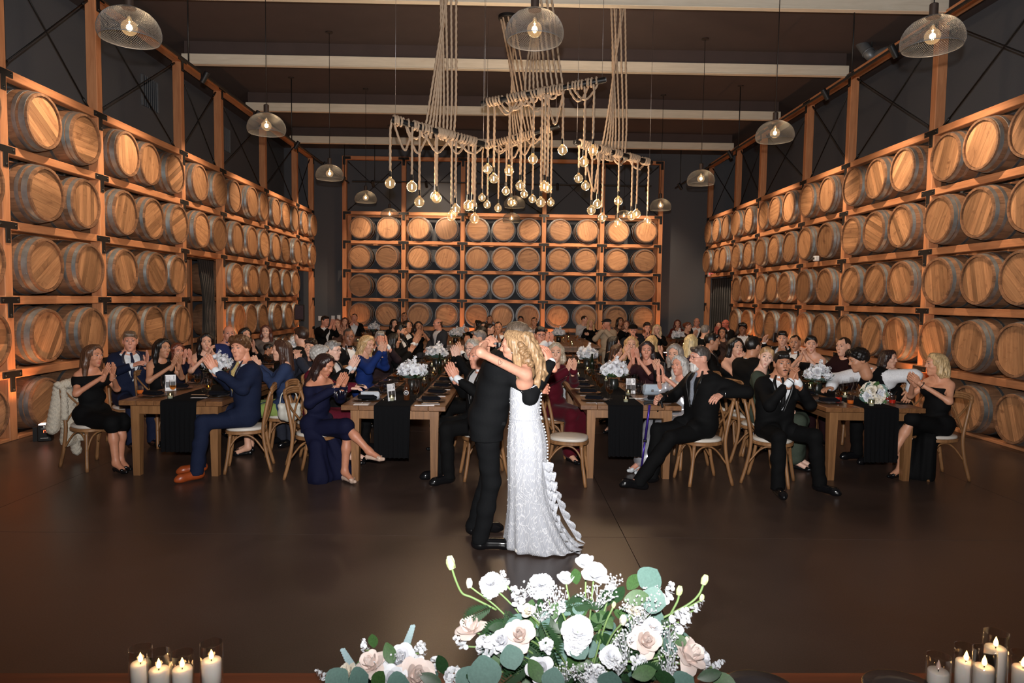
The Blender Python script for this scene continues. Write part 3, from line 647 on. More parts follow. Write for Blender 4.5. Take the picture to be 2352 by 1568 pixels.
def chair(x, y, f, label):
    r = thing('cross_back_chair', label, 'chair', (x, y, 0), (0, 0, math.radians(180 + f)), 'cross-back dining chairs')
    for nm, me in CP: ob(nm, me, r)
    return r
# ================================================================ implicit surface modeller (smooth union of tapered capsules and ellipsoids -> one continuous mesh)
F4 = np.float32
def cap(a, b_, ra, rb=None): return ('c', np.array(a, F4), np.array(b_, F4), ra, ra if rb is None else rb)
def ell(c, r, R=None): return ('e', np.array(c, F4), np.array(r, F4), R)
def bounds(p):
    if p[0] == 'c': r = max(p[3], p[4]); return np.minimum(p[1], p[2]) - r, np.maximum(p[1], p[2]) + r
    r = p[2] if p[3] is None else np.full(3, p[2].max()); return p[1] - r, p[1] + r
def peval(p, X, Y, Z):
    if p[0] == 'c':
        a, ab = p[1], p[2] - p[1]; L = float(ab @ ab) + 1e-12
        x, y, z = X - a[0], Y - a[1], Z - a[2]
        t = np.clip((x*ab[0] + y*ab[1] + z*ab[2])/L, 0, 1)
        return np.sqrt((x - t*ab[0])**2 + (y - t*ab[1])**2 + (z - t*ab[2])**2) - (p[3] + (p[4] - p[3])*t)
    x, y, z = X - p[1][0], Y - p[1][1], Z - p[1][2]; r = p[2]
    if p[3] is not None: R = p[3]; x, y, z = R[0, 0]*x + R[1, 0]*y + R[2, 0]*z, R[0, 1]*x + R[1, 1]*y + R[2, 1]*z, R[0, 2]*x + R[1, 2]*y + R[2, 2]*z
    k0 = np.sqrt((x/r[0])**2 + (y/r[1])**2 + (z/r[2])**2); k1 = np.sqrt((x/r[0]**2)**2 + (y/r[1]**2)**2 + (z/r[2]**2)**2)
    return k0*(k0 - 1)/(k1 + 1e-9)
def grow(prims, vox, k=.03, cuts=(), subs=(), disp=None):
    bs = [bounds(p) for p in prims]; lo = np.min([b_[0] for b_ in bs], 0) - 2.1*vox; hi = np.max([b_[1] for b_ in bs], 0) + 2.1*vox
    n = np.ceil((hi - lo)/vox).astype(int) + 1; ax = [(lo[i] + vox*np.arange(n[i])).astype(F4) for i in range(3)]
    G = np.full(n, 1.0, F4); mg = k + 1.6*vox
    def sl(b0, b1, m): return tuple(slice(max(0, int((b0[i] - m - lo[i])/vox)), min(n[i], int((b1[i] + m - lo[i])/vox) + 2)) for i in range(3))
    def xyz(s): return ax[0][s[0]][:, None, None], ax[1][s[1]][None, :, None], ax[2][s[2]][None, None, :]
    for p, b_ in zip(prims, bs):
        s = sl(*b_, mg); d = peval(p, *xyz(s)); g = G[s]; h = np.maximum(k - np.abs(g - d), 0); G[s] = np.minimum(g, d) - h*h*(.25/k)
    for p, kk in subs:
        b_ = bounds(p); s = sl(*b_, kk + vox); d = -peval(p, *xyz(s)); g = G[s]
        if g.size: h = np.maximum(kk - np.abs(g - d), 0); G[s] = np.maximum(g, d) + h*h*(.25/kk)
    full = (slice(None),)*3
    if disp is not None: G += disp(*xyz(full))
    for c in cuts: G = np.maximum(G, c(*xyz(full)))
    G[0] = G[-1] = 1; G[:, 0] = G[:, -1] = 1; G[:, :, 0] = G[:, :, -1] = 1
    ins = G < 0; c = np.zeros(np.array(n) - 1, np.int8)
    for dx in (0, 1):
        for dy in (0, 1):
            for dz in (0, 1): c += ins[dx:n[0]-1+dx, dy:n[1]-1+dy, dz:n[2]-1+dz]
    act = np.argwhere((c > 0) & (c < 8)); idx = np.full(c.shape, -1, np.int32); idx[tuple(act.T)] = np.arange(len(act))
    if not len(act): return np.zeros((0, 3)), np.zeros((0, 4), int)
    acc = np.zeros((len(act), 3)); cnt = np.zeros(len(act))
    CO = [np.array(((i >> 2) & 1, (i >> 1) & 1, i & 1)) for i in range(8)]; val = [G[tuple((act + o).T)] for o in CO]
    for i in range(8):
        for j in range(i + 1, 8):
            if bin(i ^ j).count('1') != 1: continue
            a, b_ = val[i], val[j]; m = (a < 0) != (b_ < 0); t = np.where(m, a/(a - b_ + 1e-12), 0)
            acc += m[:, None]*(CO[i] + t[:, None]*(CO[j] - CO[i])); cnt += m
    V = (act + acc/cnt[:, None])*vox + lo
    Q = []
    for a in range(3):
        b_, e = (a + 1) % 3, (a + 2) % 3
        s0 = [slice(None)]*3; s1 = [slice(None)]*3; s0[a] = slice(0, -1); s1[a] = slice(1, None)
        for q in (b_, e): s0[q] = slice(1, -1); s1[q] = slice(1, -1)
        i0, i1 = ins[tuple(s0)], ins[tuple(s1)]; ed = np.argwhere(i0 != i1)
        if not len(ed): continue
        ed[:, b_] += 1; ed[:, e] += 1; fl = i0[tuple((ed - np.eye(3, dtype=int)[b_] - np.eye(3, dtype=int)[e]).T)]
        def I(db, de): q = ed.copy(); q[:, b_] -= db; q[:, e] -= de; return idx[tuple(q.T)]
        q = np.stack([I(1, 1), I(0, 1), I(0, 0), I(1, 0)], 1); q[~fl] = q[~fl][:, ::-1]; Q.append(q)
    return V, np.concatenate(Q)
def relax(V, Q, it=1, lam=.5):
    for _ in range(it):
        S = np.zeros_like(V); C = np.zeros(len(V))
        for i in range(4):
            for j in (1, 3): np.add.at(S, Q[:, i], V[Q[:, (i + j) % 4]]); np.add.at(C, Q[:, i], 1)
        V = V + lam*(S/np.maximum(C, 1)[:, None] - V)
    return V
def mesh_np(name, parts, mats):
    """parts: list of (V, Q) joined in one mesh"""
    V = np.concatenate([p[0] for p in parts]); off = 0; Qs = []; 
    for v, q in parts: Qs.append(q + off); off += len(v)
    Q = np.concatenate(Qs).astype(np.int32); me = bpy.data.meshes.new(name)
    me.vertices.add(len(V)); me.vertices.foreach_set('co', V.astype(F4).ravel())
    me.loops.add(Q.size); me.loops.foreach_set('vertex_index', Q.ravel()); me.polygons.add(len(Q))
    me.polygons.foreach_set('loop_start', np.arange(0, Q.size, 4, dtype=np.int32))
    me.polygons.foreach_set('use_smooth', np.ones(len(Q), bool)); me.update(calc_edges=True); me.materials.append(mats); return me
# ---------------------------------------------------------------- head and hand templates
def head_prims(male, old=0):
    j = .064 if male else .056; P = [ell((0, -.012, .022), (.076, .097, .092)), ell((0, .02, -.04), (j, .072, .083)), ell((0, .066, -.100), (.030 if male else .022, .026, .024)),
      cap((0, .086, .022), (0, .105, -.015), .0060, .0068), ell((0, .101, -.018), (.0125, .009, .0065)), ell((.041, .050, -.020), (.022, .032, .024)), ell((-.041, .050, -.020), (.022, .032, .024)),
      cap((-.034, .076, .032), (.034, .076, .032), .014 if male else .010), ell((0, .074, -.062), (.030, .014, .022)),
      ell((.077, -.012, -.008), (.010, .022, .032)), ell((-.077, -.012, -.008), (.010, .022, .032)), cap((0, -.022, -.05), (0, -.035, -.19), .057 if male else .047, .062 if male else .052)]
    return P
HEADS = {}; HANDS = {}
def head_mesh(male, near):
    if (male, near) not in HEADS:
        vx = .0047 if near else .0085
        subs = [(ell((s*.032, .106, .012), (.019, .019, .012)), .014) for s in (-1, 1)] + [(ell((0, .100, -.0665), (.022, .010, .0020)), .006)]
        V, Q = grow(head_prims(male), vx, .02, subs=subs); HEADS[male, near] = (relax(V, Q, 1, .3), Q)
    return HEADS[male, near]
def hand_mesh(kind, near):
    if (kind, near) not in HANDS:
        P = [ell((0, .045, .002), (.015, .052, .040)), cap((0, -.06, 0), (0, .01, 0), .026, .027)]
        bend = {'flat': .10, 'curl': .55, 'grip': 1.15}[kind]
        for k, (z, L) in enumerate(((.030, .072), (.010, .080), (-.011, .075), (-.031, .060))):
            p = np.array((0, .088 - .004*abs(k - 1), z)); a = bend*.5; sp = (1.5 - k)*.055*(1.6 if kind == 'flat' else 1)
            P.append(cap((0, .04, z*.75), p, .012, .0098))
            for seg, r0, r1 in ((.45, .0098, .0088), (.30, .0088, .0080), (.25, .0080, .0068)):
                d = np.array((-math.sin(a), math.cos(a)*math.cos(sp), math.cos(a)*math.sin(sp))); q = p + d*L*seg; P.append(cap(p, q, r0, r1)); p = q; a += bend*.6
        P += [cap((-.006, .012, .022), (-.016, .048, .050), .016, .0115), cap((-.016, .048, .050), (-.024, .080, .058), .0115, .0085)]
        V, Q = grow(P, .0038 if near else .0068, .007); HANDS[kind, near] = (V, Q)
    return HANDS[kind, near]
# ---------------------------------------------------------------- materials for people
def skin(c): return mat('skin_%d_%d_%d' % c, s2l(c), .5, noise=.05, nscale=40, sss=.12)
def cloth(c, rough=.85, sheen=0, nz=.10, ns=90, bump=.12): return mat('cloth_%d_%d_%d_%d' % (*c, int(rough*100)), s2l(c), rough, noise=nz, nscale=ns, sheen=sheen, bump=bump, spec=.12)
def hairm(c):
    nm = 'hair_%d_%d_%d' % c
    if nm in MATS: return MATS[nm]
    m, nt, b = newmat(nm); tc = N(nt, 'ShaderNodeTexCoord'); mp = N(nt, 'ShaderNodeMapping', {'Vector': tc.outputs['Object'], 'Scale': (1, 1, .12)})
    nz = N(nt, 'ShaderNodeTexNoise', {'Vector': mp.outputs[0], 'Scale': 95, 'Detail': 4, 'Distortion': .5}); L = s2l(c)
    nt.links.new(ramp(nt, nz.outputs[0], [(.3, tuple(x*.45 for x in L)), (.7, tuple(min(1, x*1.35) for x in L))]), b.inputs['Base Color'])
    b.inputs['Roughness'].default_value = .42; b.inputs['Specular IOR Level'].default_value = .5
    bp = N(nt, 'ShaderNodeBump', {'Strength': .5, 'Distance': .006, 'Height': nz.outputs[0]}); nt.links.new(bp.outputs[0], b.inputs['Normal']); MATS[nm] = m; return m
eye_w = mat('eye_white', s2l((178, 168, 162)), .3, noise=.02); iris_m = mat('iris_dark', (.012, .009, .007), .15, noise=0); teeth_m = mat('teeth', s2l((236, 232, 226)), .3, noise=.02); shoe_b = mat('patent_black', (.006, .006, .007), .18, noise=.1)
gold = mat('gold_metal', (.75, .55, .25), .25, 1, noise=.05); silver = mat('silver_metal', (.7, .7, .72), .25, 1, noise=.05); lensg = thin_glass('spectacle_lens', (.96, .97, .98), .8)
me_eye = MB().ball((0, 0, 0), (.0140, .0075, .0056), 12, 8, 0).ball((0, .0044, 0), (.0062, .0040, .0054), 10, 6, 1).tube([(-.0145, -.001, .001), (-.007, .005, .0055), (0, .0068, .0066), (.007, .005, .0055), (.0145, -.001, .001)], [.0010, .0017, .0018, .0017, .0010], 5, 1).mesh('eye', [eye_w, iris_m])
me_eyef = MB().ball((0, 0, 0), (.0140, .0075, .0056), 8, 6, 0).ball((0, .0042, .001), (.0080, .0046, .0064), 8, 5, 1).mesh('eye', [eye_w, iris_m])
me_eyec = MB().tube(catmull([(-.014, -.001, .001), (0, .0055, -.004), (.014, -.001, .001)], 4), .0016, 5).mesh('closed_eye', iris_m)
LIPS = {}
def lips(col, smile, far):
    if (col, smile) not in LIPS:
        m = MB(); w_ = .036 if smile else .029; cz = .009 if smile else .001
        up_ = catmull([(-w_, -.010, cz), (-w_*.5, -.001, .0035), (0, .002, .002), (w_*.5, -.001, .0035), (w_, -.010, cz)], 4); dn = catmull([(-w_, -.010, cz), (-w_*.5, -.002, -.006 - smile*.004), (0, .002, -.009 - smile*.006), (w_*.5, -.002, -.006 - smile*.004), (w_, -.010, cz)], 4)
        rr = .0038*np.sin(np.linspace(.25, pi - .25, len(up_))); m.tube(up_, rr, 6); m.tube(dn, rr*1.15, 6)
        if smile: m.ball((0, -.003, -.003), (w_*.72, .004, .0055), 10, 6, 1)
        LIPS[col, smile] = m.mesh('lips', [mat('lip_%d_%d_%d' % col, s2l(col), .45, noise=.04), teeth_m])
    return LIPS[col, smile]
BROW = {}
def brow(col, s):
    if (col, s) not in BROW:
        P = catmull([(s*.012, .010, -.001), (s*.028, .008, .004), (s*.048, -.010, -.001)], 5); BROW[col, s] = MB().tube(P, [.0026, .0032, .0036, .0037, .0036, .0034, .0031, .0028, .0024, .0019, .0012], 5).mesh('eyebrow', hairm(col))
    return BROW[col, s]
def rotm(yaw=0, pitch=0, roll=0): return np.array((Matrix.Rotation(yaw, 3, 'Z') @ Matrix.Rotation(pitch, 3, 'X') @ Matrix.Rotation(roll, 3, 'Y')))
# ---------------------------------------------------------------- hair
def hair_geo(style, near, seed=0):
    vx = .0085 if near else .013; rs = np.random.default_rng(seed); base = [ell((0, -.016, .027), (.086, .103, .097))]; k = .03
    hl = lambda fy, fz, sl: (lambda X, Y, Z: np.maximum(-(Z - (fz - (fy - Y)*sl)), -1) + 0*X)
    cuts = [hl(.088, .074, 1.10)]; disp = None
    if style in ('short', 'crop', 'slick'):
        base = [ell((0, -.021, .030), (.0815, .102, .094)) if style != 'crop' else ell((0, -.018, .028), (.0785, .0978, .0905))]
        if style == 'short': base += [cap((-.035, .062, .086), (.04, .058, .092), .020), cap((-.04, .0, .100), (.04, .0, .100), .018)]
        disp = lambda X, Y, Z: .0025*np.sin(70*X + 20*Y)*np.sin(60*Y + 30*Z)
    elif style == 'curly':
        base = [ell((0, -.014, .036), (.094, .112, .104)), cap((-.05, .06, .095), (.05, .06, .095), .036)]; disp = lambda X, Y, Z: .009*np.sin(95*X + 3)*np.sin(95*Y)*np.sin(95*Z + 1)
    elif style == 'fringe':   # bald crown
        base = [ell((0, -.014, .015), (.083, .104, .085))]; cuts += [lambda X, Y, Z: Z - .045 + 0*X + 0*Y, lambda X, Y, Z: Y - .03 + 0*X + 0*Z]
    elif style in ('long', 'wavy', 'bob', 'front', 'half'):
        L = {'bob': .13, 'long': .30, 'wavy': .30, 'front': .32, 'half': .24}[style]; fy = .03 if style in ('front', 'wavy') else -.01; w_ = .004 if style == 'long' else .012
        base += [cap((0, -.065, .02), (0, -.085, -L), .068, .050), cap((-.02, .03, .098), (-.074, .012, .04), .026), cap((.02, .03, .098), (.074, .012, .04), .026)]
        for s in (-1, 1): base += [cap((s*.072, -.012, .03), (s*.086, -.012, -.10), .032, .034), cap((s*.086, -.012, -.10), (s*(.094 if style != 'bob' else .08), fy, -L), .034, .026 if style != 'bob' else .02), cap((s*.045, -.07, .0), (s*.06, -.085, -L), .045, .034)]
        cuts = [lambda X, Y, Z: np.minimum(np.maximum(np.maximum(np.abs(X) - .058 - .02*np.clip((-Z - .05)*4, 0, 1), Z - .092 + .62*np.abs(X)), .035 - Y)*-1, 1)]
        if style in ('wavy', 'bob'): disp = lambda X, Y, Z: np.where(Z < .03, .009, .003)*np.sin(48*Z + 14*np.arctan2(X, Y + .02) + seed)*np.sin(9*np.arctan2(X, Y + .02))
        else: disp = lambda X, Y, Z: .0035*np.sin(26*np.arctan2(X, Y + .02) + 5*Z)
    elif style == 'updo':
        base[0] = ell((0, -.021, .030), (.083, .102, .094)); base += [ell((0, -.115, .035), (.052, .045, .05)), cap((-.04, .035, .092), (.04, .035, .092), .022)]; disp = lambda X, Y, Z: .003*np.sin(40*X)*np.sin(40*Z + 10*Y)
        cuts = [lambda X, Y, Z: -(Z - (.080 - 6*X*X - (.080 - Y)*1.02)) + 0*Y]
    elif style == 'pony':
        base += [cap((0, -.10, .03), (0, -.13, -.05), .032, .034), cap((0, -.13, -.05), (.02, -.115, -.22), .034, .018)]; cuts = []
        base[0] = ell((0, -.018, .029), (.082, .100, .096)); cuts = [lambda X, Y, Z: np.where(Y < -.09, -1, -(Z - (.066 - (.085 - Y)*.95))) + 0*X]
    V, Q = grow(base, vx, k, cuts, (), disp); return relax(V, Q, 1, .3), Q
HAIRC = {}
def hair_cached(style, near, seed):
    key = (style, near, seed % 3)
    if key not in HAIRC: HAIRC[key] = hair_geo(style, near, seed % 3)
    return HAIRC[key]
def beard_geo(kind, near):
    if ('b', kind, near) in HAIRC: return HAIRC['b', kind, near]
    if kind == 'mustache': r = grow([cap((0, .106, -.050), (.022, .096, -.058), .0062, .004), cap((0, .106, -.050), (-.022, .096, -.058), .0062, .004)], .0045, .006)
    else:
        P = [ell((0, .022, -.045), (.069, .078, .088)), ell((0, .068, -.108), (.036, .032, .030 if kind == 'beard' else .036))]
        r = grow(P, .0065 if near else .011, .02, [lambda X, Y, Z: Z + .052 - .9*np.maximum(np.abs(X) - .03, 0) + 0*Y, lambda X, Y, Z: .005 - Y + 0*X + 0*Z, lambda X, Y, Z: -(np.maximum(np.abs(X) - .024, np.abs(Z + .068) - .012)) + 0*Y] if kind == 'beard' else [lambda X, Y, Z: Z + .066 + .5*np.abs(X) - .03 + 0*Y, lambda X, Y, Z: np.abs(X) - .045 + 0*Y + 0*Z, lambda X, Y, Z: .03 - Y + 0*X + 0*Z])
        if kind == 'goatee': r2 = beard_geo('mustache', near); r = (np.concatenate([r[0], r2[0]]), np.concatenate([r[1], r2[1] + len(r[0])]))
    HAIRC['b', kind, near] = r; return r
# ---------------------------------------------------------------- a person
ARMS = {  # wrist, elbow, finger direction, palm normal for the +x side, hand shape
 'clap': ((.045, .31, 1.05), (.228, .10, .86), (-.10, .45, .9), (-1, .05, .1), 'flat'), 'clap_hi': ((.045, .27, 1.15), (.22, .20, .93), (-.08, .25, .97), (-1, .05, .1), 'flat'),
 'lap': ((.07, .28, .70), (.255, .06, .84), (-.45, .85, -.25), (-.3, -.2, -.9), 'curl'), 'table': ((.13, .40, .87), (.27, .12, .86), (-.4, .9, -.1), (-.1, 0, -1), 'curl'),
 'face': ((.055, .17, 1.15), (.22, .22, .93), (-.05, -.12, .98), (-.75, -.65, 0), 'flat'), 'chin': ((.03, .16, 1.09), (.20, .22, .88), (-.3, -.1, .95), (-.8, -.6, 0), 'curl'),
 'clasp': ((.035, .25, 1.10), (.24, .19, .88), (-.35, .12, .9), (-1, .0, .1), 'curl'), 'cross': ((-.09, .20, .93), (.24, .09, .87), (-.95, .1, .2), (.1, -.9, 0), 'curl'),
 'down': ((.25, .06, .66), (.255, -.02, .88), (0, .15, -1), (-1, 0, 0), 'curl'), 'phone': ((.06, .27, 1.20), (.22, .20, .96), (-.15, .1, .98), (-.95, .2, .1), 'curl'), 'prop': ((.12, .30, .87), (.26, .08, .87), (-.75, .6, .05), (-.2, -.2, -.9), 'grip')}
PCOUNT = 0
def person(px, py, label, male=0, f=0, h=None, pitch=0, roll=0, arms='clap', arms2=None, hair='short', hc=(40, 28, 22), sk=(196, 146, 120), fit='suit', c1=(18, 18, 20), c2=None, c3=(225, 228, 232), tie=None, near=0, stand=0, s=None, bulk=1, Y=None, z=None, lean=0, side=0, legs=None, beard=None, bc=None, smile=0, glasses=None, eyes='open', chair_=None, cf=None, neck=None, skirt='long', sleeves=None, shoes=None, lipc=None, cap_=None, extra=None, hz=0, seat_dy=0, group=None, hseed=None):
    global PCOUNT
    PCOUNT += 1; seed = PCOUNT; s = s or (1.03 if male else .97); h = f if h is None else h; vx = .0145 if near else .025
    vb = .015 if near else .026; HC = np.array((0, .05, 1.258)); dz = .42 if stand else 0
    def T(p):      # lean and bend of the trunk
        p = np.array(p, float); t = max(0, p[2] - .58); return np.array((p[0] + side*t, p[1] + lean*t, p[2] - .25*lean*lean*t + dz))
    def TT(p): return T(p)
    hc_ = T(HC) + (0, 0, hz); zz_ = (hc_[2])*s
    P0 = at_y(px, py, Y) if Y else at_z(px, py, z or zz_)
    if Y: s = P0.z/hc_[2] if z is None else s
    fr = math.radians(180 + f); Rz = Matrix.Rotation(fr, 3, 'Z'); o = Rz @ Vector(hc_*s); base = Vector((P0.x - o.x, P0.y - o.y, 0))
    body = ob('person', None, None, base, (0, 0, fr)); body.scale = (s,)*3
    m = male; W = (.096, .110, .148, .056, .058, .104, .062, .108) if m else (.072, .092, .124, .046, .044, .086, .080, .114)
    W = tuple(v*(bulk if i in (1, 5, 7) else 1) for i, v in enumerate(W))
    cw, cr, sw, sr, ww, wr, hw, hr = W if fit != 'none' else (.066, .080, .118, .046, .028, .066, .040, .074)
    # --- skeleton
    hipz = .56 + dz; sh = {q: T((q*(sw + .014), -.014, 1.038)) for q in (-1, 1)}
    if stand: LG = {q: ((q*.088, 0, .94), (q*.095, .02, .52), (q*.10, -.02, .09), (q*.12, .12, .035)) for q in (-1, 1)}
    else: kx = .115 if m else .078; LG = {q: ((q*.09, .03, .55), (q*kx, .45, .555), (q*kx, .42, .10), (q*(kx + .01), .56, .035)) for q in (-1, 1)}
    if legs: LG.update(legs)
    AR = {}
    for q in (-1, 1):
        A = (arms2 if (q == -1 and arms2) else arms); A = ARMS[A] if isinstance(A, str) else A
        mir = np.array((q, 1, 1.)); AR[q] = (T(np.array(A[0])*mir), T(np.array(A[1])*mir), np.array(A[2])*mir, np.array(A[3])*mir, A[4])
    def torso(e, top=2, low=0):
        P = [cap(T((-cw, .0, .97)), T((cw, .0, .97)), cr + e), cap(T((-ww, .0, .79)), T((ww, .0, .79)), wr + e), cap(T((-hw, 0, .60)), T((hw, 0, .60)), hr + e), cap(T((0, 0, .72)), T((0, 0, .92)), wr + e, cr + e), cap(T((-sw, -.014, 1.042)), T((sw, -.014, 1.042)), sr + e), cap(T((-sw*.45, -.02, 1.075)), T((sw*.45, -.02, 1.075)), sr*.85 + e)]
        if not m and fit != 'none': P += [ell(T((q*.066, .068, .965)), (.060 + e*.6, .058 + e*.6, .058 + e*.6)) for q in (-1, 1)]
        return P
    def arm(q, e, a=0, b_=1.0, ra=.047, rb=.037, rc=.028):
        S, (Wr, El) = sh[q], AR[q][:2]; k = .9 if not m else 1.08; P = []
        P.append(cap(S, El, (ra + .002)*k + e, rb*k + e)); end = El + (Wr - El)*b_
        if b_ > 0: P.append(cap(El, end, rb*k + e, (rb + (rc - rb)*b_)*k + e))
        return P
    def leg(q, e, b_=1.0, rr=(.082, .053, .038)):
        h0, k0, a0, t0 = (np.array(v, float) for v in LG[q]); kk = 1.0 if m else .95; P = [cap(h0, k0, rr[0]*kk + e, rr[1]*kk + e)]; end = k0 + (a0 - k0)*b_
        P.append(cap(k0, k0 + (end - k0)*.4, rr[1]*kk*.95 + e, rr[1]*kk*.92 + e)); P.append(cap(k0 + (end - k0)*.4, end, rr[1]*kk*.92 + e, rr[2]*kk + e)); return P
    # --- body : one continuous skin surface, with head and hands
    nk = T((0, -.002, 1.09)); B = torso(-.006) + [cap(nk, hc_ + (0, -.03, -.06), .062 if m else .050, .056 if m else .046), cap(T((-.07, -.02, 1.09)), nk, .045), cap(T((.07, -.02, 1.09)), nk, .045)]
    for q in (-1, 1): B += arm(q, -.002) + leg(q, -.012 if fit in ('suit', 'shirt', 'pants') else -.022 if fit == 'none' else 0) + [cap(LG[q][2], LG[q][3], .034 if fit in ('dress', 'none') else .026, .028 if fit in ('dress', 'none') else .018)]
    V, Q = grow(B, vb, .04); parts = [(V, Q)]
    hR = rotm(math.radians(h - f), math.radians(pitch - 5), math.radians(roll)); hV, hQ = head_mesh(m, near); parts.append((hV @ hR.T + hc_, hQ))
    for q in (-1, 1):
        Wr, El, d, pn, kind = AR[q]; mir = np.array((q, 1, 1.)); y = d*mir; y = y/np.linalg.norm(y); x = -(pn*mir); x -= y*(x @ y); x /= np.linalg.norm(x); z_ = np.cross(x, y)
        R = np.stack([x, y, z_], 1); v, qd = hand_mesh(kind, near); v = (v*(1.0 if m else .93)) @ R.T; 
        if q == -1: v = v*mir; qd = qd[:, ::-1]
        parts.append((v + Wr, qd))
    body.name = 'person'; me = mesh_np('person_body', parts, skin(sk))
    if True: body_o = bpy.data.objects.new('person', me); COL.objects.link(body_o); body_o.location = base; body_o.rotation_euler = (0, 0, fr); body_o.scale = (s,)*3; bpy.data.objects.remove(body); body = body_o
    body.name = 'person'; tag(body, label, 'person', group)
    def child(nm, geo, m_, lab=None):
        o = ob(nm, mesh_np(nm, [geo], m_), body)
        if lab: o['label'] = lab
        return o
    def inhead(nm, me, p, sub=None): o = ob(nm, me, body); o.matrix_local = Matrix.Translation(Vector(hR @ np.array(p) + hc_)) @ Matrix(hR).to_4x4(); return o
    # --- face
    for q in (-1, 1):
        inhead('eye', (me_eye if near else me_eyef) if eyes == 'open' else me_eyec, (q*.032, .0835 if eyes == 'open' else .086, .012)); inhead('eyebrow', brow(bc or (hc if max(hc) < 150 else (120, 96, 70)), q), (0, .083, .036))
    inhead('lips', lips(lipc or ((150, 92, 84) if m else (168, 76, 76)), smile, not near), (0, .0885, -.066))
    if hair: 
        g = hair_cached(hair, near, hseed if hseed is not None else seed); o = child('hair', (g[0] @ hR.T + hc_, g[1]), hairm(hc))
    if beard: g = beard_geo(beard, near); child('beard' if beard != 'mustache' else 'mustache', (g[0] @ hR.T + hc_, g[1]), hairm(bc or hc))
    if glasses:
        gm = MB(); 
        for q in (-1, 1):
            a = np.linspace(0, 2*pi, 17)[:-1]; gm.tube(np.stack([q*.032 + .021*np.cos(a), .100 + 0*a, .008 + .017*np.sin(a)], 1), .0018, 5, closed=True); gm.tube([(q*.053, .098, .014), (q*.078, .07, .014), (q*.080, -.01, .006)], .0018, 5)
        gm.tube([(-.012, .102, .012), (.012, .102, .012)], .0018, 5); o = gm.obj('spectacles', mat('glasses_%d_%d_%d' % glasses, s2l(glasses), .3, .4), body); o.matrix_local = Matrix.Translation(Vector(hc_)) @ Matrix(hR).to_4x4()
        for q in (-1, 1): MB().lathe([(.0001, 0), (.019, 0)], 12, M=Matrix.Translation((q*.032, .100, .008)) @ Matrix.Rotation(-pi/2, 4, 'X')).obj('lens', lensg, o)
    if cap_:
        g = grow([ell((0, -.012, .055), (.090, .108, .068)), ell((0, .10, .062), (.07, .06, .012))], .009, .015, [lambda X, Y, Z: .045 - Z - .25*np.maximum(-Y, 0)*0 + 0*X]); child('cap', (g[0] @ hR.T + hc_, g[1]), cloth(cap_))
    # --- clothes
    wr_ = (lambda X, Y, Z: .0045*np.sin(31*Z + 14*X + seed)*np.sin(17*Y - 9*Z + 2*seed) + .002*np.sin(60*Z + 33*X)) if near else None
    lz = .58 + dz; yC = cr + .0
    def wedge(z0, sl, zt=1.2):     # V opening of a jacket, cut from the chest front
        a = T((0, 0, z0)); b2 = T((0, 0, 1.10)); return lambda X, Y, Z: -np.maximum(np.maximum(np.abs(X - side*(Z - lz)) - (Z - a[2])*sl, a[2] - Z), (lean*(Z - lz) + .015) - Y)
    def neckcut(r, zc=1.12): c = T((0, -.004, zc)); c2 = T((0, .02, zc + .2)); p = cap(c, c2, r); return lambda X, Y, Z: -peval(p, X, Y, Z)
    def above(zt): zt = T((0, 0, zt))[2]; return lambda X, Y, Z: Z - zt + 0*X + 0*Y
    def below(zt): return lambda X, Y, Z: zt - Z + 0*X + 0*Y
    if fit == 'suit':
        J = torso(.020) + [cap(T((q*cw*.95, .0, .96)), T((q*(hw + .012), .012, .66)), cr + .016, hr + .012) for q in (-1, 1)] + [cap(T((-hw*1.1, .02, .58)), T((hw*1.1, .02, .58)), hr + .020)]
        for q in (-1, 1): J += arm(q, .016, 0, .93) + ([cap((q*.095, .03, .56), (q*.11, .17, .57), .104, .088)] if not stand else [cap((q*.075, 0, 1.0), (q*.085, 0, .78), .122, .128)])
        child('jacket', grow(J, vx, .035, [wedge(.76, .34), neckcut(.068)] + ([below(.845)] if stand else []), (), wr_), cloth(c1, .8, 0))
        child('shirt', grow(torso(.008) + [cap(T((0, -.006, 1.085)), T((0, .012, 1.135)), .066, .061)], vx, .03, [below(.72 + dz), above(1.135), lambda X, Y, Z: -(Y - lean*(Z - lz) + .10) + 0*X]), cloth(c3, .7, .03))
        if near:
            for q in (-1, 1):
                Wr, El = AR[q][:2]; child('cuff', grow([cap(El + (Wr - El)*.86, El + (Wr - El)*.99, .039, .038)], .01, .01), cloth(c3, .7, .03))
            for q in (-1, 1):      # lapels
                lp = [T((q*.012, yC + .022, .77)), T((q*.082, yC + .022, .98)), T((q*.092, yC - .012, 1.07)), T((q*.050, yC - .065, 1.135))]; w_ = [.004, .032, .026, .016]; mb_ = MB(); a_ = catmull(lp, 5); ww_ = np.interp(np.linspace(0, 3, len(a_)), range(4), w_)
                vs = [p + np.array((q*x, -.0 - .006*abs(x)/.03, 0)) for p, wq in zip(a_, ww_) for x in (-wq*.25, wq)]; vs2 = [p + np.array((0, .007, 0)) for p in vs]; n_ = len(vs); fs = []
                for i in range(0, n_ - 2, 2): fs += [(i, i+1, i+3, i+2), (n_+i, n_+i+2, n_+i+3, n_+i+1), (i, i+2, n_+i+2, n_+i), (i+1, n_+i+1, n_+i+3, i+3)]
                mb_.add(vs + vs2, fs).obj('lapel', mat('lapel_satin_%d_%d_%d' % c1, s2l(c1), .45, noise=.05), body)
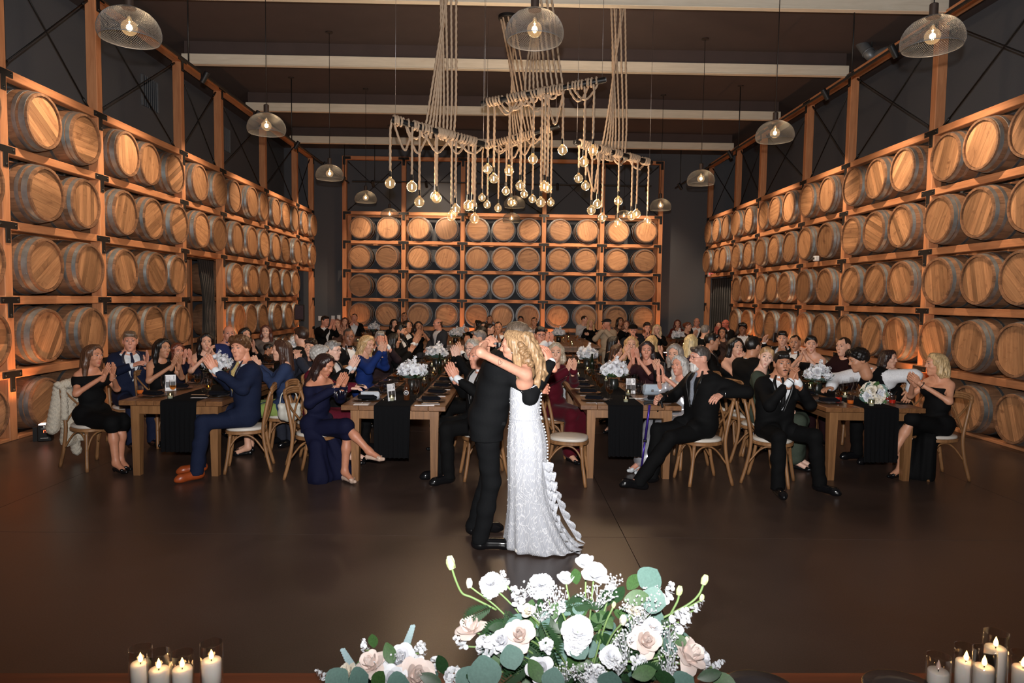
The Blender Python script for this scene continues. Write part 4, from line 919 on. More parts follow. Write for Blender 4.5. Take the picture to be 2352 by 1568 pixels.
        if tie == 'bow':
            c = T((0, .075, 1.118)); child('bow_tie', grow([ell(c + (q*.026, 0, 0), (.026, .012, .017)) for q in (-1, 1)] + [ell(c, (.010, .014, .011))], .006, .006), cloth((14, 14, 16), .5))
        elif tie:
            y0 = yC + .010; child('necktie', grow([ell(T((0, .078, 1.105)), (.017, .015, .016)), cap(T((0, .085, 1.09)), T((0, y0 + .006, 1.02)), .013, .018), cap(T((0, y0 + .006, 1.02)), T((0, y0 + .004, .85)), .018, .026), cap(T((-.01, y0, .85)), T((.01, y0, .80)), .018, .014)], .008 if near else .013, .012), cloth(tie, .5, .1, .35, 160))
    if fit in ('suit', 'shirt', 'pants', 'vest'):
        Lp = [cap((-hw, 0, .60 + dz), (hw, 0, .60 + dz), hr + .012)]
        for q in (-1, 1): Lp += leg(q, .016, 1.1, (.082, .055, .048))
        child('trousers', grow(Lp, vx, .03, [above(.74), below(.055)], (), wr_), cloth(c2 or c1, .85, 0))
    if fit in ('shirt', 'pants', 'vest'):
        J = torso(.014)
        for q in (-1, 1): J += arm(q, .014, 0, (.92 if sleeves != 'short' else 0), .056, .05, .04) if sleeves != 'none' else []
        child('shirt' if m else 'top', grow(J, vx, .03, [neckcut(.064 if not neck else neck), below(.66 + dz)] + ([wedge(.98, .35)] if neck else []), (), wr_), cloth(c1 if fit != 'vest' else c3))
        if m: child('collar', grow([cap(T((0, -.006, 1.10)), T((0, .014, 1.14)), .068, .062)], .010, .01, [above(1.142), below(T((0, 0, 1.09))[2]), wedge(1.05, .35)], [(cap(T((0, -.006, 1.08)), T((0, .014, 1.2)), .056), .004)]), cloth(c1 if fit != 'vest' else c3))
        if fit == 'vest': child('waistcoat', grow(torso(.024), vx, .03, [neckcut(.075), wedge(.90, .42), below(.64 + dz), lambda X, Y, Z: np.abs(X) - .19 + 0*Y + 0*Z]), cloth(c1))
        if tie and fit != 'suit': child('necktie', grow([cap(T((0, .085, 1.10)), T((0, yC + .03, 1.0)), .014, .018), cap(T((0, yC + .03, 1.0)), T((0, yC + .03, .82)), .018, .024)], .012, .012), cloth(tie, .5))
    if fit == 'dress':
        J = torso(.012); nl = {'strapless': 1.005, 'off': 1.035, 'round': 1.2, None: 1.2, 'high': 1.3}[neck]
        if sleeves in ('long', 'short', 'mid'):
            for q in (-1, 1): J += arm(q, .014, 0, {'long': .95, 'mid': .4, 'short': 0}[sleeves], .054, .046, .038)
        if neck == 'off':
            for q in (-1, 1): S, El = sh[q], AR[q][1]; J.append(cap(S + (El - S)*.18, S + (El - S)*.42, .064, .058))
        cuts = [above(nl)] if nl < 1.1 else [neckcut(.085 if neck != 'high' else .058)]
        if sleeves == 'none': cuts.append(lambda X, Y, Z: np.where(Z > T((0, 0, 1.02))[2], np.abs(X - side*(Z - lz)) - sw*.98, -1) + 0*Y)
        if sleeves != 'pantsuit' :
            if stand: J += [cap((0, 0, .95), (0, .02, .30 if skirt == 'long' else .60), .15, .22 if skirt == 'long' else .19)]
            else:
                for q in (-1, 1): J += leg(q, .014, {'long': .92, 'knee': .12, 'mini': 0, 'midi': .6}[skirt], (.088, .070, .075 if skirt == 'long' else .062))
                h0, h1 = (np.array(LG[q][0], float) for q in (-1, 1)); k0, k1 = (np.array(LG[q][1], float) for q in (-1, 1)); J.append(cap((h0 + h1)/2, (k0 + k1)/2, .088, .062))
                if skirt == 'long': J.append(cap((k0 + k1)/2, (np.array(LG[-1][2], float) + np.array(LG[1][2], float))/2 + (0, 0, .06), .07, .10))
        child('dress', grow(J, vx, .035, cuts, (), wr_), cloth(c1, .8, .06 if c1 == (74, 10, 24) else 0))
    # --- shoes
    sm = shoe_b if not shoes else mat('shoe_%d_%d_%d' % shoes, s2l(shoes), .35, noise=.1)
    if near or stand:
        for q in (-1, 1):
            a, t = (np.array(v, float) for v in LG[q][2:4]); hl = (t - a)*(1, 1, 0); hl /= np.linalg.norm(hl) + 1e-9
            if m: g = grow([cap(a*(1, 1, 0) + (0, 0, min(a[2] - .03, .055)) - hl*.03, t + (0, 0, .012) + hl*.01, .046, .042), cap(t + (0, 0, .006), t + hl*.045, .040, .028), cap(a - (0, 0, .04), a + (0, 0, .01), .046)], .011, .02, [below(min(a[2], t[2], .04) - .034)])
            else: g = grow([cap(a - (0, 0, .065) - hl*.02, t - (0, 0, .012), .024, .024), cap(t - (0, 0, .012), t + hl*.05 - (0, 0, .008), .026, .020), cap(a - (0, 0, .06) - hl*.03, (a - hl*.035)*(1, 1, 0) + (0, 0, max(.012, t[2] - .03)), .018, .010), cap(a - hl*.04, a + hl*.032, .014), cap(t + (-.03, 0, .012), t + (.03, 0, .012), .013)], .0095, .014)
            child('shoe', g, sm)
    if (base.y < 13.2 if chair_ is None else chair_) and not stand: chair(base.x, base.y, f if cf is None else cf, ' '.join(('wooden chair under the ' + label).split()[:15]))
    return body, base, hc_, AR, T
# ================================================================ tables in place
T1, T2, T3, T4 = at_z(391, 921, TH), at_z(903, 932, TH), at_z(1450, 931, TH), at_z(2013, 937, TH)
TPOS = []
for p, rot, nm in ((T1, 0, 'leftmost'), (T2, -1, 'second from left'), (T3, 0, 'third from left'), (T4, 0, 'rightmost')):
    for j, wh in ((0, 'its near end by the dance floor'), (1, 'behind the near one')):
        d = Vector((-math.sin(math.radians(rot)), math.cos(math.radians(rot)), 0)); q = p + d*(TL + .01)*j + Vector((-.17*j if p in (T3, T4) else 0, 0, 0))
        table(q.x, q.y, rot, 'wooden farm table, %s, %s of that long row' % (nm, 'near' if j == 0 else 'far') + ' table'*0); TPOS.append((q, rot, nm, j))
for x, nm in ((-3.5, 'leftmost'), (-1.25, 'second from left'), (1.75, 'third from left'), (4.4, 'rightmost')):
    for j in (0, 1):
        table(x, 15.9 + j*(TL + .01), 0, 'wooden farm table in the back block, %s column, %s half' % (nm, 'near' if j == 0 else 'far')); TPOS.append((Vector((x, 15.9 + j*(TL + .01), TH)), 0, nm, 2 + j))
# ================================================================ guests
DB, BK, BL_, GR, SV, AU, BR = (38, 26, 20), (20, 16, 15), (206, 170, 122), (140, 136, 132), (196, 192, 188), (104, 50, 32), (78, 52, 36)
LT, TN, DK, PL_, RD = (218, 166, 140), (190, 136, 106), (148, 100, 74), (228, 184, 164), (210, 148, 124)
NAVY, BLK, WHT = (26, 32, 54), (13, 13, 14), (222, 224, 228)
def P(px, py, label, **k):
    if 'Y' not in k and not k.get('stand'):
        zz = 1.275*(1.03 if k.get('male') else .97); y = at_z(px, py, zz).y
        if y > 20: k['Y'] = 19.6
    return person(px, py, label, **k)
M_ = dict(male=1)
# -- first table, left
g1 = P(215, 816, 'smiling woman with long brown hair in black off-shoulder dress clapping', f=62, h=72, hair='half', hc=(88, 58, 40), sk=(196, 134, 104), fit='dress', c1=BLK, neck='off', skirt='knee', near=1, smile=1, arms='clap', legs={1: ((.09, .03, .55), (.07, .46, .555), (.06, .50, .11), (.06, .63, .045)), -1: ((-.09, .03, .55), (-.05, .45, .555), (-.04, .42, .11), (-.04, .55, .045))})
P(299, 783, 'grey-haired man in navy suit and dotted navy tie beside the black-dressed woman', male=1, f=45, h=28, hair='short', hc=(112, 92, 76), sk=RD, c1=NAVY, tie=(30, 34, 58), near=1, arms=((.06, .30, .98), (.25, .08, .86), (-.6, .5, .3), (-.7, 0, -.6), 'curl'), arms2=((.10, .30, 1.00), (.25, .08, .86), (.0, .4, .9), (-1, 0, 0), 'flat'))
P(374, 799, 'young woman with long dark hair in black sleeveless top clapping', f=60, h=62, hair='long', hc=BK, sk=TN, fit='dress', c1=BLK, neck='round', sleeves='none', near=1)
P(407, 806, 'older woman with short auburn hair clapping beside the young dark-haired woman', f=60, h=52, hair='bob', hc=AU, sk=RD, fit='dress', c1=(24, 24, 40), neck='round', sleeves='mid', near=1, arms='clap_hi', smile=1, Y=9.15)
P(473, 785, 'woman with long dark hair in black dress, hands clasped, by the left doorway', f=40, h=30, hair='long', hc=BK, sk=LT, fit='dress', c1=BLK, neck='round', sleeves='none', near=1, arms='clasp', Y=9.4)
P(552, 799, 'curly-haired young man in navy suit with gold tie clapping', male=1, f=-52, h=-12, hair='curly', hc=(92, 60, 38), sk=(214, 150, 122), c1=(25, 32, 54), tie=(170, 148, 96), near=1, cf=-75, shoes=(150, 66, 28), Y=7.35, legs={1: ((.09, .03, .55), (.13, .45, .56), (.13, .42, .10), (.14, .57, .035)), -1: ((-.09, .03, .55), (-.13, .45, .555), (-.15, .52, .10), (-.17, .66, .035))})
gD = P(645, 804, 'woman with long brown hair in blue denim jacket and green skirt, in profile', f=-80, h=-75, hair='half', hc=(70, 44, 34), sk=LT, fit='dress', c1=(44, 56, 86), neck='round', sleeves='long', skirt='knee', near=1, Y=8.15)
P(617, 801, 'dark-haired guest with head turned away behind the denim jacket woman', male=1, f=110, hair='short', hc=BK, sk=TN, c1=BLK, near=1, Y=12.1, arms='table')
P(526, 766, 'balding man in navy shirt and tie at the far left', male=1, f=60, h=30, hair='fringe', hc=(96, 84, 74), sk=RD, fit='shirt', c1=(36, 46, 92), tie=(60, 70, 110), near=1, arms='lap', smile=1)
P(563, 769, 'smiling dark-haired woman in black behind the curly-haired man', f=40, h=48, hair='bob', hc=BK, sk=LT, fit='dress', c1=BLK, neck='round', sleeves='mid', near=1, smile=1, Y=11.3)
P(611, 761, 'woman with long auburn hair in grey fur wrap', f=20, h=8, hair='long', hc=(92, 52, 42), sk=PL_, fit='dress', c1=(96, 88, 84), neck='round', sleeves='long', near=1, arms='lap', Y=12.6)
P(714, 797, 'young man with dark fringe facing the camera, behind curly grey hair', male=1, f=-40, h=-8, hair='short', hc=DB, sk=LT, fit='shirt', c1=(44, 46, 56), near=1, Y=8.9, arms='clasp')
P(692, 772, 'dark-haired guest seen from behind at the left table', male=1, f=-130, hair='short', hc=(54, 36, 28), sk=LT, c1=BLK, near=1, Y=9.3, arms='table')
# -- second table
g15 = P(747, 838, 'woman with long dark hair in navy gown, crossed bare legs, looking down clapping', f=58, h=62, pitch=-22, hair='front', hc=(44, 26, 24), sk=(190, 128, 100), fit='dress', c1=(18, 20, 44), neck='off', sleeves='long', skirt='mini', near=1, Y=7.05, lean=.12, eyes='closed', smile=1, cf=80, shoes=(196, 168, 150), legs={1: ((.09, .03, .55), (.02, .46, .62), (-.08, .70, .36), (-.10, .83, .30)), -1: ((-.09, .03, .55), (-.02, .44, .54), (.0, .42, .11), (.02, .55, .045))})
P(735, 818, 'woman with curly grey hair in white lace skirt, burgundy sleeves, holding phone', f=85, h=100, hair='curly', hc=(172, 166, 160), sk=PL_, fit='dress', c1=(86, 20, 36), neck='round', sleeves='long', skirt='knee', near=1, Y=7.75, arms=((.12, .44, .90), (.24, .14, .86), (-.1, 1, .1), (0, .2, -1), 'curl'))
P(765, 804, 'old man with grey hair and glasses in tuxedo, facing right', male=1, f=75, h=72, hair='short', hc=GR, sk=PL_, c1=BLK, tie='bow', near=1, Y=8.35, glasses=(60, 56, 50), smile=1)
P(801, 773, 'older dark-skinned man with shaved head in tuxedo', male=1, f=60, h=25, hair='crop', hc=(60, 56, 54), sk=(138, 92, 70), c1=BLK, tie='bow', near=1, arms='lap')
P(844, 790, 'woman with wavy blonde hair in royal blue dress with raised hands', f=70, h=55, pitch=-12, hair='wavy', hc=BL_, sk=LT, fit='dress', c1=(24, 46, 104), neck='round', sleeves='long', near=1, arms='clap_hi', eyes='closed', Y=9.3)
P(873, 778, 'grey-bearded man hiding his face behind his hands', male=1, f=40, h=20, hair='short', hc=GR, sk=RD, c1=(40, 30, 34), near=1, arms='face', beard='beard', bc=(150, 146, 142), Y=10.6)
P(905, 782, 'woman with dark hair turned away beside the blue dress woman', f=100, h=110, hair='long', hc=BK, sk=TN, fit='dress', c1=BLK, neck='round', sleeves='long', near=1, Y=10.9)
P(921, 760, 'bearded dark-haired man in black suit in profile, clapping', male=1, f=75, h=75, hair='short', hc=BK, sk=TN, c1=BLK, near=1, beard='beard', bc=BK)
P(935, 749, 'man with short dark hair behind the bearded man in profile', male=1, f=60, h=70, hair='crop', hc=BK, sk=TN, c1=BLK)
P(961, 749, 'smiling dark-haired woman in black dress clapping at mid distance', f=20, h=10, hair='long', hc=DB, sk=TN, fit='dress', c1=BLK, neck='strapless', smile=1, arms='clap_hi')
P(905, 743, 'dark-haired woman with fringe in the back left crowd', f=40, h=30, hair='long', hc=BK, sk=LT, fit='dress', c1=BLK, sleeves='long')
P(929, 727, 'man with short black hair standing at the back left', male=1, f=10, hair='crop', hc=BK, sk=TN, fit='shirt', c1=(60, 52, 50))
P(1005, 743, 'bald man in grey suit turned to the left', male=1, f=-50, h=-60, hair='fringe', hc=(80, 60, 50), sk=RD, c1=(52, 54, 60), arms='lap')
P(747, 737, 'man in dark jacket clapping at the far back left', male=1, f=60, h=60, hair='short', hc=BK, sk=RD, c1=BLK, arms='clap_hi')
P(775, 743, 'fair woman leaning in beside the dark jacket man', f=30, h=10, roll=8, hair='half', hc=(120, 76, 60), sk=LT, fit='dress', c1=(96, 70, 60), neck='strapless', smile=1)
P(792, 739, 'brown-haired woman smiling at the far back left', f=20, h=10, roll=-10, hair='long', hc=(84, 48, 40), sk=LT, fit='dress', c1=(60, 24, 30), smile=1)
P(814, 730, 'man with mustache by the left end of the back rack', male=1, f=10, h=0, hair='crop', hc=BK, sk=RD, c1=BLK, beard='mustache', arms='clap_hi')
P(1085, 800, 'older woman with short grey hair and glasses on the right of the second table', f=-60, h=-35, hair='bob', hc=(176, 168, 158), sk=PL_, fit='dress', c1=BLK, neck='round', sleeves='long', near=1, glasses=(40, 30, 30), Y=8.55, arms='clap_hi')
P(1098, 818, 'bald old man with white hair half hidden behind the groom, clapping', male=1, f=-62, h=-50, hair='fringe', hc=SV, sk=RD, c1=BLK, near=1, Y=7.15, cf=-80)
P(1100, 777, 'man with swept grey hair behind the groom', male=1, f=-80, hair='short', hc=(118, 112, 110), sk=LT, c1=BLK, near=1, Y=10.4)
P(1103, 764, 'dark-haired guest seen from behind at the second table', f=-130, hair='bob', hc=BK, sk=TN, fit='dress', c1=BLK, sleeves='long', Y=12)
P(1097, 746, 'dark-haired guest turned away near the back middle', f=-90, hair='bob', hc=BK, sk=TN, fit='dress', c1=BLK, sleeves='long')
P(1111, 750, 'round-faced woman with dark hair near the back middle', f=-10, hair='updo', hc=DB, sk=LT, fit='dress', c1=(70, 30, 34), smile=1)
P(1125, 734, 'man with cropped black hair behind the round-faced woman', male=1, f=0, hair='crop', hc=BK, sk=TN, c1=BLK)
P(1126, 755, 'woman with pulled-back dark hair in profile near the groom', f=60, h=70, hair='updo', hc=DB, sk=LT, fit='dress', c1=BLK, sleeves='short')
P(1144, 752, 'smiling man in white shirt and dark tie near the groom', male=1, f=-5, h=0, hair='crop', hc=BK, sk=TN, c1=BLK, tie=(24, 24, 40), smile=1)
# -- third table
P(1241, 769, 'man with dark-rimmed glasses raising his hands behind the bride', male=1, f=30, h=10, hair='short', hc=BK, sk=RD, fit='shirt', c1=WHT, tie=(20, 20, 30), near=1, glasses=(20, 20, 30), arms='clap_hi', Y=10.6)
P(1196, 735, 'dark-haired woman at the far back, above the bride', f=0, hair='updo', hc=BK, sk=TN, fit='dress', c1=(80, 60, 60), sleeves='short')
P(1227, 739, 'man in white shirt at the far back, before a barrel head', male=1, f=0, hair='crop', hc=BK, sk=TN, fit='shirt', c1=(206, 200, 200))
P(1277, 809, 'woman with wavy grey-blonde hair in burgundy velvet jacket clapping', f=35, h=-6, hair='bob', hc=(176, 160, 138), sk=LT, fit='dress', c1=(74, 10, 24), neck='round', sleeves='long', near=1, cf=75, Y=8.2, arms=((.05, .32, 1.06), (.24, .12, .88), (-.10, .35, .95), (-1, .05, .1), 'flat'))
P(1343, 734, 'man in white shirt standing behind the blonde woman in black', male=1, f=20, h=60, hair='crop', hc=DB, sk=LT, fit='shirt', c1=(196, 196, 200))
P(1357, 742, 'blonde woman in black with folded arms at the back', f=10, h=0, hair='wavy', hc=BL_, sk=LT, fit='dress', c1=BLK, sleeves='long', neck='round', arms='cross', smile=1)
P(1394, 743, 'man in beige shirt and dark cap turned left', male=1, f=-30, h=-70, hair='crop', hc=GR, sk=RD, fit='shirt', c1=(176, 160, 140), cap_=(40, 40, 44), arms='clasp')
P(1438, 746, 'woman with reddish brown hair in black near the man in cap', f=0, h=0, hair='bob', hc=(116, 74, 56), sk=LT, fit='dress', c1=BLK, sleeves='long')
P(1424, 738, 'dark-haired woman between the capped men at the back', f=20, hair='long', hc=DB, sk=TN, fit='dress', c1=(90, 70, 60))
P(1454, 759, 'bearded man in black cap', male=1, f=-10, h=-10, hair='crop', hc=DB, sk=RD, fit='shirt', c1=(26, 28, 34), beard='beard', bc=(80, 66, 54), cap_=(12, 12, 13))
P(1486, 753, 'bearded dark-haired man in dark shirt beside the black cap', male=1, f=-10, h=5, hair='short', hc=DB, sk=RD, fit='shirt', c1=(24, 26, 36), beard='beard', bc=(96, 52, 36))
P(1509, 756, 'blonde woman with hands together at the back right', f=-20, h=-10, hair='half', hc=(214, 190, 150), sk=PL_, fit='dress', c1=BLK, sleeves='mid', arms='clap_hi')
P(1411, 788, 'woman with long black hair in profile facing right', f=70, h=80, hair='long', hc=BK, sk=LT, fit='dress', c1=BLK, sleeves='long', near=1, arms='table', Y=11.2)
P(1418, 806, 'woman resting her chin on folded hands at the third table', f=-30, h=60, pitch=-6, hair='half', hc=BR, sk=LT, fit='dress', c1=(50, 30, 26), sleeves='short', near=1, arms='chin', Y=10.8)
P(1450, 791, 'woman with wavy blonde hair covering her mouth with both hands', f=-40, h=-8, hair='wavy', hc=(200, 158, 108), sk=LT, fit='dress', c1=BLK, sleeves='short', near=1, arms=((.03, .17, 1.12), (.20, .22, .9), (-.35, .0, .95), (-.6, -.8, 0), 'flat'), Y=9.9)
P(1485, 804, 'woman with short dark hair and fringe in plum dress clapping', f=-50, h=-12, hair='bob', hc=(46, 32, 32), sk=RD, fit='dress', c1=(44, 22, 28), sleeves='short', near=1, arms='clap_hi', Y=8.9)
P(1497, 787, 'blonde woman seen from behind', f=140, hair='long', hc=(214, 178, 124), sk=LT, fit='dress', c1=BLK, sleeves='short', near=1, Y=11)
P(1550, 811, 'woman with long grey hair looking down and smiling', f=-60, h=-35, pitch=-10, hair='long', hc=(150, 140, 132), sk=LT, fit='dress', c1=(30, 26, 28), sleeves='long', near=1, smile=1, Y=8.5, arms='clap')
gs = P(1560, 838, 'silver-haired woman in silver sequin dress filming with a black phone', f=-55, h=-50, hair='half', hc=(186, 182, 178), sk=RD, fit='dress', c1=(150, 148, 150), sleeves='short', skirt='long', near=1, Y=7.75, arms=((.13, .27, 1.12), (.22, .14, .92), (-.15, .1, .98), (-.95, .2, .1), 'flat'), arms2=((-.02, .31, 1.13), (.22, .16, .92), (.0, .1, .98), (-.9, .4, .0), 'curl'), shoes=(206, 210, 214), legs={q: ((q*.09, .03, .55), (q*.075, .46, .53), (q*.06 - .02, .66, .11), (q*.06 - .02, .80, .045)) for q in (-1, 1)})
g49 = P(1606, 822, 'old man with white beard and tinted glasses in black suit, legs stretched', male=1, f=-68, h=-72, pitch=4, hair='short', hc=(70, 62, 58), sk=(206, 150, 128), c1=BLK, c3=(16, 16, 18), tie=(120, 124, 134), near=1, beard='goatee', bc=(206, 202, 198), glasses=(90, 30, 34), Y=7.05, smile=0, cf=-80, arms=((.10, .42, .86), (.27, .16, .84), (-.2, .95, -.1), (-.9, 0, -.4), 'grip'), arms2=((.27, -.02, .93), (.34, -.27, .95), (.1, .85, -.35), (-.2, .2, -.9), 'curl'), legs={-1: ((-.09, .03, .55), (-.13, .46, .50), (-.10, .76, .13), (-.08, .92, .08)), 1: ((.09, .03, .55), (.12, .44, .53), (.10, .50, .10), (.10, .64, .035))})
# -- fourth table
P(1587, 785, 'woman with straight platinum hair seen from behind', f=130, h=150, hair='long', hc=(226, 200, 150), sk=PL_, fit='dress', c1=(44, 40, 60), sleeves='short', near=1, Y=10.8)
P(1636, 784, 'man with dark mustache in tuxedo, in profile facing right', male=1, f=70, h=78, hair='short', hc=BK, sk=TN, c1=BLK, tie='bow', near=1, beard='mustache', arms='table')
P(1690, 797, 'dark-haired woman resting her fingers on her chin, smiling at the camera', f=40, h=12, hair='long', hc=BK, sk=LT, fit='dress', c1=BLK, neck='strapless', near=1, arms='chin', smile=1, Y=9.0)
P(1731, 796, 'dark-haired man in black tuxedo turned away to the right', male=1, f=115, h=120, hair='short', hc=BK, sk=TN, c1=BLK, near=1, Y=8.55, arms='table')
P(1760, 820, 'blonde woman with low bun in sage green dress tilting her head', f=55, h=-18, roll=-12, hair='updo', hc=(186, 146, 104), sk=PL_, fit='dress', c1=(62, 70, 60), sleeves='long', near=1, Y=7.9, arms='lap')
g62 = P(1797, 834, 'man with dark mustache in tuxedo holding both hands before his mouth', male=1, f=12, h=-6, roll=4, hair='short', hc=BK, sk=(176, 122, 94), c1=BLK, tie=(14, 14, 15), near=1, beard='mustache', Y=6.95, lean=.10, arms=((.035, .26, 1.10), (.23, .24, .86), (-.28, .05, .95), (-1, -.1, .1), 'curl'), cf=60, legs={1: ((.09, .03, .55), (.20, .40, .56), (.22, .44, .10), (.26, .58, .035)), -1: ((-.09, .03, .55), (-.20, .40, .56), (-.26, .42, .10), (-.32, .56, .035))})
P(1797, 777, 'young man in tuxedo filming with a black phone', male=1, f=-50, h=-25, hair='short', hc=BK, sk=LT, c1=BLK, near=1, arms=((.20, .26, 1.17), (.26, .14, .95), (-.15, .1, .98), (-.95, .2, .1), 'curl'), arms2='lap')
P(1826, 787, 'man with dark mustache and stubble beside the one filming', male=1, f=-60, h=-35, hair='crop', hc=BK, sk=TN, c1=BLK, near=1, beard='mustache', Y=10.5)
P(1863, 790, 'woman with black hair tied up in strapless black dress', f=-50, h=-22, hair='updo', hc=BK, sk=LT, fit='dress', c1=BLK, neck='strapless', near=1, Y=9.7, arms='clasp')
P(1937, 795, 'man with short dark hair in dark burgundy shirt', male=1, f=-70, h=-60, hair='crop', hc=DB, sk=LT, fit='shirt', c1=(34, 14, 18), near=1, Y=9.2, arms='table')
P(1972, 826, 'dark-haired man in white shirt and black waistcoat leaning over the table', male=1, f=-75, h=-95, pitch=-14, hair='curly', hc=BK, sk=TN, fit='vest', c1=BLK, c3=WHT, c2=BLK, tie=BLK, near=1, Y=8.0, lean=.75, hz=-.02, arms=((.12, .58, .87), (.24, .38, .95), (-.2, .9, -.1), (-.2, 0, -1), 'curl'), arms2=((.28, -.11, .87), (.31, -.26, 1.06), (0, .5, -.85), (-.5, 0, -.8), 'curl'))
P(2042, 824, 'smiling dark-haired woman looking right behind the waistcoat man', f=-40, h=35, roll=-8, hair='half', hc=(44, 28, 26), sk=LT, fit='dress', c1=BLK, neck='strapless', near=1, smile=1, Y=8.7, arms='lap')
g69 = P(2149, 836, 'woman with wavy blonde bob in strapless black dress, bare knee raised', f=-70, h=-98, hair='bob', hc=(196, 166, 122), sk=(206, 148, 118), fit='dress', c1=BLK, neck='strapless', skirt='mini', near=1, Y=7.35, cf=-85, arms=((.04, .33, 1.06), (.23, .12, .88), (-.15, .75, .65), (-1, .05, .1), 'flat'), legs={-1: ((-.09, .03, .55), (-.06, .44, .68), (.02, .58, .32), (.04, .70, .26)), 1: ((.09, .03, .55), (.07, .44, .55), (.06, .42, .11), (.06, .55, .045))})
# -- far right
for a in ((1556, 743, 'woman with long dark red hair in rust dress near the right wall', dict(f=-10, h=-10, hair='long', hc=(92, 46, 38), sk=LT, fit='dress', c1=(90, 36, 30), sleeves='long', smile=1)),
 (1580, 750, 'woman with tied auburn hair looking right near the right wall', dict(f=30, h=50, hair='updo', hc=(120, 66, 46), sk=LT, fit='dress', c1=(60, 40, 36), sleeves='short')),
 (1600, 740, 'bald man in dark jacket near the right doorway', dict(male=1, f=-10, h=-30, hair='fringe', hc=(70, 50, 44), sk=RD, c1=(26, 26, 30), arms='lap')),
 (1650, 747, 'dark-haired woman before the right doorway curtain', dict(f=-30, h=-10, hair='long', hc=DB, sk=LT, fit='dress', c1=BLK, sleeves='short')),
 (1666, 744, 'red-faced bald man half hidden by the far right barrels', dict(male=1, f=-60, h=-60, hair='fringe', hc=(90, 70, 60), sk=(200, 110, 90), c1=BLK)),
 (1660, 764, 'woman with wavy dark hair clapping at the far right', dict(f=-40, h=-30, hair='wavy', hc=BK, sk=TN, fit='dress', c1=(70, 54, 48), sleeves='long', smile=1)),
 (1706, 755, 'young man with curly black hair in dark jacket at the far right', dict(male=1, f=-30, h=-30, hair='curly', hc=BK, sk=DK, c1=BLK, arms='lap')),
 (1620, 760, 'man with grey hair turned away near the right doorway', dict(male=1, f=140, hair='short', hc=GR, sk=LT, c1=BLK, arms='lap'))): P(a[0], a[1], a[2], **a[3])
# skirt panels falling from the two short dresses
def panel(root, prims, col, name='skirt_panel', disp=1):
    ob(name, mesh_np(name, [grow(prims, .015, .05, (), (), (lambda X, Y, Z: .006*np.sin(70*X + 40*Y)) if disp else None)], cloth(col, .8, .05)), root)
panel(g15[0], [cap((.10, .02, .54), (.14, .16, .40), .11, .09), cap((.14, .16, .40), (.16, .20, .05), .085, .12), cap((.02, .10, .45), (.02, .22, .05), .07, .09), cap((-.08, .1, .50), (-.12, .30, .06), .08, .10)], (18, 20, 44))
panel(g69[0], [cap((-.04, .0, .54), (-.05, .16, .42), .12, .09), cap((-.05, .16, .42), (-.04, .20, .05), .085, .12), cap((.06, .10, .45), (.06, .30, .05), .08, .10)], BLK)
panel(gD[0], [cap((q*.09, .03, .55), (q*.08, .46, .55), .108, .080) for q in (-1, 1)] + [cap((0, .05, .55), (0, .44, .55), .10, .07)], (128, 146, 78), 'skirt')
for ch in gs[0].children:
    if ch.name.startswith('dress'): ch.data.materials[0] = mat('silver_sequin', s2l((196, 196, 202)), .32, .55, noise=.45, nscale=420)
# small worn things
def wearing(root, name, mb, m, lab=None):
    o = mb.obj(name, m, root)
    if lab: o['label'] = lab
AR = g15[3]
for q in (-1, 1):
    Wr, El = AR[q][:2]; d = (El - Wr)/np.linalg.norm(El - Wr); m = MB()
    for k in range(10):
        a = k*2*pi/10; u = np.cross(d, (0, 0, 1.)); u /= np.linalg.norm(u); v = np.cross(d, u); p = Wr + d*.035 + .040*(math.cos(a)*u + math.sin(a)*v); m.ball(p, .006, 6, 5); m.tube([p, p + (0, 0, -.05 - .03*(k % 3))], .0028, 4)
    o = m.obj('beaded_cuff', silver, g15[0]); o['kind'] = 'stuff'
def ring(root, A, q, off, r, m, nm):
    Wr, El = A[q][:2]; d = (El - Wr)/np.linalg.norm(El - Wr); c = Wr + d*off; u = np.cross(d, (0, 0, 1.)); u /= np.linalg.norm(u) + 1e-9; v = np.cross(d, u); a = np.arange(18)*2*pi/18
    MB().tube(c + r*(np.cos(a)[:, None]*u + np.sin(a)[:, None]*v), .0045, 6, closed=True).obj(nm, m, root)
ring(g1[0], g1[3], -1, .03, .032, silver, 'bracelet'); ring(g49[0], g49[3], -1, .02, .040, silver, 'wrist_watch'); ring(g69[0], g69[3], -1, .03, .031, black, 'bracelet'); ring(g62[0], g62[3], 1, .0, .040, black, 'wrist_watch')
# ================================================================ things on the tables
clear = thin_glass('clear_glass', (.96, .96, .96), 1.7); wine_m = thin_glass('white_wine', (.95, .70, .42), .4); red_m = mat('red_drink', (.55, .02, .01), .1, noise=.1); amber_m = mat('amber_drink', (.75, .17, .02), .1, noise=.1)
napk = cloth((16, 16, 22), .9); runm = cloth((12, 12, 14), .95); plate_m = mat('charger_black', (.012, .012, .013), .25, noise=.1); paper = mat('card_paper', s2l((232, 230, 232)), .6, noise=.02); ink = mat('ink', (.03, .03, .04), .6); kraft = mat('kraft_paper', s2l((186, 152, 120)), .7)
me_goblet = MB().lathe([(.0001, .002), (.034, .002), (.034, .005), (.006, .010), (.005, .055), (.012, .062), (.032, .085), (.038, .115), (.036, .15), (.033, .168)], 18).mesh('goblet', clear)
me_gwine = MB().lathe([(.0001, .064), (.011, .064), (.031, .086), (.036, .104), (.0001, .104)], 16).mesh('wine', wine_m)
me_flute = MB().lathe([(.0001, .002), (.031, .002), (.031, .005), (.005, .010), (.0045, .085), (.012, .10), (.023, .14), (.025, .185), (.022, .225)], 16).mesh('flute', clear)
me_fwine = MB().lathe([(.0001, .096), (.011, .10), (.022, .14), (.023, .150), (.0001, .150)], 14).mesh('wine', wine_m)
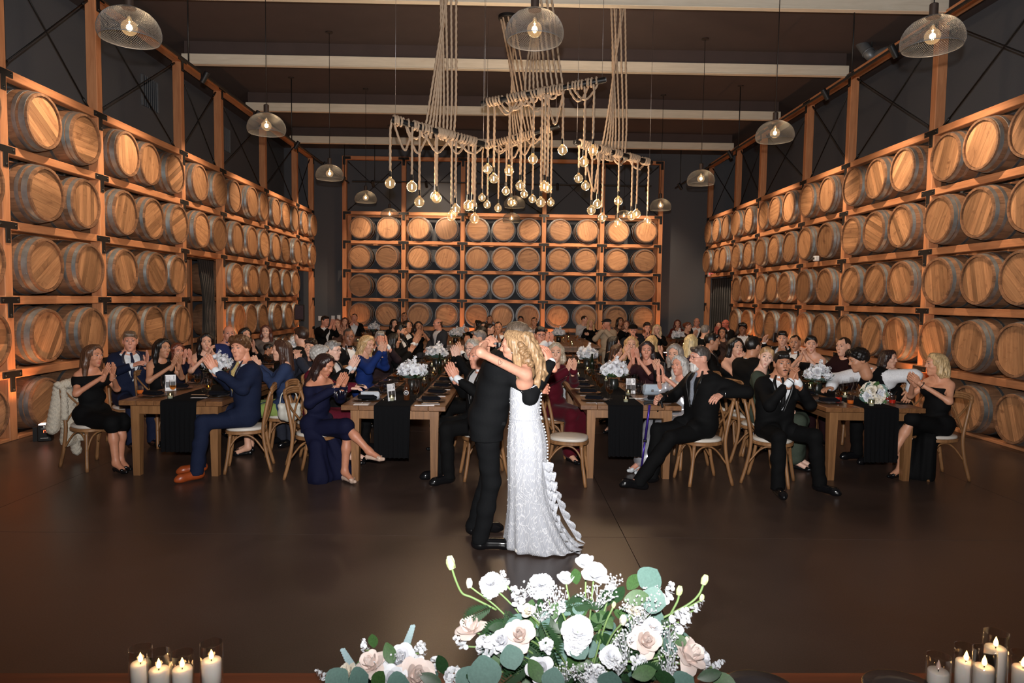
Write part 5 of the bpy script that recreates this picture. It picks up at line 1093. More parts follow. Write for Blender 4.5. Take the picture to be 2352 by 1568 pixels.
me_tumb = MB().lathe([(.0001, .003), (.034, .003), (.037, .095), (.0355, .095), (.033, .008)], 18).mesh('tumbler', clear)
me_tdr = MB().lathe([(.0001, .008), (.032, .008), (.034, .045), (.0001, .045)], 16).mesh('drink', red_m); me_tdra = MB().lathe([(.0001, .008), (.032, .008), (.034, .045), (.0001, .045)], 16).mesh('drink', amber_m)
me_plate = MB().lathe([(.0001, .004), (.09, .004), (.15, .014), (.152, .017), (.148, .017), (.09, .009), (.0001, .009)], 28).mesh('charger_plate', plate_m)
nb = MB().bbox((0, 0, .024), (.115, .20, .026), .01); nb.bbox((.005, .01, .042), (.10, .17, .014), .006); me_nap = nb.mesh('napkin', napk, False)
me_votive = MB().lathe([(.0001, .003), (.030, .003), (.034, .075), (.032, .075), (.028, .008)], 16).mesh('votive_candle', thin_glass('votive_glass', (.8, .82, .78), 1.4, .12))
me_vwax = MB().lathe([(.0001, .006), (.024, .006), (.024, .032), (.0001, .032)], 14).mesh('wax', mat('wax_white', s2l((230, 224, 214)), .5)); me_vfl = MB().lathe([(.0001, .034), (.0045, .044), (.003, .054), (.0001, .064)], 8).mesh('flame', mat('flame', (1, .8, .5), .5, emit=(1, .62, .25), es=16))
me_carafe = MB().lathe([(.0001, .003), (.040, .003), (.044, .05), (.040, .12), (.018, .17), (.017, .21), (.026, .24)], 18).mesh('carafe', clear)
fork = MB().bbox((0, 0, .003), (.012, .19, .004), .001); me_knife = fork.mesh('table_knife', silver, False)
fk = MB().bbox((0, -.03, .003), (.009, .13, .004), .001)
for x in (-.008, -.003, .003, .008): fk.box((x, .065, .004), (.003, .06, .002))
fk.box((0, .035, .004), (.021, .012, .003)); me_fork = fk.mesh('fork', silver, False)
me_bottle = MB().lathe([(.0001, .002), (.031, .002), (.032, .01), (.032, .13), (.026, .155), (.014, .185), (.013, .225), (.015, .228), (.015, .238), (.0001, .238)], 18).mesh('beer_bottle', mat('brown_glass', (.05, .016, .005), .06, noise=.1))
me_wbottle = MB().lathe([(.0001, .002), (.036, .002), (.038, .01), (.038, .18), (.030, .21), (.015, .24), (.0145, .30), (.0001, .30)], 18).mesh('wine_bottle', mat('dark_green_glass', (.006, .012, .006), .06, noise=.1))
def tpt(k, u, v): q, rot, nm, j = TPOS[k]; a = math.radians(rot); return Vector((q.x + u*math.cos(a) - v*math.sin(a), q.y + u*math.sin(a) + v*math.cos(a), TH))
def put(nm, me, p, label, cat, group, rz=0, kids=()):
    o = ob(nm, me, None, p, (0, 0, rz)); tag(o, label, cat, group)
    for n_, m_ in kids: ob(n_, m_, o)
    return o
for k, (q, rot, nm, j) in enumerate(TPOS):
    blk = 'front' if j < 2 else 'back'; half = 'near' if j % 2 == 0 else 'far'; wh0 = wh = '%s %s table from left, %s half' % ({'leftmost': 'first', 'second from left': 'second', 'third from left': 'third', 'rightmost': 'fourth'}[nm], blk, half)
    n = 4 if blk == 'front' else 3
    for side in (-1, 1):
        for i in range(n):
            wh = '%s place on the %s, %s' % (['first', 'second', 'third', 'fourth'][i], 'left' if side < 0 else 'right', wh0)
            v = .36 + i*(TL - .5)/(n - .5) + random.uniform(-.03, .03)
            if blk == 'front' and not (k == 6 and side == 1 and i < 2):
                p = tpt(k, side*.34, v); put('charger_plate', me_plate, p, 'black charger plate, %s' % wh, 'plate', 'charger plates on the %s' % wh0)
                put('napkin', me_nap, p + Vector((0, 0, .008)), 'folded black napkin, %s' % wh, 'napkin', 'napkins on the %s' % wh0, random.uniform(-.3, .3) + pi/2)
                if half == 'near':
                    put('fork', me_fork, tpt(k, side*.36, v - .18), 'silver fork, %s' % wh, 'fork', 'forks on the %s' % wh0, pi/2*side); put('table_knife', me_knife, tpt(k, side*.36, v + .18), 'silver knife, %s' % wh, 'knife', 'knives on the %s' % wh0, pi/2*side)
            p = tpt(k, side*(.17 + random.uniform(-.02, .03)), v + .10); kid = [('wine', me_gwine)] if random.random() < .75 else []
            put('goblet', me_goblet, p, 'stemmed goblet, %s' % wh, 'glass', 'goblets on the %s' % wh0, 0, kid)
            if blk == 'front' or random.random() < .5: put('flute', me_flute, tpt(k, side*(.20 + random.uniform(-.02, .04)), v + .01), 'champagne flute, %s' % wh, 'glass', 'flutes on the %s' % wh0, 0, [('wine', me_fwine)] if random.random() < .7 else [])
    wh = wh0
    for i in range(4 if blk == 'front' else 2): put('votive_candle', me_votive, tpt(k, random.uniform(-.12, .12), .22 + i*.6 + random.uniform(-.1, .1)), 'small votive candle, %s along the runner of the %s' % (['first', 'second', 'third', 'fourth'][i], wh), 'candle', 'votive candles on the %s' % wh, 0, [('wax', me_vwax), ('flame', me_vfl)])
    if blk == 'front': put('carafe', me_carafe, tpt(k, -.10 if k % 4 else .12, 1.7), 'glass water carafe deeper along, %s' % wh, 'carafe', None)
    if blk == 'front' and half == 'near': put('carafe', me_carafe, tpt(k, .09, .62), 'water carafe nearest the end, %s' % wh, 'carafe', None)
    if blk == 'front' and half == 'far': put('wine_bottle', me_wbottle, tpt(k, .14, .5), 'dark wine bottle, %s' % wh, 'bottle', None)
# runners with folds hanging over the near end
RX = [(377, 1036), (901, 1050), (1438, 1047), (2006, 1060)]
for c, (px, py) in enumerate(RX):
    q, rot, nm, j = TPOS[c*2]; u0 = at_z(px, 932, TH).x - q.x; m = MB(); w_ = .37; n = 24; rows = []
    for v, z in [(4.6, TH + .003), (1.5, TH + .003), (.0, TH + .003)]: rows.append([(u0 + w_*(i/n - .5), v, z) for i in range(n + 1)])
    zb = at_y(px, py, q.y).z
    for t in np.linspace(.03, 1, 8): rows.append([(u0 + w_*(i/n - .5)*(1 - .06*t), -.012 - .016*t*(1 + math.sin(i*1.9 + .6*math.sin(3*t))), TH - (TH - zb)*t) for i in range(n + 1)])
    R = len(rows); A = np.array(rows).reshape(-1, 3); B_ = A + np.array([(0, 0, .0015)]*(3*(n + 1)) + [(0, -.004, 0)]*((R - 3)*(n + 1))); fs = []
    for r_ in range(R - 1):
        for i in range(n): a = r_*(n + 1) + i; fs.append((a, a + 1, a + n + 2, a + n + 1)); b2 = a + R*(n + 1); fs.append((b2 + n + 1, b2 + n + 2, b2 + 1, b2))
    o = m.add(np.concatenate([A, B_]), fs).obj('table_runner', runm); o.location = (q.x, q.y, 0); o.rotation_euler = (0, 0, math.radians(rot)); tag(o, 'sheer black runner hanging over the end of the %s front table' % nm, 'runner')
# table number cards
for (px, py, num, rz, nm) in ((392, 898, '1', .45, 'leftmost'), (901, 921, '2', .95, 'second'), (1449, 905, '3', .06, 'third')):
    p = at_z(px, py, TH); r = thing('table_card', 'white table number card reading %s on the %s front table' % (num, nm), 'card', p, (-.12, 0, rz))
    MB().bbox((0, .006, .092), (.118, .006, .188), .002).obj('frame', black, r, False); MB().box((0, .001, .095), (.108, .003, .178)).obj('paper', paper, r, False)
    text('numeral', num, .062, ink, r, (.034, -.0016, .150), (pi/2, 0, 0), .0004)
    for z, l in ((.163, .05), (.150, .06), (.136, .055), (.124, .045)): MB().box((-.025 - (.06 - l)/2, -.0012, z), (l, .001, .0035)).obj('print_line', mat('grey_ink', (.25, .26, .3), .6), r, False)
    for x in (-.024, .026):
        f_ = MB().box((x, -.0012, .075), (.046, .001, .066)).obj('photo_print', mat('photo_dark', (.045, .04, .04), .5, noise=.7, nscale=60), r, False)
    MB().box((0, -.0012, .022), (.08, .001, .003)).obj('print_line', mat('grey_ink', (.25, .26, .3), .6), r, False); MB().bbox((0, .025, .006), (.10, .06, .010), .002).obj('stand', clear, r, False)
# beer bottle with a round label
p = at_z(934, 919, TH); r = put('beer_bottle', me_bottle, p, 'brown beer bottle with round black and white label, second front table', 'bottle', None)
MB().lathe([(.0001, .0012), (.026, .0012), (.026, 0)], 20, M=Matrix.Translation((0, -.0322, .085)) @ Matrix.Rotation(pi/2, 4, 'X')).obj('label', paper, r); MB().lathe([(.0001, .0004), (.022, .0004), (.022, 0)], 20, M=Matrix.Translation((0, -.0335, .085)) @ Matrix.Rotation(pi/2, 4, 'X')).obj('label_disc', ink, r)
text('label_numeral', '805', .021, paper, r, (0, -.0342, .084), (pi/2, 0, 0), .0004)
# coloured drinks, clutch bags, papers and phone on the tables
for px, py, me_, lab in ((1926, 921, me_tdr, 'tumbler of red drink left of the lying bouquet on the rightmost front table'), (1953, 928, me_tdra, 'tumbler of amber drink beside the lying bouquet'), (2038, 918, me_tdr, 'tumbler of red drink right of the lying bouquet, farther one'), (2049, 927, me_tdr, 'tumbler of red drink with black straws at the right table corner'), (322, 905, me_tdra, 'half-empty tumbler at the corner of the leftmost front table')):
    o = put('tumbler', me_tumb, at_z(px, py, TH), lab, 'glass', None, 0, [('drink', me_)])
    if px == 2049:
        for d in (0, .012): MB().tube([(-.02, d, .02), (.06, d + .01, .14)], .0025, 5).obj('straw', black, o)
def clutch(px, py, lab, w_, h_, m_, rz=0):
    p = at_z(px, py, TH); r = thing('clutch_bag', lab, 'bag', p, (0, 0, rz)); MB().bbox((0, 0, h_/2), (w_, .06, h_), .022).obj('body', m_, r, True, .9); MB().bbox((0, -.031, h_*.68), (w_*.96, .006, h_*.58), .003).obj('flap', m_, r, False); MB().bbox((0, -.036, h_*.42), (.03, .008, .03), .004).obj('clasp', silver, r, False)
clutch(851, 917, 'silver satin clutch bag on the second front table', .20, .09, mat('silver_satin', s2l((186, 190, 198)), .35, .3)); clutch(1497, 907, 'glittering pale blue clutch bag on the third front table', .22, .13, mat('glitter_blue', s2l((176, 190, 204)), .35, .4, noise=.3, nscale=400))
for px, py, w_, d_, m_, lab in ((975, 931, .20, .05, paper, 'white menu slip at the right edge of the second front table'), (990, 923, .16, .10, kraft, 'kraft envelope on the second front table'), (830, 929, .15, .09, paper, 'printed menu slip at the left edge of the second front table'), (456, 907, .15, .04, kraft, 'kraft slip on the leftmost front table'), (457, 914, .16, .05, paper, 'white menu slip with pen on the leftmost front table'), (1465, 915, .2, .03, paper, 'white slip on the third front table'), (2070, 927, .10, .09, napk, 'dark coaster at the right front table corner')):
    o = ob('menu_slip', MB().bbox((0, 0, .0035), (w_, d_, .005), .001).mesh('menu_slip', m_, False), None, at_z(px, py, TH), (0, 0, .05)); tag(o, lab, 'paper')
def phone(p, lab, rot): r = ob('phone', MB().bbox((0, 0, 0), (.075, .009, .155), .004).mesh('phone', black, False), None, p, rot); tag(r, lab, 'phone'); MB().bbox((-.018, .006, .055), (.03, .004, .03), .001).obj('camera_bump', black, r, False); return r
Wp = gs[0].matrix_world
def worldpt(g, p): b_, base = g[0], g[1]; return Vector(base) + Matrix.Rotation(b_.rotation_euler.z, 3, 'Z') @ (Vector(p)*b_.scale.x)
phone(worldpt(gs, (.045, .30, 1.22)), 'black phone held up by the silver-haired woman', (0, 0, math.radians(125)))
phone(at_y(1780, 775, 10.75), 'black phone held up by the young man at the right', (0, .1, .5)); phone(at_y(828, 884, 7.55), 'phone held flat by the woman with curly grey hair', (1.45, .2, .3))
# ---------------------------------------------------------------- flowers
petal_w = mat('petal_white', s2l((226, 227, 232)), .6, noise=.03, nscale=60, sss=.1); petal_c = mat('petal_cream', s2l((230, 222, 206)), .6, noise=.04, nscale=40, sss=.1); petal_b = mat('petal_blush', s2l((230, 214, 207)), .6, noise=.05, nscale=30, sss=.1)
leaf_g = mat('leaf_green', s2l((60, 92, 48)), .5, noise=.25, nscale=14); leaf_d = mat('leaf_dark', s2l((34, 62, 34)), .45, noise=.25, nscale=14); leaf_e = mat('leaf_eucalyptus', s2l((92, 122, 114)), .6, noise=.12, nscale=12); leaf_s = mat('leaf_silver', s2l((150, 172, 176)), .6, noise=.1); stem_m = mat('stem_green', s2l((122, 150, 92)), .5)
def petal(m, a, tilt, r0, L, W_, curl, z0, ruf=0, nu=5, nv=5):
    vs = []; ca, sa = math.cos(a), math.sin(a)
    for j in range(nv):
        v = j/(nv - 1)
        for i in range(nu):
            u = i/(nu - 1)*2 - 1; w_ = W_*math.sin(pi*(.18 + .62*v))*u
            th = tilt + curl*v; rr = r0 + L*v*math.sin(th) - .35*W_*u*u*(1 - .5*v); zz = z0 + L*v*math.cos(th) + ruf*math.sin(u*9 + a*7)*v*v - .1*W_*u*u*v
            vs.append((ca*rr - sa*w_, sa*rr + ca*w_, zz))
    m.add(vs, [(j*nu + i, j*nu + i + 1, (j+1)*nu + i + 1, (j+1)*nu + i) for j in range(nv - 1) for i in range(nu - 1)])
def rose_me(nm, m_, openn=1.0, seed=0):
    rr = random.Random(seed); m = MB()
    for k in range(22):
        t = k/21; a = k*2.4 + rr.uniform(-.2, .2); petal(m, a, .04 + .62*openn*t**1.4, .05 + .20*t, .98 - .08*t, .16 + .40*t, -.12 + 1.15*openn*t**2.2, 0, .015)
    m.ball((0, 0, .18), (.22, .22, .24), 10, 6); return m.mesh(nm, m_)
def carn_me(nm, m_, seed=0):
    rr = random.Random(seed); m = MB()
    for k in range(64):
        t = k/63; el = t*1.75; a = k*2.399; petal(m, a, el*.85, .05, .86 - .06*math.sin(k), .30, .35, .10*(1 - t), .07, 6, 4)
    return m.mesh(nm, m_)
def floret(m, c, s, rr, rot=None):
    R = Euler((rr.uniform(-.9, .9), rr.uniform(-.9, .9), rr.uniform(0, 6))).to_matrix(); n0 = len(m.v)
    for k in range(6): petal(m, k*2*pi/6, .95, .1, .9, .55, .45, 0, .05, 3, 3)
    for i in range(n0, len(m.v)): m.v[i] = (m.v[i]*s) @ np.array(R).T + np.array(c)
def stock_me(nm, m_, n, L, R_, seed=0):
    rr = random.Random(seed); m = MB()
    for k in range(n):
        t = k/max(1, n - 1); a = k*2.4; r_ = R_*(1 - .65*t); floret(m, (r_*math.cos(a), r_*math.sin(a), L*t), .30*(1 - .45*t), rr)
    return m.mesh(nm, m_)
def bud_me(nm, m_): 
    m = MB()
    for k in range(7): petal(m, k*2.4, .12, .12 + .03*k, .95, .30, -.35, 0, .01)
    m.lathe([(.0001, 0), (.22, .08), (.30, .35), (.20, .75), (.0001, .95)], 10); return m.mesh(nm, m_)
def leaf_me(nm, m_, w_=.5, cup=.12, fold=.10, nu=5, nv=8):
    vs = []
    for j in range(nv):
        v = j/(nv - 1); ww = w_*math.sin(pi*min(1, max(.02, v)))**.7
        for i in range(nu): u = i/(nu - 1)*2 - 1; vs.append((u*ww, v, fold*abs(u)*ww + cup*v*v - .015))
    k = len(vs); vs += [(x, y, z - .012) for x, y, z in vs]; f = [(j*nu + i, j*nu + i + 1, (j+1)*nu + i + 1, (j+1)*nu + i) for j in range(nv - 1) for i in range(nu - 1)]
    return MB().add(vs, f + [tuple(x + k for x in q[::-1]) for q in f]).mesh(nm, m_)
ROSE = [rose_me('rose', petal_w, .8, 1), rose_me('rose', petal_b, .9, 2), rose_me('rose', petal_c, .7, 3), rose_me('rose', petal_w, .45, 4)]; CARN = [carn_me('carnation', petal_w, 1), carn_me('carnation', petal_w, 2)]
STOCK = [stock_me('stock_bloom', petal_w, 26, 1.2, .62, 1), stock_me('stock_bloom', petal_w, 16, 1.6, .38, 2)]; BUD = bud_me('flower_bud', petal_c); BUDG = bud_me('flower_bud', mat('bud_green', s2l((196, 208, 150)), .6))
LEAF = {'e': leaf_me('eucalyptus_leaf', leaf_e, .50, .14), 'g': leaf_me('leaf', leaf_g, .30), 'd': leaf_me('leaf', leaf_d, .24), 's': leaf_me('eucalyptus_leaf', leaf_s, .55)}
def place(me, root, p, size, d, spin=0, O=None):
    q = Vector(d).to_track_quat('Z', 'Y').to_matrix().to_4x4(); o = ob(me.name.split('.')[0], me, root); o.matrix_local = Matrix.Translation(Vector(p) - (O or Vector())) @ q @ Matrix.Rotation(spin, 4, 'Z') @ Matrix.Scale(size, 4); return o
def lay(me, root, p, L, d, upv, O=None):     # a leaf from p along d
    y = Vector(d).normalized(); x = y.cross(Vector(upv)).normalized(); z = x.cross(y); o = ob(me.name.split('.')[0], me, root); R = Matrix((x, y, z)).transposed().to_4x4(); o.matrix_local = Matrix.Translation(Vector(p) - (O or Vector())) @ R @ Matrix.Scale(L, 4); return o
vase_m = mat('vase_black', (.012, .014, .012), .3)
me_vase = MB().lathe([(.0001, 0), (.055, 0), (.062, .05), (.058, .12), (.05, .13), (.0001, .125)], 18).mesh('vase', vase_m)
def centerpiece(p, lab, seed, s=1.0, small=False):
    rr = random.Random(seed); r = thing('flower_centerpiece', lab, 'flowers', p); ob('vase', me_vase, r)
    n = 9 if small else 15; c = Vector((0, 0, .20))
    for k in range(n):
        z = 1 - 1.25*(k + .5)/n; a = k*2.4; rad = math.sqrt(max(0, 1 - z*z)); d = Vector((rad*math.cos(a), rad*math.sin(a), max(z, -.15) + .15)).normalized(); q = c + Vector((d.x*.13*s, d.y*.13*s, d.z*.10*s + rr.uniform(-.01, .03)))
        me = rr.choice([ROSE[0], CARN[0], CARN[1], STOCK[0], STOCK[0]]); place(me, r, q - d*.03, rr.uniform(.055, .075)*s*(1 if me not in STOCK else 1.05), d, rr.uniform(0, 6))
    place(STOCK[1], r, c + Vector((.02, 0, .09)), .075*s, (.15, -.1, 1), 0)
    for k in range(12):
        a = k*2*pi/12 + rr.uniform(-.2, .2); d = Vector((math.cos(a), math.sin(a), rr.uniform(-.35, .5))); lay(rr.choice([LEAF['e'], LEAF['g'], LEAF['d']]), r, c + Vector((d.x*.06, d.y*.06, -.05)), rr.uniform(.10, .16), d, (0, 0, 1))
    m = MB()
    for k in range(70):
        a = rr.uniform(0, 6.28); z = rr.uniform(-.1, 1); R_ = .165*s; m.ball(c + Vector((R_*math.cos(a)*math.sqrt(1 - z*z*.8), R_*math.sin(a)*math.sqrt(1 - z*z*.8), z*.12)), .006, 5, 4)
    m.obj('babys_breath', petal_w, r)['kind'] = 'stuff'
for i, (px, py, lab) in enumerate([(499, 880, 'white flower centerpiece on the leftmost front table by the clapping hands'), (946, 897, 'white flower centerpiece nearest on the second front table'), (1002, 842, 'white flower centerpiece farther along the second front table'), (1409, 893, 'white flower centerpiece nearest on the third front table, behind the number card'), (1348, 845, 'white flower centerpiece farther along the third front table'), (1876, 903, 'white flower centerpiece on the rightmost front table'), (668, 828, 'white flower centerpiece on the leftmost table, far half'),
  (1046, 787, 'white flower centerpiece of the back block, right of the grey-suited bald man'), (1063, 779, 'white flower centerpiece of the back block, tallest left of the groom'), (859, 770, 'white flower centerpiece at the far left of the back block'), (1283, 785, 'white flower centerpiece of the back block, right of the bride'), (1557, 791, 'white flower centerpiece at the far right of the back block'), (1790, 838, 'white flower centerpiece on the rightmost table, far half')]): centerpiece(at_z(px, py, TH), lab, i, 1.05)
# the lying bouquet
p = at_z(2003, 926, TH); r = thing('bridal_bouquet', 'round bouquet of cream roses lying at the end of the rightmost front table', 'bouquet', p); rr = random.Random(5); c = Vector((0, .02, .10))
for k in range(16):
    z = 1 - 1.5*(k + .5)/16; a = k*2.4; rad = math.sqrt(1 - z*z); d = Vector((rad*math.cos(a), -abs(z)*.5 - .4 + rad*math.sin(a)*.5, rad*math.sin(a)*.9 + .1)).normalized(); place(ROSE[2] if k % 4 else ROSE[0], r, c + d*.085, .062, d, k)
for k in range(9): a = k*.7; d = Vector((math.cos(a), -.3, math.sin(a)*.8)); lay(LEAF['e'] if k % 2 else LEAF['g'], r, c + d*.08, .10, d, (0, -1, .3))
m = MB()
for k in range(60): a = rr.uniform(0, 6.28); m.ball(c + Vector((.16*math.cos(a), rr.uniform(-.12, -.02), .11*math.sin(a) + .01)), .006, 5, 4)
m.obj('babys_breath', petal_w, r)['kind'] = 'stuff'; MB().tube([c + Vector((0, .05, 0)), c + Vector((.05, .22, -.06))], .02, 10).obj('stem_bundle', stem_m, r)
# ---------------------------------------------------------------- bags, jacket, canes, chair
o = chair(at_z(1300, 1075, 0).x - .03, 7.02, 78, 'empty wooden chair with ivory seat right behind the bride')
fur = mat('cream_boucle', s2l((196, 186, 170)), .95, noise=.22, nscale=120, bump=.9)
b_ = g1[1]; px0 = Matrix.Rotation(math.radians(180 + 62), 3, 'Z'); cb = Vector(b_) + px0 @ Vector((0, -.27, 0))
P_ = [cap((-.20, 0, .90), (.20, 0, .90), .045), cap((-.20, -.05, .86), (-.26, -.09, .45), .05, .06), cap((-.08, -.06, .86), (-.10, -.12, .30), .055, .07), cap((.06, -.06, .86), (.04, -.12, .26), .055, .075), cap((.18, -.05, .86), (.20, -.10, .42), .05, .07), cap((.10, -.08, .5), (-.06, -.15, .12), .06, .05), cap((-.18, .05, .85), (-.18, .08, .6), .03, .03), cap((.18, .05, .85), (.18, .08, .55), .03, .03)]
o = ob('fur_jacket', mesh_np('fur_jacket', [grow(P_, .012, .03, (), (), lambda X, Y, Z: .007*np.sin(120*X)*np.sin(110*Z + 40*Y) + .010*np.sin(30*X + 9*Z))], fur), None, cb, (0, 0, math.radians(180 + 62))); tag(o, 'cream boucle jacket draped over the back of the leftmost chair', 'jacket')
def handbag(p, lab, w_, h_, m_, rz=0):
    r = thing('handbag', lab, 'bag', p, (0, 0, rz)); g = grow([ell((0, 0, h_*.42), (w_*.5, .07, h_*.42)), cap((-w_*.38, 0, h_*.8), (w_*.38, 0, h_*.8), .03)], .009, .03, (), (), lambda X, Y, Z: .004*np.sin(90*X)); ob('body', mesh_np('body', [g], m_), r)
    MB().tube(catmull([(-w_*.4, 0, h_*.85), (-w_*.25, 0, h_*1.45), (w_*.25, 0, h_*1.45), (w_*.4, 0, h_*.85)], 6), .007, 6).obj('strap', m_, r); MB().bbox((0, 0, h_*.88), (w_*.8, .03, .012), .003).obj('clasp_frame', gold, r, False)
handbag(at_y(664, 968, 7.45), 'pale pleated handbag hanging on the chair behind the navy gown woman', .25, .22, mat('pleated_cream', s2l((186, 182, 172)), .5, noise=.1), .2)
handbag(at_y(1728, 1000, 8.3), 'dark striped handbag with a paper tag hanging on a chair at the right', .22, .16, mat('dark_brown_leather', s2l((52, 30, 28)), .5), -.3)
p = at_y(1731, 1010, 8.2); r = ob('paper_tag', MB().bbox((0, 0, 0), (.05, .004, .075), .002).mesh('paper_tag', kraft, False), None, p); tag(r, 'small kraft paper tag hanging below the dark handbag', 'tag'); MB().tube([(0, 0, .037), (0, .02, .09)], .003, 4).obj('string', paper, r); text('tag_letter', 'K', .022, mat('tag_ink', (.25, .06, .05), .6), r, (0, -.0025, 0), (pi/2, 0, 0), .0003)
purple = mat('purple_anodised', (.06, .03, .30), .3, .6)
a, b2 = at_y(1492, 930, 6.98), at_z(1471, 1093, 0.03); r = thing('walking_cane', 'purple folding cane with black handle leaning on the third front table', 'cane', b2)
MB().tube([Vector((0, 0, .02)), (a - b2)*.52], .011, 10).obj('lower_shaft', purple, r); MB().tube([(a - b2)*.50, (a - b2)], .013, 10).obj('upper_shaft', purple, r); MB().lathe([(.0001, .035), (.014, .03), (.03, -.02), (.045, -.028), (.0001, -.028)], 16).obj('foot', purple, r)
MB().tube(catmull([(a - b2) + Vector((-.06, 0, .015)), (a - b2) + Vector((0, 0, .03)), (a - b2) + Vector((.07, 0, .02))], 5), .017, 10).obj('handle', blackm, r); MB().lathe([(.016, -.01), (.019, -.01), (.019, .01), (.016, .01)], 12, M=Matrix.Translation((a - b2)*.51) @ (a - b2).to_track_quat('Z', 'Y').to_matrix().to_4x4()).obj('collar', black, r)
a, b2 = at_y(1508, 920, 7.02), at_z(1491, 1062, 0.0); b2.z = 0; r = thing('walking_cane', 'black hooked walking cane behind the purple one', 'cane', b2); T_ = a - b2
MB().tube(catmull([T_*.0 + Vector((0, 0, .10)), T_*.45, T_*.72, T_*.9 + Vector((.03, 0, 0)), T_ + Vector((.0, 0, .02)), T_ + Vector((.04, 0, .01)), T_ + Vector((.065, 0, -.07))], 6), .012, 10).obj('shaft', black, r); MB().tube([(0, 0, 0), (0, 0, .12), (0, 0, .20)], [.016, .013, .013], 10).obj('silver_tip', silver, r)
# ================================================================ bride and groom
gr = person(1190, 776, 'groom in black suit embracing the bride, seen from his right side', male=1, bulk=1.07, stand=1, f=97, h=100, pitch=-22, hair='short', hc=(92, 78, 66), sk=(206, 140, 116), fit='suit', c1=(17, 18, 20), near=1, Y=5.20, lean=.29, hz=-.035, chair_=0,
  arms=((.16, .345, 1.045), (.28, .24, .79), (-.25, -.35, .9), (-.75, -.6, 0), 'curl'), arms2=((.10, .34, .80), (.24, .18, .84), (-.6, .75, .1), (-.8, -.4, 0), 'curl'),
  legs={1: ((.088, 0, .93), (.10, .04, .52), (.12, -.04, .09), (.13, .15, .035)), -1: ((-.088, 0, .93), (-.14, .05, .52), (-.22, -.06, .09), (-.26, .12, .035))})
body = gr[0]; cs = cloth((17, 18, 20), .8, .03)
MB().bbox((.178, .06, .99), (.008, .15, .03), .003).obj('pocket_flap', cs, body, False)
BY = 5.00
bd = person(1180, 794, 'bride in white beaded gown embracing the groom, blonde hair half up', f=-84, h=-90, pitch=-4, hair='half', hc=(172, 138, 102), sk=(204, 148, 124), fit='none', near=1, stand=1, Y=BY, lean=.10, chair_=0, eyes='closed', shoes=(230, 226, 220), legs={q: ((q*.045, 0, .90), (q*.04, .0, .5), (q*.04, 0, .12), (q*.05, .03, .05)) for q in (-1, 1)},
  arms=((.10, .26, 1.20), (.20, .22, 1.12), (-.6, .2, .3), (-.5, -.6, 0), 'curl'), arms2=((.03, .27, 1.285), (.20, .335, 1.22), (-.55, -.55, .25), (-.6, .3, -.7), 'curl'))
B = bd[0]; Bm = Matrix.Translation(bd[1]) @ Matrix.Rotation(B.rotation_euler.z, 4, 'Z') @ Matrix.Scale(B.scale.x, 4); Bi = Bm.inverted()
RG = [(886, 1173, 1243), (905, 1171, 1242), (940, 1171, 1240), (962, 1170, 1243), (990, 1167, 1251), (1022, 1165, 1256), (1055, 1165, 1256), (1095, 1166, 1254), (1140, 1166, 1262), (1180, 1164, 1277), (1220, 1161, 1298), (1255, 1158, 1322), (1282, 1158, 1340)]
n = 128; rings = []; inner = []
for k, (y, l, r_) in enumerate(RG):
    L_, R_ = at_y(l, y, BY), at_y(r_, y, BY); z = L_.z; t = max(0, (k - 7)/5); hw = (R_.x - L_.x)/2; cx = (R_.x + L_.x)/2; dp = hw*(.86 if k < 3 else .92 if k < 7 else .95 - .15*t); z = max(.012, z) if k < len(RG) - 1 else .012
    ring = []
    for i in range(n):
        a = 2*pi*i/n; fold = 1 + (.012 if k > 3 else 0)*math.sin(14*a) + t**1.5*(.055*math.sin(11*a + .8*t) + .035*math.sin(17*a + 2)); sc = k == 0
        ring.append((cx + hw*fold*math.cos(a), BY + .14*t + dp*fold*math.sin(a), z + (.018*math.cos(2*a + .5) + .012*math.cos(a) if sc else 0)))
    rings.append(ring)
rr0 = rings[0]; cx0 = np.mean(np.array(rr0), 0); lining = [[tuple(cx0 + (np.array(p) - cx0)*.94 + (0, 0, -.004)) for p in rr0], [tuple(cx0 + (np.array(p) - cx0)*.9 + (0, 0, -.09)) for p in rr0]]
allr = lining[::-1] + rings; V = np.array(allr).reshape(-1, 3)
# smooth intermediate rings
from_ = np.array(allr); ts = np.linspace(0, len(allr) - 1, 64); i0 = np.minimum(ts.astype(int), len(allr) - 2); fr = (ts - i0)[:, None, None]; VV = np.empty((64, n, 3))
for c in range(64):
    i = i0[c]; p0, p1, p2, p3 = from_[max(0, i - 1)], from_[i], from_[i + 1], from_[min(len(allr) - 1, i + 2)]; t = ts[c] - i; VV[c] = .5*(2*p1 + (p2 - p0)*t + (2*p0 - 5*p1 + 4*p2 - p3)*t*t + (3*p1 - p0 - 3*p2 + p3)*t**3)
VV[..., 2] = np.maximum(VV[..., 2], .01)
lm, nt, b_ = newmat('beaded_lace'); tc = N(nt, 'ShaderNodeTexCoord')
wv = N(nt, 'ShaderNodeTexNoise', {'Vector': tc.outputs['Object'], 'Scale': 5, 'Detail': 2}); ad = N(nt, 'ShaderNodeVectorMath', {0: tc.outputs['Object'], 1: N(nt, 'ShaderNodeVectorMath', {0: wv.outputs[1], 1: (.12, .12, .12)}, operation='MULTIPLY').outputs[0]}, operation='ADD')
mp = N(nt, 'ShaderNodeMapping', {'Vector': ad.outputs[0], 'Scale': (64, 64, 13)}); vo = N(nt, 'ShaderNodeTexVoronoi', {'Vector': mp.outputs[0], 'Scale': 1.0}, feature='DISTANCE_TO_EDGE')
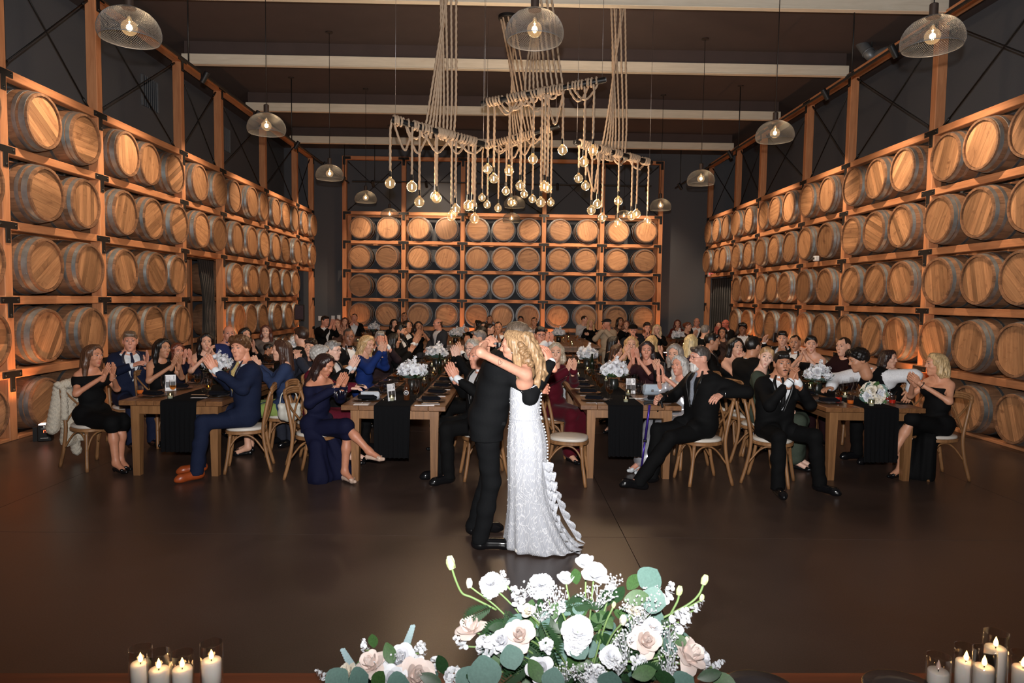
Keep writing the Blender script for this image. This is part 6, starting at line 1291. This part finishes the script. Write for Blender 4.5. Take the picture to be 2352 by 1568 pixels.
fac = N(nt, 'ShaderNodeMapRange', {0: vo.outputs[0], 1: .02, 2: .12, 3: 1, 4: 0}); mx = N(nt, 'ShaderNodeMix', {'Factor': fac.outputs[0], 6: (*s2l((188, 191, 200)), 1), 7: (*s2l((226, 227, 232)), 1)}, data_type='RGBA'); nt.links.new(mx.outputs[2], b_.inputs['Base Color'])
b_.inputs['Roughness'].default_value = .42; nt.links.new(N(nt, 'ShaderNodeBump', {'Strength': .5, 'Distance': .004, 'Height': fac.outputs[0]}).outputs[0], b_.inputs['Normal']); b_.inputs['Sheen Weight'].default_value = .1
def tolocal(A): A = np.asarray(A, float).reshape(-1, 3); R = np.array(Bi.to_3x3()); return A @ R.T + np.array(Bi.translation)
gown = MB().add(tolocal(VV), [(i*n + j, (i+1)*n + j, (i+1)*n + (j+1) % n, i*n + (j+1) % n) for i in range(63) for j in range(n)]).obj('gown', lm, B)
gown['label'] = 'white strapless beaded lace gown'
MB().tube(tolocal(VV[np.argmin(abs(VV[:, 0, 2] - at_y(1200, 962, BY).z))] + 0), .004, 6, closed=True).obj('waist_seam', lm, gown)
bead = mat('crystal_bead', (.95, .95, .97), .05, .4, noise=0); m = MB(); rb = np.random.default_rng(3)
for k in range(520):
    i = rb.integers(6, 63); j = rb.integers(0, n); p = VV[i, j]; c = VV[i].mean(0); d = (p - c)*(1, 1, 0); d /= np.linalg.norm(d) + 1e-9; m.ball(tolocal(p + d*.002)[0], .0032/B.scale.x, 5, 4)
m.obj('crystal_beads', bead, gown)['kind'] = 'stuff'
me_btn = MB().ball((0, 0, 0), .0075, 8, 6).mesh('button', petal_w)
for k in range(24):
    z = at_y(1240, 905 + k*7.2, BY).z; i = np.argmin(abs(VV[8:, 0, 2] - z)) + 8; p = VV[i, 0] + np.array((.004, -.02, 0)); ob('button', me_btn, gown, Vector(tolocal(p)[0]))
def ruffle(pts, w_, waves, amp, seed):
    Pp = catmull([at_y(x, y, BY + dy) for x, y, dy in pts], 14); k = len(Pp); vs = []
    for i, p in enumerate(Pp):
        t = i/(k - 1)
        for j in range(5): s = j/4; vs.append(p + np.array((w_*s*(.75 + .25*math.sin(t*5 + seed)) + amp*.5*s*math.sin(waves*t*6.28 + 1), amp*s*math.sin(waves*t*6.28 + seed) - .03*s, -w_*.35*s + amp*.4*s*math.cos(waves*t*6.28))))
    vs = np.array(vs); vs[:, 2] = np.maximum(vs[:, 2], .008); q = len(vs); vs2 = vs + (.003, .003, .003); f = [(i*5 + j, (i+1)*5 + j, (i+1)*5 + j + 1, i*5 + j + 1) for i in range(k - 1) for j in range(4)]
    return MB().add(tolocal(np.concatenate([vs, vs2])), f + [tuple(x + q for x in ff[::-1]) for ff in f]).obj('train_ruffle', lm, gown)
ruffle([(1246, 1058, 0), (1254, 1092, -.02), (1258, 1130, .0), (1266, 1172, .03), (1286, 1215, .05), (1308, 1250, .05), (1318, 1272, .0)], .070, 9.5, .020, 1); ruffle([(1246, 1062, -.10), (1254, 1110, -.12), (1262, 1160, -.16), (1280, 1215, -.16), (1305, 1262, -.12)], .05, 9, .018, 2); ruffle([(1250, 1075, .10), (1270, 1120, .12), (1290, 1180, .14), (1325, 1240, .14)], .06, 8, .022, 4)
# long waves of hair down the back, a twisted half-up knot
hp = lambda x, y, d=0: np.array(Bi @ at_y(x, y, BY + d))
hg = []
for s, dd in ((0, -.06), (9, -.02), (4, .03)):
    q = [hp(1206 + s, 772, dd), hp(1222 + s, 800, dd), hp(1236 + s*.6, 828, dd), hp(1240 + s, 856, dd), hp(1234 + s, 878, dd), hp(1240 + s*.4, 897, dd)]
    for a_, c_, ra, rb_ in zip(q, q[1:], (.036, .036, .034, .030, .026), (.036, .034, .030, .026, .012)): hg.append(cap(a_, c_, ra, rb_))
o = ob('hair_waves', mesh_np('hair_waves', [grow(hg, .007, .016, (), (), lambda X, Y, Z: .0045*np.sin(60*Z + 120*X)*np.sin(70*Y) + .003*np.sin(150*Y + 20*Z))], hairm((172, 138, 102))), B)
kn = []
for k in range(7): t = k/6; kn.append(ell(hp(1196 + 20*t + 5*math.sin(k*2.2), 792 + 44*t, -.10 + .01*math.sin(k*1.7)), (.030 - .006*t, .028, .028)))
ob('hair_twist', mesh_np('hair_twist', [grow(kn, .006, .012, (), (), lambda X, Y, Z: .003*np.sin(170*Z + 100*Y))], hairm((156, 122, 88))), B)
MB().ball(hp(1176, 810, -.085), .008, 8, 6).obj('earring', silver, B)
# fine line tattoo on the upper arm
Wr, El = bd[3][-1][:2]; S_ = bd[4]((-.138, -.014, 1.038)); d = (El - S_)/np.linalg.norm(El - S_); c = S_ + (El - S_)*.60; outd = np.array((-1., 0, 0)); outd -= d*(outd @ d); outd /= np.linalg.norm(outd); v = np.cross(d, outd)
q = [(0, -.02), (.012, -.004), (.020, .012), (.006, .016), (-.002, .004), (-.010, .012), (-.016, .0), (0, -.02)]
pts = catmull([c + d*a_ + v*b2 + outd*math.sqrt(max(1e-5, .0395**2 - b2*b2)) for a_, b2 in q], 5); MB().tube(pts, .0014, 4).obj('tattoo', mat('tattoo_ink', s2l((88, 62, 58)), .6), B)
# ================================================================ head table in the foreground
Yf = at_z(1800, 1546, TH).y
hw_m = wood('head_table_wood', s2l((86, 40, 22)), s2l((140, 72, 40)), 0, 1.0, .45, .08, 14, coat=.2)
r = thing('head_table', 'reddish brown wooden head table with dark runner in the foreground', 'table', (.25, Yf, 0), (0, 0, .012))
for k in range(5): MB().bbox((0, -.09 - .18*k, TH - .025), (5.2, .177, .05), .004).obj('plank', hw_m, r, False)
for s in (-1, 1):
    for y in (-.10, -.80): ob('leg', me_tleg, r, (s*2.45, y, 0))
MB().bbox((0, -.05, TH - .10), (4.9, .03, .10), .003).obj('apron', hw_m, r, False)
o = ob('table_runner', MB().bbox((0, 0, 0), (5.0, .60, .006), .002).mesh('table_runner', runm, False), None, (.25, Yf - .40, TH + .003), (0, 0, .012)); tag(o, 'dark cloth runner along the foreground head table', 'runner')
# pillar candles in glass cylinders
wax_l = mat('led_wax', s2l((236, 232, 232)), .45, noise=.02, sss=.3); cyl = thin_glass('candle_cylinder', (.98, .97, .95), 1.0); flm = mat('candle_flame', (1, .85, .6), .5, emit=(1, .66, .26), es=6)
me_fl = MB().lathe([(.0001, 0), (.0050, .004), (.0062, .010), (.0044, .018), (.0001, .029)], 12).mesh('flame', flm)
def pillar(px, ytop, ycan, lab, Y, w_, lit=1):
    p = at_y(px, ytop, Y); zt = p.z; zc = at_y(px, ycan, Y).z; R = w_/2/1568*Y*1.0; r = thing('pillar_candle', lab, 'candle', (p.x, Y, TH + .006), None, 'pillar candles on the head table'); b0 = TH + .006
    MB().lathe([(R*.82, .008), (R*.86, zc - b0 - .004), (R*.80, zc - b0), (.0001, zc - b0 - .003)], 28).obj('wax_pillar', wax_l, r); MB().lathe([(.0001, .002), (R, .002), (R, zt - b0), (R*.955, zt - b0), (R*.955, .006)], 32).obj('glass_cylinder', cyl, r)
    f = ob('flame', me_fl, r, (0, 0, zc - b0 + .002)); MB().tube([(0, 0, zc - b0 - .004), (0, 0, zc - b0 + .006)], .0016, 5).obj('wick', black, r)
    if not lit: f.data = f.data.copy(); f.data.materials[0] = mat('flame_unlit', s2l((226, 196, 190)), .5)
    else: light('candle_glow', 'POINT', (p.x, Y, zc + .02), .12, (1, .55, .22), shadow_soft_size=.01)
for a in ((322, 1487, 1522, 'glass cylinder candle, leftmost of the left group', 1.86, 52, 1), (364, 1497, 1536, 'glass cylinder candle, second of the left group', 1.80, 52, 1), (418, 1499, 1534, 'glass cylinder candle, third of the left group', 1.83, 52, 1), (485, 1476, 1515, 'glass cylinder candle, tallest and rightmost of the left group', 1.86, 52, 1),
          (2157, 1506, 1539, 'glass cylinder candle with pale unlit tip, leftmost of the right group', 1.86, 54, 0), (2221, 1484, 1518, 'glass cylinder candle, second of the right group', 1.84, 52, 1), (2263, 1490, 1530, 'glass cylinder candle, front middle of the right group', 1.72, 52, 1), (2289, 1452, 1486, 'glass cylinder candle, tallest of the right group', 1.82, 54, 1), (2352, 1500, 1532, 'glass cylinder candle at the right frame edge', 1.86, 52, 1)): pillar(*a)
for px, py, lab in ((1748, 1600, 'gold-rimmed plate at the lower right of the flowers'), (2075, 1598, 'gold-rimmed plate near the right candles')):
    o = put('dinner_plate', MB().lathe([(.0001, .006), (.07, .006), (.105, .016), (.102, .020), (.07, .010), (.0001, .010)], 32).mesh('dinner_plate', mat('plate_grey', s2l((60, 56, 58)), .25)), at_z(px, py, TH + .006), lab, 'plate', None)
    a = np.linspace(0, 2*pi, 41)[:-1]; MB().tube(np.stack([.104*np.cos(a), .104*np.sin(a), .018 + 0*a], 1), .0018, 5, closed=True).obj('gold_rim', gold, o)
# big arrangement
Yb = 1.80; O = at_y(1340, 1560, Yb); O.z = TH + .006; rr = random.Random(11)
big = thing('flower_arrangement', 'large white rose and eucalyptus arrangement at the bottom centre, before the couple', 'flowers', O)
MB().lathe([(.0001, 0), (.12, 0), (.14, .07), (.13, .08), (.0001, .075)], 24).obj('bowl', vase_m, big)
sml = thing('flower_arrangement', 'smaller low white flower arrangement at the bottom, left of the large one', 'flowers', Vector((at_y(880, 1560, 1.78).x, 1.78, TH + .006))); O2 = sml.location.copy()
MB().lathe([(.0001, 0), (.08, 0), (.09, .05), (.0001, .05)], 20).obj('bowl', vase_m, sml)
def bloom(root, O_, me, px, py, dpx, Y, d=(0, -.55, .8), k=.5, stem=True):
    p = at_y(px, py, Y); s = dpx/1568*Y*k; d = Vector(d).normalized(); o = place(me, root, p - d*s*.45, s, d, rr.uniform(0, 6), O_)
    if stem: q = p - d*s*.4 - O_; e = Vector((q.x*.25, q.y*.25, .07)); MB().tube(catmull([q, q*.6 + e*.4 + Vector((0, 0, .02)), e], 5), .0028, 5).obj('stem', stem_m, root)
    return o
F = [(ROSE[3], 1300, 1328, 52, 1.86, (.0, -.15, 1)), (ROSE[3], 1344, 1290, 56, 1.88, (-.25, -.2, 1)), (ROSE[0], 1368, 1314, 64, 1.83, (.2, -.5, .8)), (BUD, 1078, 1338, 46, 1.86, (-.1, -.1, 1)), (BUD, 1431, 1422, 52, 1.74, (.1, -.3, 1)), (ROSE[1], 1080, 1438, 74, 1.80, (-.2, -.25, 1)), (ROSE[1], 1193, 1456, 76, 1.72, (-.1, -.7, .7)), (ROSE[1], 1486, 1470, 78, 1.74, (.15, -.8, .6)), (ROSE[1], 1588, 1500, 92, 1.76, (.5, -.4, .7)), (ROSE[0], 1612, 1512, 70, 1.80, (.7, -.3, .5)),
     (CARN[0], 1127, 1337, 66, 1.84, (-.2, -.5, .8)), (CARN[1], 1244, 1340, 70, 1.86, (0, -.5, .8)), (CARN[0], 1328, 1446, 86, 1.70, (0, -.7, .7)), (CARN[1], 1500, 1438, 56, 1.78, (.1, -.5, .8)), (CARN[1], 1320, 1478, 60, 1.70, (-.1, -.8, .5)),
     (STOCK[0], 1115, 1482, 74, 1.74, (-.3, -.5, .8)), (STOCK[1], 1190, 1378, 62, 1.80, (-.35, -.2, 1)), (STOCK[1], 1160, 1335, 46, 1.84, (-.3, -.1, 1)), (STOCK[0], 1567, 1420, 70, 1.80, (.4, -.4, .8)), (STOCK[1], 1535, 1365, 54, 1.84, (.2, -.2, 1)), (STOCK[1], 1600, 1395, 40, 1.84, (.6, -.1, .8)), (STOCK[1], 1645, 1528, 40, 1.80, (.6, -.2, .6)), (STOCK[0], 1040, 1552, 66, 1.70, (-.3, -.6, .7)), (STOCK[1], 1060, 1478, 44, 1.78, (-.6, -.2, .7)), (BUDG, 1612, 1372, 34, 1.86, (.3, 0, 1)), (BUDG, 1410, 1388, 30, 1.80, (.2, -.1, 1)), (CARN[0], 1405, 1352, 34, 1.84, (.1, -.4, .8)), (ROSE[2], 1212, 1402, 40, 1.78, (-.2, -.5, .8))]
F += [(STOCK[0], 1255, 1480, 50, 1.72, (-.1, -.7, .7)), (CARN[0], 1405, 1505, 58, 1.70, (.1, -.7, .6)), (ROSE[0], 1240, 1535, 66, 1.66, (-.1, -.8, .5)), (STOCK[0], 1470, 1520, 54, 1.70, (.2, -.7, .6)), (CARN[1], 1370, 1552, 60, 1.64, (0, -.8, .5)), (STOCK[1], 1290, 1395, 44, 1.80, (0, -.4, 1)), (ROSE[2], 1460, 1400, 44, 1.80, (.1, -.4, 1)), (ROSE[0], 1150, 1470, 56, 1.72, (-.3, -.6, .7))]
for f_ in F: bloom(big, O, *f_)
for f_ in ((ROSE[1], 850, 1522, 78, 1.76, (-.3, -.4, .9)), (ROSE[0], 920, 1512, 84, 1.78, (.1, -.5, .8)), (ROSE[1], 958, 1552, 100, 1.70, (.4, -.6, .7)), (STOCK[0], 965, 1492, 52, 1.84, (.3, -.2, 1)), (STOCK[1], 838, 1486, 40, 1.84, (-.2, -.2, 1)), (ROSE[2], 792, 1545, 56, 1.76, (-.6, -.4, .7)), (STOCK[1], 742, 1552, 40, 1.80, (-.7, -.1, .7)), (ROSE[0], 900, 1560, 70, 1.68, (0, -.7, .6)), (STOCK[0], 1000, 1520, 40, 1.80, (.6, -.2, .7))): bloom(sml, O2, *f_)
# buds on long curving stems
for pts, sz in (([(1037, 1302), (1048, 1335), (1062, 1362), (1085, 1372), (1140, 1400)], 34), ([(1617, 1338), (1605, 1365), (1580, 1388), (1520, 1420)], 26), ([(1560, 1362), (1556, 1380), (1540, 1410)], 24)):
    W3 = [at_y(x, y, 1.86) - O for x, y in pts]; MB().tube(catmull(W3, 7), .0032, 6).obj('stem', stem_m, big); d = W3[0] - W3[1]; place(BUDG, big, W3[0] - d.normalized()*.004, sz/1568*1.86*.95, d + Vector((0, 0, .02)))
def eleaf(root, O_, kind, px, py, Lpx, ang, Y, face=(0, -.8, .45)):
    p = at_y(px, py, Y); d = Vector((math.cos(math.radians(ang)), -.12, math.sin(math.radians(ang)))); L = Lpx/1568*Y; lay(LEAF[kind], root, p - d*L*.5, L, d, face, O_)
for a in (('e', 1492, 1327, 62, 55, 1.84), ('e', 1175, 1508, 58, -75, 1.66), ('e', 1113, 1545, 82, -80, 1.66), ('e', 1078, 1562, 70, -120, 1.68), ('e', 1400, 1562, 60, 80, 1.62), ('e', 1570, 1568, 60, 40, 1.68), ('d', 1420, 1365, 56, 60, 1.82), ('e', 1500, 1378, 62, -20, 1.80), ('g', 1462, 1372, 60, 15, 1.80), ('d', 1145, 1440, 50, 10, 1.78), ('e', 1330, 1490, 50, -60, 1.70), ('g', 1322, 1322, 44, 100, 1.86), ('g', 1558, 1468, 46, -30, 1.78), ('e', 1540, 1478, 50, 150, 1.78), ('g', 1455, 1335, 50, 60, 1.86), ('d', 1015, 1525, 60, 110, 1.74), ('e', 1180, 1440, 46, 170, 1.78), ('g', 1660, 1562, 60, -10, 1.74), ('d', 1630, 1550, 60, 20, 1.72), ('e', 1270, 1560, 56, -100, 1.62), ('g', 1230, 1540, 60, -60, 1.64), ('g', 1480, 1545, 60, 20, 1.66), ('d', 1525, 1555, 60, 160, 1.66)): eleaf(big, O, *a)
for a in (('e', 775, 1562, 62, -130, 1.72), ('e', 826, 1560, 60, 30, 1.68), ('e', 915, 1575, 66, 20, 1.62), ('g', 857, 1470, 40, 95, 1.84), ('g', 895, 1500, 52, -70, 1.76), ('g', 870, 1560, 60, 60, 1.66), ('g', 935, 1490, 40, 50, 1.84), ('d', 990, 1560, 60, -20, 1.68)): eleaf(sml, O2, *a)
for root, O_, x0, y0, x1, y1 in ((sml, O2, 930, 1490, 948, 1438), (sml, O2, 812, 1535, 788, 1492)):
    for k in range(9):
        t = k/8
        for s in (-1, 1): eleaf(root, O_, 's', x0 + (x1 - x0)*t + s*5*(1 - .4*t), y0 + (y1 - y0)*t, 13 - 5*t, 75 - s*60, 1.84)
# filler foliage: single blades and fern fronds
for k in range(230):
    a = rr.uniform(0, 6.28); q = math.sqrt(rr.random()); px, py = 1345 + 235*q*math.cos(a), 1478 + 92*q*math.sin(a)*(1 if math.sin(a) < 0 else 1.2); eleaf(big, O, rr.choice('gggdddde'), px, py, rr.uniform(30, 54), rr.uniform(0, 360), 1.80 + .08*rr.random() - .05*(py > 1500), (rr.uniform(-.5, .5), -.8, .5))
for k in range(40):
    a = rr.uniform(0, 6.28); q = math.sqrt(rr.random()); px, py = 880 + 110*q*math.cos(a), 1550 + 38*q*math.sin(a); eleaf(sml, O2, rr.choice('ggde'), px, py, rr.uniform(30, 52), rr.uniform(0, 360), 1.82, (rr.uniform(-.5, .5), -.8, .5))
def fern(px, py, ang, Lpx, Y):
    p = at_y(px, py, Y) - O; L = Lpx/1568*Y; d = Vector((math.cos(math.radians(ang)), -.15, math.sin(math.radians(ang)))); sd = d.cross(Vector((0, -1, .2))).normalized(); m = MB()
    for k in range(15):
        t = (k + 1)/16; c = p + d*L*t - Vector((0, 0, .25*L*t*t)); w_ = L*.30*math.sin(pi*(.12 + .86*t))
        for s in (-1, 1): e = c + sd*s*w_ + d*w_*.7; n_ = (e - c).cross(Vector((0, -1, 0))).normalized()*w_*.16; m.add([c, (c + e)/2 + n_, e, (c + e)/2 - n_], [(0, 1, 2, 3)])
    m.tube([p, p + d*L*.5 - Vector((0, 0, .06*L)), p + d*L - Vector((0, 0, .25*L))], .0016, 4); m.obj('fern_frond', leaf_d, big)['kind'] = 'stuff'
for a in ((1130, 1395, 195, 75, 1.82), (1180, 1425, 200, 90, 1.80), (1240, 1425, -60, 90, 1.74), (1290, 1400, 30, 80, 1.82), (1200, 1470, -30, 90, 1.76), (1160, 1400, -60, 80, 1.80), (1230, 1520, 200, 90, 1.70), (1420, 1460, -40, 80, 1.76), (1450, 1540, 10, 80, 1.68), (1380, 1400, 70, 70, 1.84), (1350, 1540, -140, 90, 1.66), (1130, 1560, 150, 70, 1.68)): fern(*a)
def breath(root, O_, px, py, rx, ry, n_, Y):
    m = MB(); c0 = at_y(px, py + ry*1.6, Y) - O_
    for k in range(n_):
        a = rr.uniform(0, 6.28); q = math.sqrt(rr.random()); p = at_y(px + rx*q*math.cos(a), py + ry*q*math.sin(a), Y + rr.uniform(-.04, .03)) - O_; m.ball(p, rr.uniform(.0018, .0032), 6, 5)
        if k % 3 == 0: m.tube([p, (p + c0)/2 + Vector((rr.uniform(-.01, .01), 0, .005)), c0], .0007, 3, cap=False)
    m.obj('babys_breath', petal_w, root)['kind'] = 'stuff'
for a in ((1275, 1375, 30, 34, 90, 1.82), (1240, 1402, 38, 18, 90, 1.80), (1370, 1365, 50, 25, 90, 1.82), (1408, 1330, 24, 16, 40, 1.86), (1470, 1392, 50, 28, 110, 1.80), (1500, 1360, 30, 18, 50, 1.84), (1430, 1480, 26, 34, 90, 1.74), (1535, 1515, 24, 40, 90, 1.74), (1540, 1450, 22, 26, 50, 1.78), (1350, 1545, 45, 22, 100, 1.64), (1300, 1540, 30, 20, 50, 1.66), (1460, 1440, 26, 26, 60, 1.78), (1205, 1350, 30, 16, 40, 1.84), (1420, 1520, 20, 20, 50, 1.70)): breath(big, O, *a)
breath(sml, O2, 905, 1530, 60, 30, 60, 1.78)
print('SCRIPT TIME', time.time() - T0)
